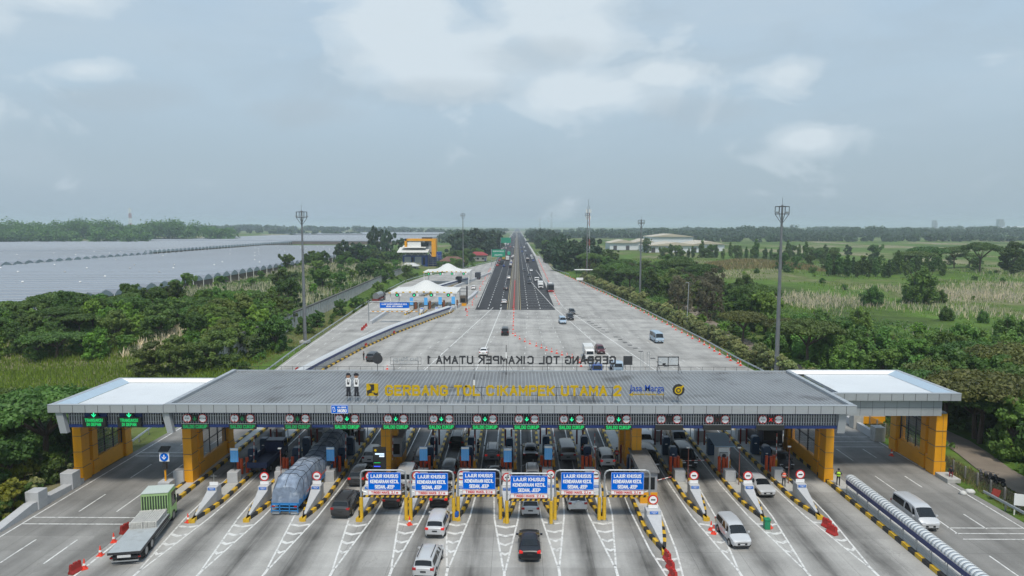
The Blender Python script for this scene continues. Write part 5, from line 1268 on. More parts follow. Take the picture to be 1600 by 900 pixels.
x,y=G(787,407); boxtruck(x,y+2,AW,'blue truck with a yellow load driving away at the left asphalt edge',P_blue,mat('yellow load',(.4,.28,.04),.6),7,3.6,2.5)
x,y=G(1216,712); bus(x,y+13,TO,'dark blue coach with blue lights leaving the last booth lane under the canopy',mat('dark blue coach',(.012,.018,.045),.3),11,2.5,3.4)
# tanker on the far left road
x,y=G(590,472); S=thing('tanker_truck','dark tanker truck with a grey steel tank beside the left retaining wall','tanker truck',(-50.2,y-1,0),-.04)
MB().mat(mat('tank steel',(.28,.29,.3),.35,metal=.5,var=.1)).tube((0,.0,2.2),(0,7.5,2.2),1.15,20).build('tank',parent=S,smooth=50); MB().mat(maroon).box(-1.2,1.2,0,7.6,.9,1.2).box(-1.25,1.25,-.3,-.1,.5,1.2).build('frame',parent=S); truck_cab(S,8,9.9,2.4,2.9,P_dgrey); axles(S,(1.2,2.5,8.9),2.4,.5)
# vehicles behind the white tents
for px,py,lab,kk,p in ((740,452,'white car leaving the second tented gate','mpv',P_white),):
    x,y=G(px,py); place(car(kk,p,lab),x,y,AW)
x,y=G(742,438); boxtruck(x+1,y+4,AW,'black covered truck ahead of the white car at the second tented gate',P_dgrey,P_dark,8,3.4,2.5)
x,y=G(716,444); boxtruck(x,y,AW,'dark truck with blue sides leaving through the second tented gate',P_blue,P_dark,7,3.2,2.5)
x,y=G(693,427); bus(x-2,y+20,AW,'pale bus parked near the blue and orange tower',P_beige,9)
# motorbikes on the right path
def motorbike(x,y,rz,lab):
    S=thing('motorbike',lab,'motorbike',(x,y,hterr(x,y).item()),rz,'motorbikes parked beside the right fence')
    for yy in (-.62,.62): w_=MB().mat(black).tube((-.06,yy,.3),(.06,yy,.3),.3,14).build('wheel',parent=S); MB().mat(rim).tube((-.065,yy,.3),(.065,yy,.3),.16,8).build('rim',parent=w_)
    MB().mat(paint('bike black',(.02,.02,.025))).prism([(-.75,.62),(-.2,.45),(.15,.35),(.45,.5),(.55,.85),(.4,.95),(.2,.62),(-.15,.72),(-.7,.8)],'x',-.13,.13).build('body',parent=S,bevel=.03); MB().mat(black).prism([(-.65,.8),(.1,.72),(.12,.8),(-.6,.9)],'x',-.14,.14).build('seat',parent=S)
    MB().mat(darkmetal).tube((-.35,.42,1.02),(.35,.42,1.02),.025,6).tube((0,.62,.3),(0,.42,1.0),.035,6).build('handlebar',parent=S); MB().mat(lampwhite).box(-.08,.08,.5,.6,.85,.98).build('headlight',parent=S)
for i,(px,py) in enumerate(((1521,748),(1531,752),(1540,754),(1549,757))):
    x,y=G(px,py); motorbike(x+1.1,y+.5,-.5+.2*i,('black motorbike, %s of four parked in a row on the right path'%('leftmost','second from left','third from left','rightmost')[i]))
# ---------------- people ----------------
def person(x,y,z,rz,lab,shirt,trousers=cloth_d,vest=None,cap=None,sit=False,arm=0.,band=None):
    S=thing('person',lab,'person',(x,y,z),rz)
    if sit: hip=.28;J={'pel':(0,0,.25),'ch':(0,.1,.7),'nk':(0,.14,.84),'hd':(0,.18,1.0)}; legs=[[(s*.1,0,.25),(s*.13,.38,.5),(s*.12,.5,.08),(s*.12,.62,.05)] for s in (-1,1)]; arms=[[(s*.19,.1,.75),(s*.25,.25,.5),(s*.15,.42,.52)] for s in (-1,1)]
    else: J={'pel':(0,0,.93),'ch':(0,.0,1.35),'nk':(0,0,1.5),'hd':(0,.01,1.64)}; legs=[[(s*.1,0,.93),(s*.12,.02,.5),(s*.13,-.01,.09),(s*.14,.15,.045)] for s in (-1,1)]; arms=[[(s*.19,0,1.42),(s*(.27+arm*.1),.02,1.14),(s*(.25+arm*.25),.1+arm*.2,.92+arm*.3)] for s in (-1,1)]
    v=[J['pel'],J['ch'],J['nk'],J['hd']]; r_=[(.15,.11),(.19,.12),(.055,.055),(.1,.11)]; e=[(0,1),(1,2),(2,3)]
    for lg in legs:
        p=0
        for q,(pt,rr) in enumerate(zip(lg,((.09,.09),(.065,.065),(.045,.045),(.035,.035)))):
            v.append(pt); r_.append(rr); e.append((p,len(v)-1)); p=len(v)-1
    for ar in arms:
        p=1
        for pt,rr in zip(ar,((.06,.06),(.045,.045),(.035,.035))):
            v.append(pt); r_.append(rr); e.append((p,len(v)-1)); p=len(v)-1
    me=bpy.data.meshes.new('b'); me.from_pydata(v,e,[]); o=bpy.data.objects.new('b',me); COL.objects.link(o)
    sk=o.modifiers.new('s','SKIN'); 
    for i,rr in enumerate(r_): me.skin_vertices[0].data[i].radius=rr
    me.skin_vertices[0].data[0].use_root=True
    o.modifiers.new('u','SUBSURF').levels=1
    dg=bpy.context.evaluated_depsgraph_get(); m2=bpy.data.meshes.new_from_object(o.evaluated_get(dg)); bpy.data.objects.remove(o)
    m2.materials.clear(); hz_=J['nk'][2]
    for mm_ in (skin,shirt,trousers,blackp): m2.materials.append(mm_)
    for f in m2.polygons:
        c=f.center; k=0
        if c.z<J['nk'][2]-.02 and c.z>J['pel'][2]-.02 and (abs(c.x)<.24 or c.z>J['pel'][2]+.25): k=1
        if c.z<=J['pel'][2]-.02 or (sit and c.y>.2 and c.z<.6 and abs(c.x)<.2): k=2
        if c.z<.1: k=3
        f.material_index=k; f.use_smooth=True
    b=bpy.data.objects.new('body',m2); COL.objects.link(b); setpar(b,S)
    hx,hy,hz2=J['hd']
    MB().mat(cap or blackp).lathe([(.11,0.02),(.125,.06),(.11,.13),(.05,.17)],10,(hx,hy,hz2)).build('cap' if cap else 'hair',parent=S,smooth=60)
    MB().mat(cloth_d).box(hx-.055,hx-.02,hy+.1,hy+.118,hz2+.0,hz2+.02).box(hx+.02,hx+.055,hy+.1,hy+.118,hz2,hz2+.02).build('eyes',parent=S)
    if vest:
        c=J['ch']; vb=MB().mat(vest).lathe([(.19,-.35),(.2,-.1),(.215,.0),(.13,.1)],12,(c[0],c[1],c[2])); 
        ob=vb.build('vest',parent=S,smooth=60); ob.scale=(1,.75,1)
        if band: ob2=MB().mat(band).lathe([(.204,-.2),(.21,-.12)],12,c).build('reflective_band',parent=S); ob2.scale=(1.02,.77,1)
    return S
x,y=G(1304,767); person(33.3,69.0,.2,2.9,'officer in a lime and black vest standing before the right orange pillar',cloth_d,vest=lime,cap=cloth_d,arm=.6,band=blackp)
x,y=G(1230,764); person(x-.3,y+.2,.2,3.1,'toll worker in an orange-pink safety vest beside the pale block near the last island',cloth_d,vest=mat('orange vest',(.8,.16,.1),.6,emit=0),band=whitep)
x,y=G(908,722); person(10.2-2.6,77,.2,2.8,'booth worker in a red and white vest on the ninth toll island',cloth_d,vest=mat('red vest',(.6,.04,.03),.6),band=whitep)
x,y=G(970,730); person(11.3,75.6,.2,2.9,'booth worker in a red vest beside the right orange centre pillar',cloth_d,vest=mat('red vest',(.6,.04,.03),.6),band=whitep)
person(46.3,71.2,.45,2.6,'person in dark clothes sitting at the foot of the far right pillar',cloth_d,mat('dark red cloth',(.2,.02,.02),.8),sit=True)
person(-4.6,78.4,.2,1.2,'booth worker with a white stripe on dark clothes on the sixth toll island',cloth_d,vest=cloth_d,band=whitep)
x,y=G(565,566); person(x,y+2,0,1.2,'person bending at the open door of the black parked SUV',cloth_d)
# ---------------- guard rails, fences, walls ----------------
def guardrail(pts,lab,postgap=4.,h=.75,z=0.):
    S=thing('guard_rail',lab,'guard rail',(pts[0][0],pts[0][1],z)); o=Vector((pts[0][0],pts[0][1]))
    b=MB().mat(mat('guard rail steel',(.45,.47,.48),.4,metal=.4,var=.08,vscale=.5)); V=[];prof=[(0,h-.32),(.06,h-.25),(0,h-.17),(.06,h-.09),(0,h)]
    P=[Vector(p)-o for p in pts]
    for i,p in enumerate(P):
        d=(P[min(i+1,len(P)-1)]-P[max(i-1,0)]).normalized(); n=Vector((d.y,-d.x))*(-1 if p.x+o.x>0 else 1)
        for a,zz in prof: V.append((p.x+n.x*a,p.y+n.y*a,zz))
    k=len(prof); b.add(V,[(i*k+j,i*k+j+1,(i+1)*k+j+1,(i+1)*k+j) for i in range(len(P)-1) for j in range(k-1)]); b.build('rail',parent=S)
    proto=None;cnt=0
    for i in range(len(P)-1):
        d=P[i+1]-P[i]; n=max(1,int(d.length/postgap))
        for q in range(n):
            if cnt>=95: break
            c=P[i]+d*q/n; sx=.08 if c.x+o.x>0 else -.08
            if proto is None: proto=MB().mat(galv).box(-.06,.06,-.06,.06,-.2,h-.05).build('post',parent=S,loc=(c.x+sx,c.y,0))
            else: dup(proto,(c.x+sx,c.y,0),parent=S)
            cnt+=1
    return S
guardrail([(-46.3,112),(-46.3,125.2),(-47.9,144.5),(-49.0,167.4),(-51.9,221),(-54.2,276),(-54.6,330)],'long steel guard rail along the left edge of the branch road')
guardrail([(-54.4,334),(-50.5,368),(-38.5,412),(-27.5,472),(-17.5,528),(-15.,600)],'steel guard rail curving along the road past the tented gates')
guardrail([(45.6,108),(45.0,124.8),(44.2,136.6),(43.7,158.5),(42.2,184.9),(40.0,221.7),(36.1,271.2),(29.7,344.6)],'long steel guard rail along the right edge of the plaza')
guardrail([(28.5,376),(23.,420),(21.5,470),(20.5,560),(20.,700)],'steel guard rail along the right of the distant highway',6)
guardrail([(47.3,42),(47.0,58),(46.6,66.5)],'short steel guard rail at the lower right beside the verge',2.5)
guardrail([(-47.0,78),(-48.6,90),(-49.,100)],'short steel guard rail left beyond the far left pillar',2.5)
guardrail([(-49,40),(-47.6,54),(-47.0,57)],'short steel guard rail end at the lower left edge',2.5)
# median barrier of the highway
S=thing('median_barrier','low concrete barrier along the middle of the dark asphalt highway','barrier',(CX,0,0))
MB().mat(mat('barrier concrete',(.25,.24,.22),.85,var=.15,vscale=.3)).prism([(-.35,.01),(.35,.01),(.15,.35),(.1,.95),(-.1,.95),(-.15,.35)],'y',335,3000).build('wall',parent=S)
MB().mat(redp).prism([(-.25,.01),(.25,.01),(.15,.75),(-.15,.75)],'y',219,333).build('red_plastic_section',parent=S)
S=thing('median_kerb','pair of low kerbs edging the highway middle strip','kerb',(CX,0,0))
for s in (-1,1): MB().mat(mat('kerb grey',(.3,.28,.22),.85,var=.15,vscale=.5)).box(s*1.55-.1,s*1.55+.1,219,3000,.01,.16).build('kerb',parent=S)
# thin cable railing/posts along plaza centre
# blue topped barrier fence between plaza and branch road
def bluefence(pts,lab,z0=0.,kerb=True,h=1.9):
    S=thing('covered_walkway',lab,'walkway',(0,0,0)); P=[Vector(p) for p in pts]
    top=MB(); wm=mat('walk roof pale',(.5,.52,.53),.5); bm_=MB().mat(navy); pp=MB().mat(galv); mesh_=MB().mat(mat('pale side panel',(.42,.43,.43),.6,var=.1,vscale=.5)); kb=MB()
    for i in range(len(P)-1):
        a,c=P[i],P[i+1]; d=(c-a).normalized(); n=Vector((d.y,-d.x)); L_=(c-a).length
        def q(p,o,z): return (p.x+n.x*o,p.y+n.y*o,z)
        for o0,o1,z0_,z1_ in ((-.75,-.4,h-.12,h+.18),(-.4,0,h+.18,h+.28),(0,.4,h+.28,h+.18),(.4,.75,h+.18,h-.12)):
            top.mat(wm).add([q(a,o0,z0_),q(c,o0,z0_),q(c,o1,z1_),q(a,o1,z1_)],[(0,1,2,3)])
        bm_.add([q(a,.77,h-.62),q(c,.77,h-.62),q(c,.77,h-.08),q(a,.77,h-.08)],[(0,1,2,3)]); bm_.add([q(a,-.77,h-.45),q(c,-.77,h-.45),q(c,-.77,h-.08),q(a,-.77,h-.08)],[(0,1,2,3)])
        mesh_.add([q(a,.7,.35),q(c,.7,.35),q(c,.7,1.2),q(a,.7,1.2)],[(0,1,2,3)])
        t=0
        while t<L_:
            p=a+d*t
            for o_ in (-.72,.72): x_,y_,_=q(p,o_,0); pp.box(x_-.04,x_+.04,y_-.04,y_+.04,.2,h-.1)
            t+=3
        t=0;m_=0
        while t<L_:
            p=a+d*t; e=a+d*min(t+1.2,L_)
            kb.mat(yellowp if m_%2 else blackp).add([q(p,1.2,0),q(e,1.2,0),q(e,1.2,.32),q(p,1.2,.32),q(p,.9,0),q(e,.9,0),q(e,.9,.32),q(p,.9,.32)],[(0,1,2,3),(3,2,6,7),(7,6,5,4),(0,3,7,4),(1,5,6,2)]); t+=1.2; m_+=1
        kb.mat(concrete).add([q(a,-1.0,.2),q(c,-1.0,.2),q(c,.9,.2),q(a,.9,.2),q(a,-1.,0),q(c,-1.,0)],[(0,3,2,1),(4,0,1,5)])
    top.build('arched_roof',parent=S); bm_.build('blue_band',parent=S); pp.build('posts',parent=S); mesh_.build('side_panel',parent=S); kb.build('striped_kerb',parent=S)
    return S
bluefence([(-38.5,112),(-37.4,127),(-35.1,149),(-31.5,171),(-26.5,192),(-21.6,212)],'blue-edged covered footway with striped kerb dividing the plaza from the branch road')
bluefence([(-37,262),(-33.5,290),(-28,318),(-24.5,330)],'second blue-edged covered footway behind the near white tent',kerb=True)
# white low curved wall right of tents
S=thing('concrete_barrier','pale low concrete wall curving between the tented gate and the asphalt','barrier')
b=MB().mat(conc_white); P=[Vector(p) for p in ((-20.8,214),(-18.6,232),(-16.4,258),(-15.8,275))]
for i in range(len(P)-1):
    a,c=P[i],P[i+1]; b.add([(a.x,a.y,0),(c.x,c.y,0),(c.x,c.y,1),(a.x,a.y,1),(a.x-1.2,a.y,0),(c.x-1.2,c.y,0),(c.x-1.2,c.y,1),(a.x-1.2,a.y,1)],[(0,1,2,3),(3,2,6,7),(7,6,5,4),(0,3,7,4),(1,5,6,2)])
b.build('wall',parent=S)
# retaining wall left
S=thing('retaining_wall','tall streaked concrete retaining wall along the left of the branch road','wall')
wp=[(-57.0,128),(-57.2,157),(-58.,202),(-60.5,300),(-61,372)]
wm=mat('streaked concrete wall',(.5,.49,.46),.9,var=.12,vscale=.6,stain=((.2,.2,.18),.9,.58,.6)); WT=4.7; b=MB().mat(wm); c_=MB().mat(mat('wall coping dark',(.1,.1,.09),.9,var=.2)); pil=MB().mat(wm)
for i in range(len(wp)-1):
    a,c=Vector(wp[i]),Vector(wp[i+1]); n=max(1,int((c-a).length/2.4))
    for q in range(n):
        p=a+(c-a)*q/n; e=a+(c-a)*(q+1)/n; b.add([(p.x,p.y,-.5),(e.x,e.y,-.5),(e.x,e.y,WT),(p.x,p.y,WT)],[(0,1,2,3)]); pil.box(p.x-.05,p.x+.14,p.y-.12,p.y+.12,-.5,WT)
    c_.add([(a.x+.25,a.y,WT),(c.x+.25,c.y,WT),(c.x+.25,c.y,WT+.35),(a.x+.25,a.y,WT+.35),(a.x-.4,a.y,WT+.35),(c.x-.4,c.y,WT+.35),(a.x-.1,a.y,WT),(c.x-.1,c.y,WT)],[(0,1,2,3),(3,2,5,4),(6,7,1,0)])
b.build('wall_face',parent=S); pil.build('ribs',parent=S); c_.build('coping',parent=S)
# ---------------- second toll gates with tent roofs ----------------
def tentgate(x0,x1,y,lab,yd=9.,z0=5.6,zp=9.0,signs=4):
    S=thing('tent_canopy',lab,'canopy',((x0+x1)/2,y,0)); w=(x1-x0)/2
    nx_,ny_=24,10; V=[]
    for j in range(ny_+1):
        for i in range(nx_+1):
            u=i/nx_*2-1; v=j/ny_*2-1; d=min(1,math.hypot(u*.92,v*.75)); peak=math.exp(-((u/.33)**2)*1.0)*(1-abs(v)**1.6)
            z=z0+.9*(1-abs(u)**2)*(1-abs(v)**2)+(zp-z0-.9)*peak*.95
            if abs(abs(v)-1)<1e-6: z=z0+.35*(1-abs(u)**2)
            V.append((u*w,v*yd,z))
    F=[(j*(nx_+1)+i,j*(nx_+1)+i+1,(j+1)*(nx_+1)+i+1,(j+1)*(nx_+1)+i) for j in range(ny_) for i in range(nx_)]
    MB().mat(tent).add(V,F).build('membrane',parent=S,smooth=80)
    b=MB()
    for t in range(30):
        b.mat(yellowp if t%3==0 else signwhite); a=-w+t*2*w/30; u=(a+w/30)/w; zz=z0+.35*(1-u*u); b.box(a,a+2*w/30,-yd-.03,-yd,zz-.42,zz-.02)
    b.build('scalloped_edge',parent=S)
    for s in (-1,1):
        for v in (-.9,.9): MB().mat(whitep).tube((s*w*.96,v*yd,0),(s*w*.96,v*yd,z0+.2),.18,10).build('support_post',parent=S,smooth=50)
    for i in range(signs):
        xx=-w+ (i+.5)*2*w/signs
        Q=thing('lane_light','round green arrow lamp number %d from the left under the %s'%(i+1,'near white tent' if y<280 else 'far white tent'),'signal',((x0+x1)/2+xx,y-yd+.2,z0-.9),group='green arrow lamps under the tents')
        MB().mat(ledboard).disc((0,0,0),.6,.2,n=20).build('lamp_disc',parent=Q); arrow(Q,(0,-.13,0),.7,ledarrow)
        MB().mat(signwhite).box(.8,1.4,-.1,.1,-.35,.4).build('side_plate',parent=Q); MB().mat(darkmetal).box(-.04,.04,.1,.15,-.2,1.1).build('hanger',parent=Q)
    return S
tentgate(-41.8,-19.6,229,'near white tensile tent roof over the small toll gate left of the highway')
tentgate(-43.5,-22.,322,'far white tensile tent roof behind the near one',9,6.0,9.6)
# islands and panels under near tent
for i,(px,py) in enumerate(((637,489),(660,489),(683,488),(704,487))):
    x,y=G(px,py)
    island_mesh(x,y-5,y+26,'x','%s small kerbed island of the near tented gate'%NTH[i],.8,nose=5,group='islands of the tented gate')
    S=thing('crash_block','white concrete crash wedge on the %s island of the near tented gate'%NTH[i],'crash block',(x,y-1,.2),group='crash wedges of the tented gate'); b=MB().mat(conc_white); b.box(-.6,.6,0,1.5,0,1.5); b.add([(-.6,0,0),(.6,0,0),(.6,0,1.2),(-.6,0,1.2),(-.12,-3.4,0),(.12,-3.4,0),(.12,-3.4,.3),(-.12,-3.4,.3)],[(4,5,6,7),(7,6,2,3),(5,1,2,6),(0,4,7,3),(4,0,1,5)]); b.build('wedge',parent=S); MB().mat(signblue).box(-.4,.4,-.03,0,1.1,1.4).build('blue_plate',parent=S)
    S=thing('price_board','pale blue tariff board on the %s island of the near tented gate'%NTH[i],'information board',(x+.3,y+6,.2),group='tariff boards of the tented gate'); MB().mat(signlight).box(-.55,.55,-.06,0,1.6,4.0).build('panel',parent=S); MB().mat(darkmetal).box(-.04,.04,.0,.05,0,3.).build('post',parent=S); MB().mat(conc_white).box(-.6,.6,-.5,.5,0,1.2).build('block',parent=S)
    S=thing('barrier_machine','rust red and brown barrier machine on the %s island of the near tented gate'%NTH[i],'toll machine',(x+1.2,y+9,.2),group='machines of the tented gate'); MB().mat(mat('rust brown',(.2,.07,.03),.7)).box(-.3,.3,-.3,.6,0,2.6).build('cabinet',parent=S); MB().mat(darkmetal).box(-.6,-.35,0,.3,0,2.).build('side_cabinet',parent=S)
x,y=G(722,478); S=thing('toll_booth','brown booth with an orange base at the right end of the near tented gate','toll booth',(x+.3,y,0)); MB().mat(mat('brown booth',(.12,.10,.08),.6)).box(-1.,1.,0,3,0,3.4).build('wall',parent=S); MB().mat(orange).box(-1.03,1.03,-.03,3.03,0,.9).build('orange_skirt',parent=S); MB().mat(glass).box(-.8,.8,-.05,-.031,1.3,2.6).build('window',parent=S)
# blue gantry
S=thing('overhead_gantry','wide steel gantry with a long blue lane sign across the branch road','gantry',(0,0,0))
xa,ya=G(572,512); xb,yb_=G(652,504); yg=189.
xa,xb=-41.5,-27.6
hh=6.0
MB().mat(galv).pipe([(xa,yg,0),(xa,yg,hh-.3),(xa+.4,yg,hh),(xb-.4,yg,hh),(xb,yg,hh-.3),(xb,yg,0)],.14,8).build('pipe_frame',parent=S,smooth=50)
Q=MB().mat(signblue).box(xa+3.2,xb-2.6,yg-.25,yg-.15,hh-1.75,hh-.25).build('blue_sign',parent=S)
letters('LAJUR KHUSUS KENDARAAN KECIL',.42,7.2,.085,signwhite,Q,((xa+xb)/2+.3,yg-.252,hh-.7),depth=.01)
letters('SEDAN, JEEP, MINIBUS',.42,4.6,.085,signwhite,Q,((xa+xb)/2+.3,yg-.252,hh-1.3),depth=.01)
MB().mat(signwhite).box(xa+3.4,xb-2.4,yg-.25,yg-.15,hh-2.4,hh-1.85).build('white_strip',parent=S)
b=MB()
for t in range(20): b.mat(orange if t%2 else whitep).box(xa+.2+t*(xb-xa-.4)/20,xa+.2+(t+1)*(xb-xa-.4)/20,yg-.1,yg+.05,hh-2.85,hh-2.65)
b.build('striped_beam',parent=S)
tag(MB().mat(conc_white).prism([(-.5,0),(.5,0),(.4,.9),(-.4,.9)],'y',186,215).build('concrete_barrier',loc=(-40.5,0,0)),'straight pale barrier running from the left gantry leg toward the tents','barrier')
x,y=G(569,515)
for i in range(3): wbar(566+i*3.,516-i*3,-.2,'red water barrier at the left gantry leg, %s of three'%('nearest','middle','farthest')[i],group='red barriers at the gantry leg')
for px,py in ((452,580),(560,541),(604,521),(634,507),(672,492),(716,484),(790,480)):
    wbar(px+12,py+1,-.15,'red water barrier in the broken row beside the blue-edged footway',group='red barriers along the footway kerb')
S=thing('concrete_barrier','pale ramp wall between the far white tent and the asphalt','barrier')
MB().mat(conc_white).add([(-27,296,0),(-14.8,384,0),(-14.8,384,1.1),(-27,296,1.1),(-27.9,296,0),(-15.7,384,0),(-15.7,384,1.1),(-27.9,296,1.1)],[(0,1,2,3),(3,2,6,7),(7,6,5,4),(0,3,7,4),(1,5,6,2)]).build('wall',parent=S)
S=thing('portal_frame','dark steel frame spanning the exit right of the near tent','portal',(-17.5,236,0)); MB().mat(darkmetal).box(-.25,.25,-.25,.25,0,6.2).build('post',parent=S); MB().mat(galv).box(-10,-.25,-.12,.12,5.2,5.5).box(-10,-.25,-.12,.12,4.2,4.4).build('crossbeams',parent=S)
# ---------------- masts ----------------
def mast(x,y,h,lab,heavy=True):
    S=thing('light_mast',lab,'light mast',(x,y,0),group='high light masts'); g_=mat('weathered mast steel',(.20,.21,.22),.5,metal=.4,var=.2,vscale=.6)
    MB().mat(g_).tube((0,0,0),(0,0,h*.4),.42 if heavy else .3,12,.33 if heavy else .25).tube((0,0,h*.4),(0,0,h),.33 if heavy else .25,12,.16).build('pole',parent=S,smooth=60)
    b=MB().mat(darkmetal); r_=1.25
    for zz in (h-1.6,h-.3):
        for i in range(8): a=i*math.pi/4; c=(i+1)*math.pi/4; b.tube((r_*math.cos(a),r_*math.sin(a),zz),(r_*math.cos(c),r_*math.sin(c),zz),.05,5)
    for i in range(8):
        a=i*math.pi/4; b.tube((r_*math.cos(a),r_*math.sin(a),h-1.6),(r_*math.cos(a),r_*math.sin(a),h-.3),.045,5)
        if i%2==0: b.tube((r_*math.cos(a),r_*math.sin(a),h-1.6),(.1*math.cos(a),.1*math.sin(a),h-3.2),.05,5); b.tube((r_*math.cos(a),r_*math.sin(a),h-.3),(0,0,h-.2),.04,5)
    b.tube((0,0,h),(0,0,h+1.2),.03,5); b.build('ring_platform',parent=S)
    for i in range(4): a=i*1.57+.4; MB().mat(galv).box(-.3,.3,-.2,.2,-.1,.15).build('lamp',parent=S,loc=(1.1*math.cos(a),1.1*math.sin(a),h-1.35),rz=a)
    MB().mat(concrete).box(-1,1,-1,1,0,.5).build('footing',parent=S)
mast(-49.3,156.5,30.5,'tall light mast with a ring head on the left, before the retaining wall')
mast(46.6,121.3,30.7,'tallest-looking light mast at the right, rising behind the right wing roof')
x,y=G(1000,463); mast(x,y,29.5,'light mast with ring head among the trees right of the plaza'); mast(-29.8,375,34,'slender light mast behind the white tents',False)
x,y=G(917,432); mast(x,y,34,'slender grey light mast standing right before the red and white tower',False)
def lattice(x,y,h,w,lab,cols,mono=False,z=0.):
    S=thing('lattice_tower',lab,'tower',(x,y,z)); b=MB(); n=int(h/ (w*1.6))
    for i in range(n):
        z0=h*i/n; z1=h*(i+1)/n; a=w*(1-.55*i/n)/2; c=w*(1-.55*(i+1)/n)/2; b.mat(cols[int(i*6/n)%2]); C=[(-1,-1),(1,-1),(1,1),(-1,1)]
        for q in range(4):
            p=C[q];r_=C[(q+1)%4]; t_=w*.035
            b.tube((p[0]*a,p[1]*a,z0),(p[0]*c,p[1]*c,z1),t_*1.5,4,cap=False); b.tube((p[0]*a,p[1]*a,z0),(r_[0]*c,r_[1]*c,z1),t_,4,cap=False); b.tube((p[0]*c,p[1]*c,z1),(r_[0]*c,r_[1]*c,z1),t_,4,cap=False)
    b.build('lattice',parent=S)
    b=MB().mat(whitep)
    for i in range(10): a=i*.63; b.box(w*.6*math.cos(a)-.2,w*.6*math.cos(a)+.2,w*.6*math.sin(a)-.15,w*.6*math.sin(a)+.15,h*(.8 if i%2 else .9),h*(.8 if i%2 else .9)+2)
    b.build('antenna_panels',parent=S); MB().mat(darkmetal).tube((0,0,h),(0,0,h+4),.08,5).build('lightning_rod',parent=S)
redw=mat('tower red',(.35,.10,.08),.6); 
lattice(41.4,400,38.5,2.2,'red and white lattice telecom tower behind the right trees',(redw,galv))
x,y=G(206,380); lattice(-850,1500,66,6,'faint lattice tower above the left tree line',(redw,whitep)); 
for px,d,h,l in ((861,1900,64,'left of two faint masts over the right end of the highway'),(843,1900,52,'right-hand shorter faint mast by the highway end'),):
    lattice((px-808)*d/FPX,d,h,4.5,l,(galv,galv))
S=thing('service_shed','long thin flat roof on posts between the light masts among trees','shed',(36.5,352,0)); MB().mat(whitep).box(-7,7,-2,2,4.4,4.65).build('roof',parent=S); b=MB().mat(darkmetal); [b.box(xx-.08,xx+.08,-.1,.1,0,4.4) for xx in (-6,0,6)]; b.build('posts',parent=S)
# thin lamp posts right
for px,py,h,l in ((1073,512,12,'thin leaning lamp post in front of the bare-looking tree on the right'),(1148,402,8,'x')):
    if l=='x': continue
    x,y=G(px,py); S=thing('lamp_post',l,'lamp post',(x,y,0)); MB().mat(galv).tube((0,0,0),(.3,0,h),.1,8).build('pole',parent=S); MB().mat(galv).box(-.6,.3,-.1,.1,h,h+.1).build('lamp_arm',parent=S)
# green highway sign
def hsign(x,y,w,h,zb,lab,m,lines=(),name='highway_sign'):
    S=thing(name,lab,'road sign',(x,y,0)); P=MB().mat(m).box(-w/2,w/2,-.1,0,zb,zb+h).build('panel',parent=S)
    MB().mat(galv).tube((-w/2-.3,0.1,0),(-w/2-.3,.1,zb+h+.3),.2,8).box(-w/2-.3,w/2,.0,.15,zb+h*.3,zb+h*.4).box(-w/2-.3,w/2,.0,.15,zb+h*.7,zb+h*.8).build('post',parent=S)
    b=MB().mat(signwhite)
    for k_ in range(len(lines)): pass
    for i,(l_,s_) in enumerate(lines): text(l_,s_,signwhite,P,(0,-.11,zb+h*(1-(i+.5)/len(lines))),'lettering',.005,.01)
    return S
gs=mat('green sign face',(.01,.25,.15),.4)
x,y=G(778,415); hsign(x+.4,y,9,5,6,'green overhead road sign with white writing at the left of the highway',gs,(('KARAWANG',1.3),('JAKARTA',1.3)))
x,y=G(789,394); hsign(x,y+60,11,6,8,'smaller-looking green road sign further along the left of the highway',gs)
x,y=G(882,405); hsign(x-1,y,7,3,5,'brownish blank road sign panel at the right of the highway',mat('sign back brown',(.16,.14,.12),.7))
x,y=G(874,398); hsign(x-1,y+30,7,3,5,'small grey sign panel further behind the brownish one',mat('sign back grey light',(.25,.25,.25),.7))
x,y=G(906,441); S=thing('notice_board','white notice board on posts behind the right guard rail, far side','board',(x,y,0)); MB().mat(signwhite).box(-1.6,1.6,-.05,.05,1.,2.2).build('board',parent=S); b=MB().mat(galv); [b.box(q-.05,q+.05,.06,.12,0,2.2) for q in (-1.3,1.3)]; b.build('posts',parent=S)
x,y=G(1572,800); S=thing('notice_board','blank white notice board on two posts at the lower right verge','board',(x+1.2,y-.5,-.2),-.35); MB().mat(signwhite).box(-.75,.75,-.04,.04,1.,2.1).build('board',parent=S); b=MB().mat(whitep); [b.box(q-.05,q+.05,.05,.12,0,2.1) for q in (-.65,.65)]; b.build('posts',parent=S)
# fence right verge
S=thing('concrete_post_fence','low mesh fence on concrete posts along the right verge','fence',(0,0,-.3)); b=MB().mat(mat('fence concrete',(.28,.27,.25),.9,var=.15)); ms=MB().mat(mat('rusty mesh',(.16,.14,.12),.8,var=.2))
for i in range(24):
    y=52+i*2.; x=48.4-.005*i; b.box(x-.07,x+.07,y-.07,y+.07,0,1.5); 
    for z in np.arange(.25,1.4,.17): ms.box(x-.012,x+.012,y+.07,y+1.93,z,z+.02)
    for t in range(11): ms.box(x-.012,x+.012,y+.2+t*.16,y+.215+t*.16,.2,1.4)
b.build('posts',parent=S); ms.build('mesh',parent=S)
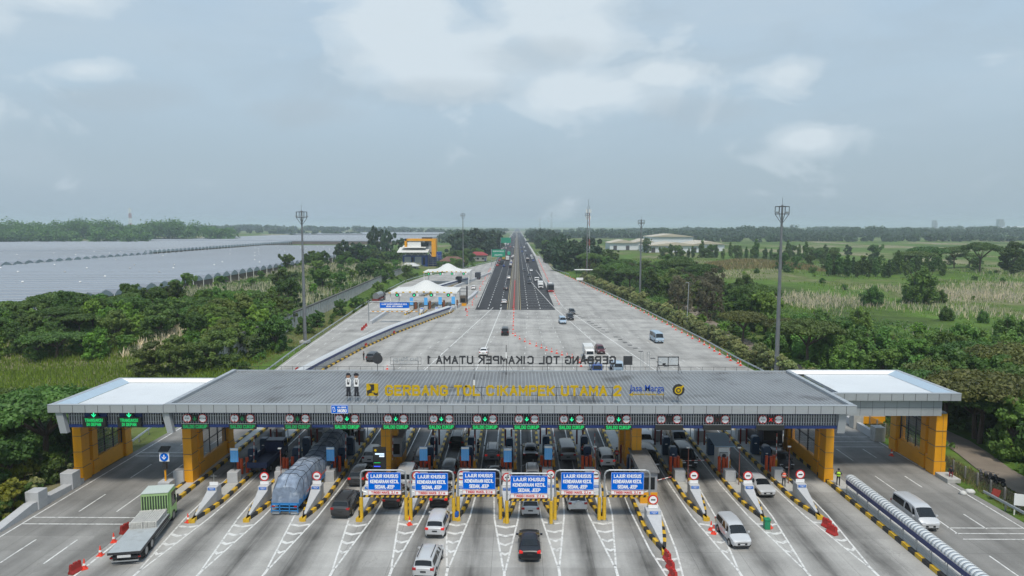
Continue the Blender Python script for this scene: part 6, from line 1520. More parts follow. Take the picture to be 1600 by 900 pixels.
# rubble and bags near the fence end
x,y=G(1500,772); S=thing('white_sacks','heap of white sacks at the end of the lower right guard rail','sacks',(x+.8,y+.3,-.1)); 
for i in range(4): MB().mat(mat('sack white',(.55,.55,.53),.8,var=.1)).lathe([(.12,0),(.32,.1),(.36,.28),(.25,.42),(.08,.5)],9,(random.uniform(-.6,.6),random.uniform(-.7,.7),0)).build('sack',parent=S,smooth=70)
S=thing('red_flag_board','tilted dark red board leaning by the lower right fence','board',(47.7,66.3,0)); MB().mat(mat('dull red board',(.3,.04,.03),.7)).add([(-.5,0,.1),(.3,0,.0),(.6,.1,.7),(-.2,.1,.95),(-.5,.06,.1),(.3,.06,.0),(.6,.16,.7),(-.2,.16,.95)],[(0,1,2,3),(7,6,5,4),(0,4,5,1),(1,5,6,2),(2,6,7,3),(3,7,4,0)]).build('board',parent=S)
# ---------------- office tower, houses, factory, skyline ----------------
x0,y0=-76.5,455
S=thing('office_tower','blue and orange four-storey tower building with white canopy roofs, left of the highway','building',(x0,y0,0)); S.scale=(1,1,.87)
bl=mat('blue cladding',(.02,.06,.26),.45,var=.1,vscale=.3); gw=mat('grey panel wall',(.33,.35,.37),.5)
MB().mat(bl).box(0,16.5,0,14,0,8.5).build('lower_block',parent=S)
for a in (1.2,8.2): MB().mat(gw).box(a,a+4.3,-.15,-.01,.5,7.6).build('grey_panel',parent=S)
for a in (6,13.5): MB().mat(glass).box(a,a+1.4,-.12,-.01,1.5,7).build('window',parent=S)
b=MB().mat(whitep)
for i in range(4): b.tube((1.5+i*4.4,.5,8.5),(3.7+i*4.4,.5,11.6),.18,6); b.tube((5.9+i*4.4-0.,.5,8.5),(3.7+i*4.4,.5,11.6),.18,6)
b.build('truss_legs',parent=S)
MB().mat(tent).prism([(-5,10.9),(-5,11.2),(8,14.6),(8,14.3)],'x',-3,17.5).build('white_roof',parent=S)
MB().mat(gw).box(2,15,2,12,8.5,11.1).build('middle_storey',parent=S); MB().mat(tent).prism([(-1,14.3),(-1,14.6),(8.5,16.2),(8.5,15.9)],'x',-.5,15.5).build('white_roof',parent=S)
MB().mat(whitep).box(3,12,1.5,9,14.8,19).build('white_storey',parent=S)
b=MB().mat(orange).box(1.2,2.6,1,10,14.8,21.3).box(1.2,22,1,10,19.6,21.3).box(19.2,22,1,10,7.5,19.6); b.build('orange_frame',parent=S)
MB().mat(glass).box(12.2,17,1.6,9,15.5,18.5).build('window_band',parent=S); MB().mat(gw).box(14.5,19,3,10,11,19.5).build('stair_wall',parent=S)
MB().mat(bl).box(17,25,5,13,0,11).build('side_block',parent=S); b=MB().mat(galv)
for i in range(5): b.box(16.6,25.5,3,4,1.5+i*1.6,1.7+i*1.6); 
for a in (16.8,19.8,22.8,25.3): b.box(a-.08,a+.08,3,3.2,0,9.5)
b.build('balcony_rails',parent=S); MB().mat(darkmetal).box(12.5,19,3,8,21.3,22.4).build('roof_plant',parent=S)
def house(x,y,w,d,h,lab,rc,rz=0.):
    S=thing('house',lab,'house',(x,y,0),rz); MB().mat(mat('house wall',(.3,.3,.28),.8,var=.05)).box(-w/2,w/2,0,d,0,h).build('wall',parent=S)
    e=1.; MB().mat(rc).add([(-w/2-e,-e,h),(w/2+e,-e,h),(w/2+e,d+e,h),(-w/2-e,d+e,h),(-w/4,d/2,h+w*.2),(w/4,d/2,h+w*.2)],[(0,1,5,4),(1,2,5),(2,3,4,5),(3,0,4),(3,2,1,0)]).build('roof',parent=S)
    for i in range(3): MB().mat(glass).box(-w/2+1.5+i*w/3.3,-w/2+3.2+i*w/3.3,-.05,-.01,1.2,2.6).build('window',parent=S)
    MB().mat(navy).box(w*.38,w*.46,-.05,-.01,0,2.4).build('door',parent=S)
x,y=G(706,418); house(x,y,15,10,4.,'low house with a brown hipped roof right of the tower',mat('brown roof',(.14,.07,.05),.8,var=.15,vscale=2))
x,y=G(747,408); house(x,y,13,10,4.5,'house with a dark red hipped roof among trees left of the highway',mat('red roof',(.25,.035,.035),.7,var=.15,vscale=2))
house(-64,402,9,8,3.4,'small white building partly hidden below the blue tower',mat('pale sheet roof',(.5,.5,.48),.6))
# factory
S=thing('factory','white factory sheds with pale yellowish stepped roofs behind the right meadow','factory',(0,0,0))
fw=mat('factory white wall',(.62,.65,.68),.6,var=.04,vscale=.05); fr=mat('factory cream roof',(.48,.43,.34),.6,var=.08,vscale=.05)
def shed(x0,x1,y0,y1,h,dk=False):
    q=MB().mat(fw).box(x0,x1,y0,y1,0,h).build('wall',parent=S); n=max(1,int((x1-x0)/30)); r_=MB().mat(fr)
    for i in range(n): a=x0+(x1-x0)*i/n; c=x0+(x1-x0)*(i+1)/n; r_.prism([(a-1,h),(c+1,h),((a+c)/2,h+3.5)],'y',y0-2,y1+2)
    r_.build('roof',parent=q); g_=MB().mat(mat('dark opening',(.06,.06,.07),.8))
    for i in range(int((x1-x0)/14)): g_.box(x0+4+i*14,x0+8+i*14,y0-.2,y0-.01,0,5)
    g_.build('loading_door',parent=q)
shed(161,213,830,880,14); shed(133,190,700,750,7.); shed(188,222,735,790,7.5); shed(104,135,770,810,8); shed(136,158,790,830,8.5)
# distant towers
def highrise(px,d,w,h,lab):
    x=(px-808)*d/FPX; S=thing('highrise',lab,'tower block',(x,d,0)); MB().mat(mat('far tower',(.3,.33,.36),.5)).box(-w/2,w/2,0,w,0,h).box(w/2,w*.8,2,w*.8,0,h*.75).build('tower_wall',parent=S,); b=MB().mat(glass)
    for i in range(int(h/9)): b.box(-w/2+2,w/2-2,-.4,-.1,5+i*9,9+i*9)
    b.build('window_band',parent=S)
highrise(1455,4200,20,62,'pale distant slender highrise on the right horizon'); highrise(1557,3900,26,66,'darker distant highrise nearest the right edge of the horizon')
S=thing('far_warehouse','low white warehouse at the right edge of the horizon','warehouse',(2100,2900,3)); MB().mat(fw).box(-60,170,0,80,0,17).build('wall',parent=S); MB().mat(fw).prism([(-65,17),(175,17),(55,23)],'y',-3,83).build('roof',parent=S)
S=thing('road_overpass','faint pale bridge crossing the far end of the highway','bridge',(0,2100,0)); MB().mat(concrete).box(-70,70,0,12,7.5,10).build('deck',parent=S); b=MB().mat(concrete); [b.box(q-1,q+1,2,10,0,7.5) for q in (-45,-22,22,45)]; b.build('piers',parent=S)
# ---------------- greenhouses ----------------
def greenhouse(x0,x1,y0,n,lab,step=8.,vents=True,ez=3.2,seed=0,drop=()):
    S=thing('greenhouse_block',lab,'greenhouse',(0,0,0),group='film-covered greenhouse fields'); b=MB().mat(film); K=7; rg=random.Random(seed)
    w=MB().mat(brownwall); pp=MB().mat(whitep)
    for i in range(n):
        ya=y0+i*step; off=drop(i) if callable(drop) else 0.
        xa,xb=x0+off,x1
        if callable(drop) and len(drop.__code__.co_varnames)>1: pass
        V=[]
        for xx in (xa,xb):
            for k_ in range(K): t=k_/(K-1); V.append((xx,ya+step*t,ez+2.2*math.sin(math.pi*t)**.8+hz_g(ya)))
        b.mat(film); b.add(V,[(k_,k_+1,K+k_+1,K+k_) for k_ in (2,3,4)]+[tuple(range(K))[::-1],tuple(range(K,2*K))]); b.mat(film_shade); b.add(V,[(k_,k_+1,K+k_+1,K+k_) for k_ in (0,1,5)]); b.mat(ridge); b.box(xa,xb,ya+step*.46,ya+step*.54,ez+2.2,ez+2.42)
        zg=hz_g(ya); w.box(xb-.3,xb-.2,ya,ya+step,-1+zg,ez+zg); pp.box(xb-.1,xb+.15,ya-.1,ya+.1,-1+zg,ez+.3+zg)
    b.build('arched_film_roof',parent=S,smooth=50); gt=MB().mat(mat('gutter grey',(.10,.11,.12),.8)); [gt.box(x0,x1-.2,y0+i*step-.28,y0+i*step+.28,ez+.1,ez+.5) for i in range(n)]; gt.build('gutters',parent=S); w.box(x0,x1,y0-.1,y0,-1,ez+hz_g(y0)); w.build('side_net',parent=S); pp.build('posts',parent=S)  # dark gutters double as painted shade lines between the arches
    if vents:
        proto=None
        for q in range(90):
            i=rg.randrange(0,n,3); xx=x0+20+rg.randrange(0,int((x1-x0)/22))*22+(i%2)*8; ya=y0+i*step+step/2; l_=(xx,ya,ez+2.2+hz_g(ya))
            if xx>x1-10: continue
            if proto is None: proto=MB().mat(whitep).lathe([(.3,0),(.3,.3),(.5,.4),(.4,.7),(.1,.8)],8).build('roof_ventilator',parent=S,loc=l_)
            else: dup(proto,l_,parent=S)
def hz_g(y): return .0
film_shade=mat('greenhouse film painted shade',(.19,.21,.24),.5,var=.12,vscale=.02); ridge=mat('greenhouse ridge',(.40,.43,.46),.5)  # darker copy of the film paints the shading on the arch sides
greenhouse(-282,-139,166,62,'near greenhouse field with rows of arched pale film roofs left of the shrubs',step=9.6,seed=1)
greenhouse(-700,-308,212,38,'greenhouse field beyond the dark gap at the far left',step=9.6,seed=2)
greenhouse(-900,-330,600,50,'far greenhouse field under the left wood',seed=3,vents=False)
greenhouse(-620,-160,1010,70,'most distant pale greenhouse field behind the office tower',seed=4,vents=False,ez=4)
greenhouse(-560,-60,1650,50,'pale strip of greenhouses on the horizon left of the highway',seed=5,vents=False,ez=6)
# ---------------- vegetation ----------------
NR=np.random.default_rng(7)
def leafm(name,c,tr=.36): return mat('leaves '+name,c,.55,spec=.4,attr=True,trans=tr)
LV={'dark':leafm('dark',(.070,.15,.037)),'mid':leafm('mid green',(.088,.195,.042)),'light':leafm('fresh green',(.12,.26,.042)),'olive':leafm('olive',(.095,.165,.045)),
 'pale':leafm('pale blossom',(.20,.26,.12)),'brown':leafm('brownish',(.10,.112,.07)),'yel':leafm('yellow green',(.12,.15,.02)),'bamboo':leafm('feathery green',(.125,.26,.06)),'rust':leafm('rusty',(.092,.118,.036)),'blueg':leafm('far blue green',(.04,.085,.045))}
def leafcloud(centers,radii,per,size,flat=.0,up=.35):
    """quads scattered through the shell of many small clumps -> verts, faces, tone"""
    C=np.asarray(centers); Rr=np.asarray(radii); n=len(C); idx=np.repeat(np.arange(n),per); m=len(idx)
    d=NR.normal(size=(m,3)); d/=np.linalg.norm(d,axis=1)[:,None]; rr=(NR.random(m)**.45)
    p=C[idx]+d*(rr*1.0)[:,None]*Rr[idx]
    nrm=d+NR.normal(size=(m,3))*.55; nrm[:,2]+=up; nrm/=np.linalg.norm(nrm,axis=1)[:,None]
    a=np.cross(nrm,NR.normal(size=(m,3))); a/=np.linalg.norm(a,axis=1)[:,None]; b=np.cross(nrm,a)
    s=size*(.6+.8*NR.random(m))[:,None]; l=s*(1.2+.5*NR.random(m))[:,None]
    v=np.stack([p-a*s*.5,p+b*l*.5,p+a*s*.5,p-b*l*.5],1).reshape(-1,3)
    f=np.arange(m*4).reshape(-1,4)
    ct=NR.random(n); tone=np.clip(.15+.5*ct[idx]+.35*NR.random(m),0,1)
    return v,f,tone
def limb_mesh(paths):
    b=MB().mat(bark)
    for pts,r0,r1 in paths:
        k=len(pts)-1
        for i in range(k): b.tube(pts[i],pts[i+1],r0+(r1-r0)*i/k,6,r0+(r1-r0)*(i+1)/k)
    return b
TREES={}
def tree_proto(key,form,leaf,h,w,per=70,size=.42,nc=60,trunkh=.3,name='tree'):
    """one prototype: Empty > trunk, crown. form: round, umbrella, column, spray, tall"""
    rs=random.Random(hash(key)%9999 if False else sum(map(ord,key)))
    C=[];Q=[]; paths=[]
    if form=='umbrella':
        th=h*.45
        for i in range(nc):
            a=rs.random()*6.283; r_=w/2*math.sqrt(rs.random()); z=h*.80+h*.13*math.cos(r_/(w/2)*1.5)+rs.uniform(-.05,.04)*h
            C.append((r_*math.cos(a),r_*math.sin(a),z)); q=w*.085*rs.uniform(.7,1.3); Q.append((q*1.35,q*1.35,q*.55))
        base=[(0,0,-.5),(rs.uniform(-.3,.3),rs.uniform(-.3,.3),th)]; paths.append((base,w*.028,w*.02))
        for i in range(9):
            a=i*.7+rs.random(); r_=w*.36*rs.uniform(.6,1.1); paths.append(([base[1],(r_*.45*math.cos(a),r_*.45*math.sin(a),h*.62),(r_*math.cos(a),r_*math.sin(a),h*.82)],w*.014,w*.004))
    elif form=='column':
        for i in range(nc):
            t=rs.random(); a=rs.random()*6.283; ww=w/2*(math.sin(math.pi*min(1,t*.85+.12))**.7)*math.sqrt(rs.random()); C.append((ww*math.cos(a),ww*math.sin(a),h*(.12+.85*t))); q=w*.17*rs.uniform(.6,1.2); Q.append((q,q,q*1.3))
        paths.append(([(0,0,-.5),(.1,0,h*.8)],w*.06,w*.02))
    elif form=='spray':   # bamboo / feathery clump
        for i in range(nc):
            a=rs.random()*6.283; t=rs.random()**.7; r_=w/2*t*.9; z=h*(.08+.87*rs.random())*(1-.35*t*t); C.append((r_*math.cos(a),r_*math.sin(a),z)); q=w*.10*rs.uniform(.7,1.3); Q.append((q,q,q*1.5))
        for i in range(6): a=i*1.05; paths.append(([(0,0,-.5),(w*.12*math.cos(a),w*.12*math.sin(a),h*.5),(w*.3*math.cos(a),w*.3*math.sin(a),h*.9)],.1,.04))
    else:
        lobes=[]; nl=5 if form=='round' else 7
        for i in range(nl):
            a=i*6.283/nl+rs.random(); r_=w*.26*rs.uniform(.5,1.2); z=h*rs.uniform(.5,.8); lobes.append((r_*math.cos(a),r_*math.sin(a),z,w*rs.uniform(.2,.3)))
        lobes.append((0,0,h*.78,w*.26))
        for i in range(nc):
            L0=rs.choice(lobes); d=Vector((rs.gauss(0,1),rs.gauss(0,1),rs.gauss(0,1)+.25)).normalized()*L0[3]*rs.uniform(.55,1.05); z=L0[2]+d.z*.9
            C.append((L0[0]+d.x,L0[1]+d.y,z) if i%3 else (L0[0]*1.25+d.x,L0[1]*1.25+d.y,h*rs.uniform(.06,.4))); q=w*.085*rs.uniform(.7,1.45); Q.append((q,q,q*.8))
        base=[(0,0,-.5),(rs.uniform(-.2,.2),0,h*trunkh)]; paths.append((base,w*.035,w*.026))
        for l in lobes: paths.append(([base[1],(l[0]*.5,l[1]*.5,h*.45),(l[0],l[1],l[2])],w*.017,w*.005))
    v,f,t=leafcloud(C,Q,per,size)
    S=bpy.data.objects.new(name,None); COL.objects.link(S); S['category']='tree'
    limb_mesh(paths).build('trunk',parent=S); npobj('crown',npmesh('crown',v,f,[leaf],tone=t),S)
    TREES[key]=[S,False]; return S
def tree(key,x,y,s=1.,label='',group=None,sz=None,cat=None):
    S,used=TREES[key]; z=float(hterr(x,y))-.1
    q_=random.uniform(.85,1.2); sc_=(s*q_,s*random.uniform(.85,1.15),sz if sz else s*random.uniform(.8,1.25))
    if not used: TREES[key][1]=True; S.location=(x,y,z); S.rotation_euler=(0,0,random.random()*6.28); S.scale=sc_; o=S; tag(S,label)
    else: o=dup(S,(x,y,z),random.random()*6.28,label,scale=sc_)
    if group: o['group']=group
    elif 'group' in o: del o['group']
    if cat: o['category']=cat
    return o
random.seed(21)
# near, finely leafed prototypes (h 8 unless noted)
for a,fm,lf,h,w,per,size,nc,nm in (
 ('rd1','round',LV['dark'],8,7.5,110,.30,90,'broadleaf_tree'),('rd2','lobed',LV['dark'],9,7,110,.30,90,'broadleaf_tree'),('rm1','round',LV['mid'],8,7.5,110,.30,90,'broadleaf_tree'),('rm2','lobed',LV['mid'],8,8,110,.32,90,'broadleaf_tree'),
 ('rl1','lobed',LV['light'],7,7,100,.30,80,'broadleaf_tree'),('um1','umbrella',LV['olive'],8.5,12,120,.30,95,'umbrella_tree'),('um2','umbrella',LV['dark'],9,13,120,.30,95,'umbrella_tree'),('umb','umbrella',LV['rust'],8,12,120,.28,95,'umbrella_tree'),
 ('sp1','spray',LV['bamboo'],8,7.5,110,.34,80,'feathery_tree'),('sp2','spray',LV['mid'],7,7,110,.34,80,'feathery_tree'),('br1','lobed',LV['brown'],9,9,55,.26,110,'thin_crowned_tree'),
 ('pa1','round',LV['pale'],3.6,3.8,90,.24,45,'flowering_shrub'),('ol1','lobed',LV['olive'],8,8.5,100,.32,90,'broadleaf_tree'),('ye1','round',LV['yel'],3.5,3.2,80,.22,40,'garden_shrub'),
 ('bs1','round',LV['mid'],3.2,4.4,70,.32,45,'bush'),('bs2','lobed',LV['dark'],3.4,4.6,70,.32,45,'bush'),('bs3','lobed',LV['light'],2.8,4.2,70,.3,45,'bush'),('col','column',LV['dark'],9,3.,70,.5,50,'slim_tree'),
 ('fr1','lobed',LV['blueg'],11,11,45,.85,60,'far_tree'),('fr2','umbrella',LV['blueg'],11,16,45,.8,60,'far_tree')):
    S=tree_proto(a,fm,lf,h,w,per,size,nc,name=nm); 
    if 'bush' in nm or 'shrub' in nm: S['category']='bush'
def putt(key,px,py,h_scale,lab,group=None): x,y=G(px,py); return tree(key,x,y,h_scale,lab,group)
def region(poly,n,keys,lab,group,smin=.8,smax=1.25,mind=3.5,cond=None):
    """scatter plants over a ground polygon given as photograph pixels, world spacing mind"""
    W_=[G(*p) for p in poly]; xs=[p[0] for p in W_]; ys=[p[1] for p in W_]; pts=[]; tries=0
    def inside(x,y):
        c=False; j=len(W_)-1
        for i in range(len(W_)):
            if (W_[i][1]>y)!=(W_[j][1]>y) and x<(W_[j][0]-W_[i][0])*(y-W_[i][1])/(W_[j][1]-W_[i][1])+W_[i][0]: c=not c
            j=i
        return c
    while len(pts)<n and tries<n*60:
        tries+=1; x=random.uniform(min(xs),max(xs)); y=random.uniform(min(ys),max(ys))
        if not inside(x,y) or any((x-a)**2+(y-b)**2<mind*mind for a,b in pts[-400:]): continue
        if cond and not cond(x,y): continue
        pts.append((x,y)); k=random.choice(keys); tree(k,x,y,random.uniform(smin,smax),lab,group)
    return len(pts)
def wregion(x0,x1,y0,y1,n,keys,lab,group,smin=.8,smax=1.25,mind=3.5,cond=None):
    pts=[];tries=0
    while len(pts)<n and tries<n*60:
        tries+=1; x=random.uniform(x0,x1); y=random.uniform(y0,y1)
        if any((x-a)**2+(y-b)**2<mind*mind for a,b in pts) or (cond and not cond(x,y)): continue
        pts.append((x,y)); tree(random.choice(keys),x,y,random.uniform(smin,smax),lab,group)
# --- left, near the gate
wregion(-66,-51.5,50,84,22,['rm1','rm2','rd1','um2','sp2'],'leafy green tree in the wood beside the far left pillar','trees beside the left wing',.62,.95,4.3,lambda x,y:x<-50-(y-60)*.03)
wregion(-86,-64,56,79,14,['rm1','rm2','rd1','sp2','um2'],'leafy green tree in the wood beside the far left pillar','trees beside the left wing',.6,.9,4.6)
wregion(-51,-48.2,52,75,7,['bs1','bs2'],'low green bush behind the left concrete barrier','bushes behind the left barrier',.5,.85,2.2)
putt('pa1',93,742,.6,'small pale-leaved shrub just left of the far left pillar'); putt('pa1',52,782,.7,'pale-leaved shrub lower left beside a bright green bush'); putt('ye1',20,800,1.2,'bright yellow-green round bush at the lower left edge'); putt('ye1',38,765,.9,'yellow-green bush behind the pale shrub at lower left')
# --- left thicket between the grass and the greenhouses
wregion(-136,-62,131,186,96,['rm1','rd1','rm2','sp2','rd2','ol1','rl1','um2'],'green tree in the dense thicket between the meadow and the greenhouses','trees of the left thicket',.55,.95,3.4,lambda x,y:y<186-max(0,-x-95)*.55)
wregion(-170,-130,132,150,12,['rm1','rd1','rd2','um2'],'green tree in the dense thicket between the meadow and the greenhouses','trees of the left thicket',.6,.95,4.0)
wregion(-67,-58.2,118,178,24,['rm1','rl1','rd1','sp2','ol1'],'bright green tree overhanging the retaining wall','trees over the retaining wall',.6,.9,3.2)
wregion(-135,-60,188,330,52,['bs1','bs2','bs3','bs1','rm1'],'bush on the grassy slope behind the retaining wall','bushes on the left slope',.5,1.0,5)
wregion(-130,-80,330,440,30,['bs1','bs2','rm1','rd1'],'bush on the slope toward the office tower','bushes on the far left slope',.6,1.2,6)
for px,py,k,s,l in ((440,478,'rd2',1.15,'dark tree with brownish top left of the left light mast'),(452,500,'rd1',.95,'dark green tree directly left of the left light mast'),(505,465,'rd1',1.1,'dark round tree right of the left light mast'),(487,424,'rd2',1.35,'dark tree behind the left light mast near the greenhouse corner'),(582,446,'rd2',1.15,'dark slim tree in the middle of the left slope'),(400,540,'rl1',1.0,'bright green tree left of the retaining wall end'),(430,548,'rm2',1.0,'leafy tree at the near end of the retaining wall')):
    putt(k,px,py,s,l)
for q_ in range(7): tree(random.choice(['rm1','rl1','ol1']),-57.9+random.uniform(-.4,.5),127+q_*5.5,random.uniform(.8,1.),'leafy tree overhanging the near end of the retaining wall','trees overhanging the wall end')
for px,py,s,l in ((490,520,.55,'small layered tree in front of the retaining wall, nearest the mast'),(512,510,.6,'small layered tree in front of the retaining wall, second from the mast'),(552,492,.55,'small layered tree in front of the retaining wall, third from the mast'),(578,480,.5,'small layered tree in front of the retaining wall, fourth from the mast'),(603,462,.6,'small tree in front of the wall beside the tanker')):
    x,y=G(px,py); tree('rm2',min(x,-54.),y,s,l)
wregion(-56.2,-51.2,126,280,34,['bs1','bs2'],'low shrub in the verge below the retaining wall','verge shrubs below the wall',.3,.5,3)
# tall tree and groves by the tower
tree('fr1',-119,570,1.35,'tall dark tree standing alone left of the office tower',None,2.45); tree('fr1',-109,572,1.15,'second crown of the tall dark pair left of the office tower',None,2.2)
wregion(-125,-86,470,560,14,['rd1','rm1','fr1'],'dark tree around the foot of the office tower','trees around the tower',1.,1.4,7)
wregion(-62,-24,600,1050,44,['fr1','fr1'],'dark tree in the grove left of the highway beyond the houses','grove left of the highway',1.3,1.9,9)
wregion(-52,-26,430,600,20,['rd1','rm1','bs1'],'tree among the houses left of the highway','trees among the houses',.7,1.2,7,lambda x,y:x<-40+(y-430)*.09)
wregion(-52,-33,425,455,12,['rm1','rd1'],'garden tree in front of the red and brown roofed houses','garden trees by the houses',.55,.85,3.5,lambda x,y:x<-36+(y-425)*.1)
wregion(-72,-54,290,372,20,['rd1','bs2','rm1','bs1'],'bushy tree on the verge between the wall end and the office tower','verge trees near the tower',.45,.8,4,lambda x,y:x<-57 or y>345)
wregion(-50,-28,380,480,22,['bs1','bs3','ye1'],'clipped garden bush between the tented gates and the houses','garden bushes behind the tents',.5,.9,3.5,lambda x,y:x<-44+(y-380)*.2)
# --- right side: pale hedge along the guard rail
i=0
y=112
while y<345:
    xr=48.6+2.2 if y<165 else 46.9-(y-165)*.083+1.8+ (0 if y>165 else 0)
    xr=np.interp(y,[110,125,137,158,185,222,271,345],[48.2,47.2,46.5,46.2,44.8,42.6,38.7,32.4])
    tree('pa1',xr+random.uniform(-.5,1.2),y,random.uniform(.75,1.15),'pale blossoming shrub in the hedge behind the right guard rail','pale hedge along the right guard rail'); y+=random.uniform(2.4,3.6)
wregion(52,56,100,200,12,['bs1','bs3','sp2'],'green undergrowth bush between the right hedge and the dirt path','bushes beside the dirt path',.5,.8,4)
path_x=lambda y:np.interp(y,[60,74,84,110,150,196,240],[52.5,53.3,55.6,54.6,52.8,54.5,58])
wregion(57,90,172,372,56,['rd1','rd2','um2','ol1','rm1','br1'],'dark tree in the wood right of the plaza','trees of the right wood',.75,1.2,5.2,lambda x,y: x<min(86,62+(y-150)*.2) and x>50 )
wregion(40,64,245,420,34,['rd1','rd2','ol1','rm1','um2'],'dark tree in the wood close to the right guard rail','wood beside the right guard rail',.7,1.15,4.6,lambda x,y:x>np.interp(y,[245,300,350,420],[51,43,38,31]))
wregion(24,60,400,760,42,['rd1','fr1','rd2'],'tree in the belt right of the distant highway','tree belt right of the distant highway',.9,1.5,8,lambda x,y:x<60-(y-400)*.03)
wregion(24,62,760,1500,46,['fr1'],'tree in the far belt right of the highway','far tree belt right of the highway',1.2,1.8,13)
for px,py,k,s,l in ((1160,535,'umb',.82,'flat-topped tree with a rusty tint beside the dirt path, left of the tall mast'),(1262,572,'um1',.95,'flat-topped olive tree with forked trunk right of the tall mast'),(1228,545,'umb',.8,'rusty flat-topped tree behind the tall mast'),(1105,500,'br1',1.15,'greyish thin-crowned tree with visible branches right of the plaza'),(1060,486,'br1',1.0,'thin-crowned grey tree further back right of the plaza')):
    putt(k,px,py,s,l)
wregion(58,112,92,128,56,['sp1','sp1','rm1','sp2'],'feathery bright green tree in the mass right of the tall mast','feathery trees right of the mast',.75,1.05,4.4,lambda x,y:x>path_x(y)+6 and y>96+ (0 if x>66 else 20))
wregion(59,72,128,168,16,['sp1','rm1','sp2'],'feathery bright green tree in the mass right of the tall mast','feathery trees right of the mast',.75,1.,4.6)
wregion(74,110,130,180,9,['bs1','bs3','sp1'],'feathery bright green tree in the mass right of the tall mast','feathery trees right of the mast',.7,.95,5)
for px,py,k,s,l in ((1530,690,'umb',1.0,'wide flat-topped brownish tree upper right of the right wing'),(1470,640,'um1',.85,'flat-topped tree just behind the right wing roof'),(1590,640,'umb',1.05,'flat-topped brownish tree at the right edge'),(1520,620,'um2',.9,'dark flat-topped tree behind the brownish one')):
    putt(k,px,py,s,l)
wregion(57.5,84,68,100,30,['rd1','um2','rm1','rd2'],'dark overhanging tree at the right edge beside the path','dark trees at the lower right',.75,1.05,4.6,lambda x,y:x>path_x(y)+2.5)
wregion(54,74,52,68,11,['rd1','um2','sp2'],'dark overhanging tree at the right edge beside the path','dark trees at the lower right',.8,1.1,4.2)
putt('ye1',1592,648,1.1,'bright yellow-green sapling at the right edge')
# meadow trees
for px,py,k,s,l in ((1437,472,'sp1',1.55,'big round bush-like tree in the middle of the right meadow'),(1362,474,'sp2',1.15,'grey-green bush left of the big round meadow tree'),(1365,406,'rd1',1.6,'dark round tree standing alone before the far woods'),(1325,399,'fr1',.8,'small upright tree in the far meadow'),(1580,430,'rd2',2.1,'broad dark tree at the right end of the meadow row'),(1530,430,'um2',1.5,'flat-topped meadow tree second from the right end'),(1600,425,'rd2',1.7,'dark meadow tree cut by the right edge'),(1010,395,'rd2',1.5,'dark tree before the left factory roof'),(915,386,'fr1',1.2,'round tree in the pale field left of the tower'),(1536,502,'sp2',.5,'small bush in the pale reeds at the right')):
    putt(k,px,py,s,l)
for i in range(9): putt(random.choice(['um2','rd2','rd1']),1400+i*16+random.uniform(-6,6),420+random.uniform(-7,5),random.uniform(.95,1.5),'dark tree in the row across the right meadow','tree row across the right meadow')
wregion(95,330,150,420,60,['bs1','bs2','bs3','sp2'],'low scattered bush in the reedy right meadow','scattered meadow bushes',.3,.75,9)
for i in range(26): putt('col',1296+i*7.+random.uniform(-2,2),432+random.uniform(-3,2),random.uniform(.8,1.2),'slim dark tree in the dense row across the meadow','slim tree row in the meadow')
for i in range(30): putt(random.choice(['col','rd1']),1040+i*9.+random.uniform(-3,3),404+random.uniform(-3,3),random.uniform(.9,1.5),'dark tree in the screen before the factory','trees before the factory')
region([(1190,430),(1230,398),(1290,400),(1330,425)],22,['rd1','bs2','rm1'],'bushy tree at the left of the right meadow','bushy trees at the meadow left',.8,1.3,9)
# ---- far woods as masses
def wood(name,pts,h,lab,leaf,per=26,size=2.4,seed=0):
    rs=random.Random(seed); C=[];Q=[]
    for (x0,y0,x1,y1,n,hh) in pts:
        for i in range(int(n*1.7)):
            t=rs.random(); x=x0+(x1-x0)*t+rs.uniform(-10,10); y=y0+(y1-y0)*t+rs.uniform(0,70); z=float(hterr(x,y)); H_=hh*rs.uniform(.85,1.08)*(1+.16*math.sin(t*23+seed)+.07*math.sin(t*71))
            for q in range(7):
                r_=H_*.36*rs.uniform(.7,1.15); C.append((x+rs.uniform(-.5,.5)*H_*.8,y+rs.uniform(-.4,.4)*H_*.6,z+H_*(.12+.75*rs.random()**.8))); Q.append((r_,r_,r_*.75))
    v,f,t=leafcloud(C,Q,per,size); o=npobj(name,npmesh(name,v,f,[leaf],tone=t)); tag(o,lab,'woodland',kind='stuff')
wood('distant_wood',[(-980,1010,-470,1080,130,26),(-900,900,-520,930,70,18)],26,'dark wood on a rise beyond the greenhouses at the far left',LV['dark'],30,2.0,1)
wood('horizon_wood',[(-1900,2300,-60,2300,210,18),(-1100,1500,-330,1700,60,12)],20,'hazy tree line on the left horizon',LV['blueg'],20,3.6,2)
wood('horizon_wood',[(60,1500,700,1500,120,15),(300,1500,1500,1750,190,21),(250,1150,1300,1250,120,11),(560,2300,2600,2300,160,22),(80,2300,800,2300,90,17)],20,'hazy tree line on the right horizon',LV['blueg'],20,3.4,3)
wood('highway_end_wood',[(-120,1080,-45,2200,90,18),(55,1400,40,2300,50,16)],18,'tree mass flanking the far end of the highway',LV['blueg'],20,2.2,4)
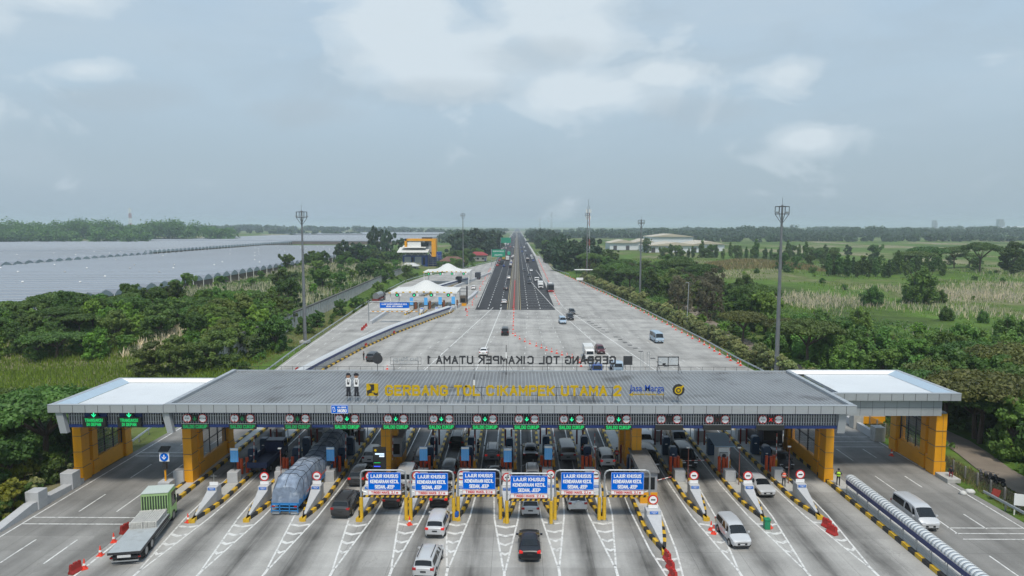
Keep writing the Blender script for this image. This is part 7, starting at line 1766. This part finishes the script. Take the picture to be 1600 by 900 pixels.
# ---- undergrowth and tall grass masses
def under(name,boxes,lab,leaf,size,seed=0):
    rs=random.Random(seed); C=[];Q=[]
    for x0,x1,y0,y1,n,h in boxes:
        for i in range(n):
            x=rs.uniform(x0,x1); y=rs.uniform(y0,y1)
            if -50.2<x<49.5 and y<128: continue
            if -100<x<0 and 300>y>128 and x>np.interp(y,[128,171,200,300],[-52.5,-54,-55,-58.5]) : continue
            if -61.5<x<-56 and 125<y<372 and False: continue
            if x>0 and x<np.interp(y,[110,162,226,300,350],[47.5,45.8,42,35.5,30.8]): continue
            if x>0 and abs(x-path_x(y))<2.0 and y<240: continue
            z=float(hterr(x,y)); s=h*rs.uniform(.5,1.3); C.append((x,y,z+s*.35)); Q.append((s*1.1,s*1.1,s*.6))
    v,f,t=leafcloud(C,Q,24,size); tag(npobj(name,npmesh(name,v,f,[leaf],tone=t)),lab,'undergrowth',kind='stuff')
under('undergrowth',[(-88,-49,48,84,700,1.2),(-140,-57,136,190,1100,1.3),(-190,-136,120,165,300,1.3)],'dense green undergrowth filling the left thickets',LV['mid'],.34,1)
under('undergrowth',[(50,110,50,200,1500,1.1),(50,88,175,370,1000,1.5),(33,60,230,420,600,1.3)],'dense green undergrowth below the right-hand trees',LV['dark'],.36,2)
under('slope_scrub',[(-136,-62,186,470,2100,1.1)],'grey-green scrub covering the slope behind the retaining wall',LV['olive'],.4,3)
def grass(name,boxes,lab,m,h,w,seed=0,patchy=True,thr=0.):
    rs=np.random.default_rng(seed); V=[];T=[]
    for x0,x1,y0,y1,n in boxes:
        x=rs.uniform(x0,x1,n); y=rs.uniform(y0,y1,n)
        if patchy:
            q=np.sin(x*.09+1)*np.cos(y*.06)+.7*np.sin(x*.031-y*.043+2)+rs.normal(0,.35,n); k=q>thr; x,y=x[k],y[k]
        z=hterr(x,y)-.05; m_=len(x); hh=h*(.6+.7*rs.random(m_)); a=rs.random(m_)*3.14; dx=np.cos(a)*w*.5;dy=np.sin(a)*w*.5; lx=rs.normal(0,.22,m_)*hh; ly=rs.normal(0,.22,m_)*hh
        V.append(np.stack([np.stack([x-dx,y-dy,z],-1),np.stack([x+dx,y+dy,z],-1),np.stack([x+lx+dx*.3,y+ly+dy*.3,z+hh],-1),np.stack([x+lx-dx*.3,y+ly-dy*.3,z+hh*.97],-1)],1).reshape(-1,3)); T.append(rs.random(m_))
    V=np.concatenate(V); F=np.arange(len(V)).reshape(-1,4); tag(npobj(name,npmesh(name,V,F,[m],tone=np.concatenate(T))),lab,'grass',kind='stuff')
gr1=leafm('meadow grass',(.125,.25,.035),.4); gr2=leafm('reed plume',(.50,.52,.41),.3); gr3=leafm('dry grass',(.16,.16,.075),.2)
grass('meadow_grass',[(-125,-52,80,150,60000),(-190,-125,104,136,10000)],'bright green meadow grass behind the left wing roof',gr1,.75,.16,1,False)
grass('reed_grass',[(-135,-62,190,440,16000)],'pale reed grass with plumes on the slope left of the retaining wall',gr2,1.9,.22,2)
grass('reed_grass',[(-78,-66,132,150,1500),(-112,-95,178,190,900)],'pale plumed reeds in the meadow and before the greenhouse ends',gr2,1.8,.2,5,False)
grass('reed_grass',[(96,300,150,300,44000),(100,420,330,480,9000)],'silvery plumed reed field in the right meadow',gr2,1.5,.22,3,True,.55)
grass('meadow_grass',[(72,330,130,560,46000)],'green meadow grass between the reeds on the right',gr1,.8,.3,4)
grass('verge_grass',[(-56,-50.,128,300,6000),(47.5,51,45,105,7000),(46.5,52,105,200,5000)],'short green verge grass along the guard rails',gr3,.35,.12,6,False)
# reeds mound crest
grass('reed_grass',[(120,185,405,440,5000)],'crest of pale grass on the meadow mound',gr3,1.6,.4,7,False)
# dirt path
pm=MB(); pm.mat(mat('dirt track',(.20,.165,.13),.95,var=.15,vscale=.4)); ys=list(range(50,245,5))
for a,c in zip(ys[:-1],ys[1:]):
    xa,xb=float(path_x(a)),float(path_x(c)); za=float(hterr(xa,a))+.1; zb=float(hterr(xb,c))+.1; pm.quad((xa-1.9,a,za),(xa+1.9,a,za),(xb+1.9,c,zb),(xb-1.9,c,zb))
struct(pm.build('dirt_path'))
# low earth verge bank between road and thickets is part of the ground
for k_,(o_,u_) in TREES.items():
    if not u_:
        for c_ in kids(o_): bpy.data.objects.remove(c_)
        bpy.data.objects.remove(o_)
# ---------------- haze ----------------
hzm=bpy.data.materials.new('haze'); hzm.use_nodes=True; n_=hzm.node_tree; n_.nodes.remove(n_.nodes['Principled BSDF'])
pv=n_.nodes.new('ShaderNodeVolumePrincipled'); pv.inputs['Color'].default_value=(.80,.90,1,1); pv.inputs['Density'].default_value=.00018; pv.inputs['Anisotropy'].default_value=.2
n_.links.new(pv.outputs[0],n_.nodes['Material Output'].inputs['Volume'])
h_=MB().mat(hzm).box(-9500,9500,-400,13000,-12,78).build('haze'); h_['kind']='stuff'; h_['label']='pale even haze in the air over the whole plain'; h_['category']='haze'
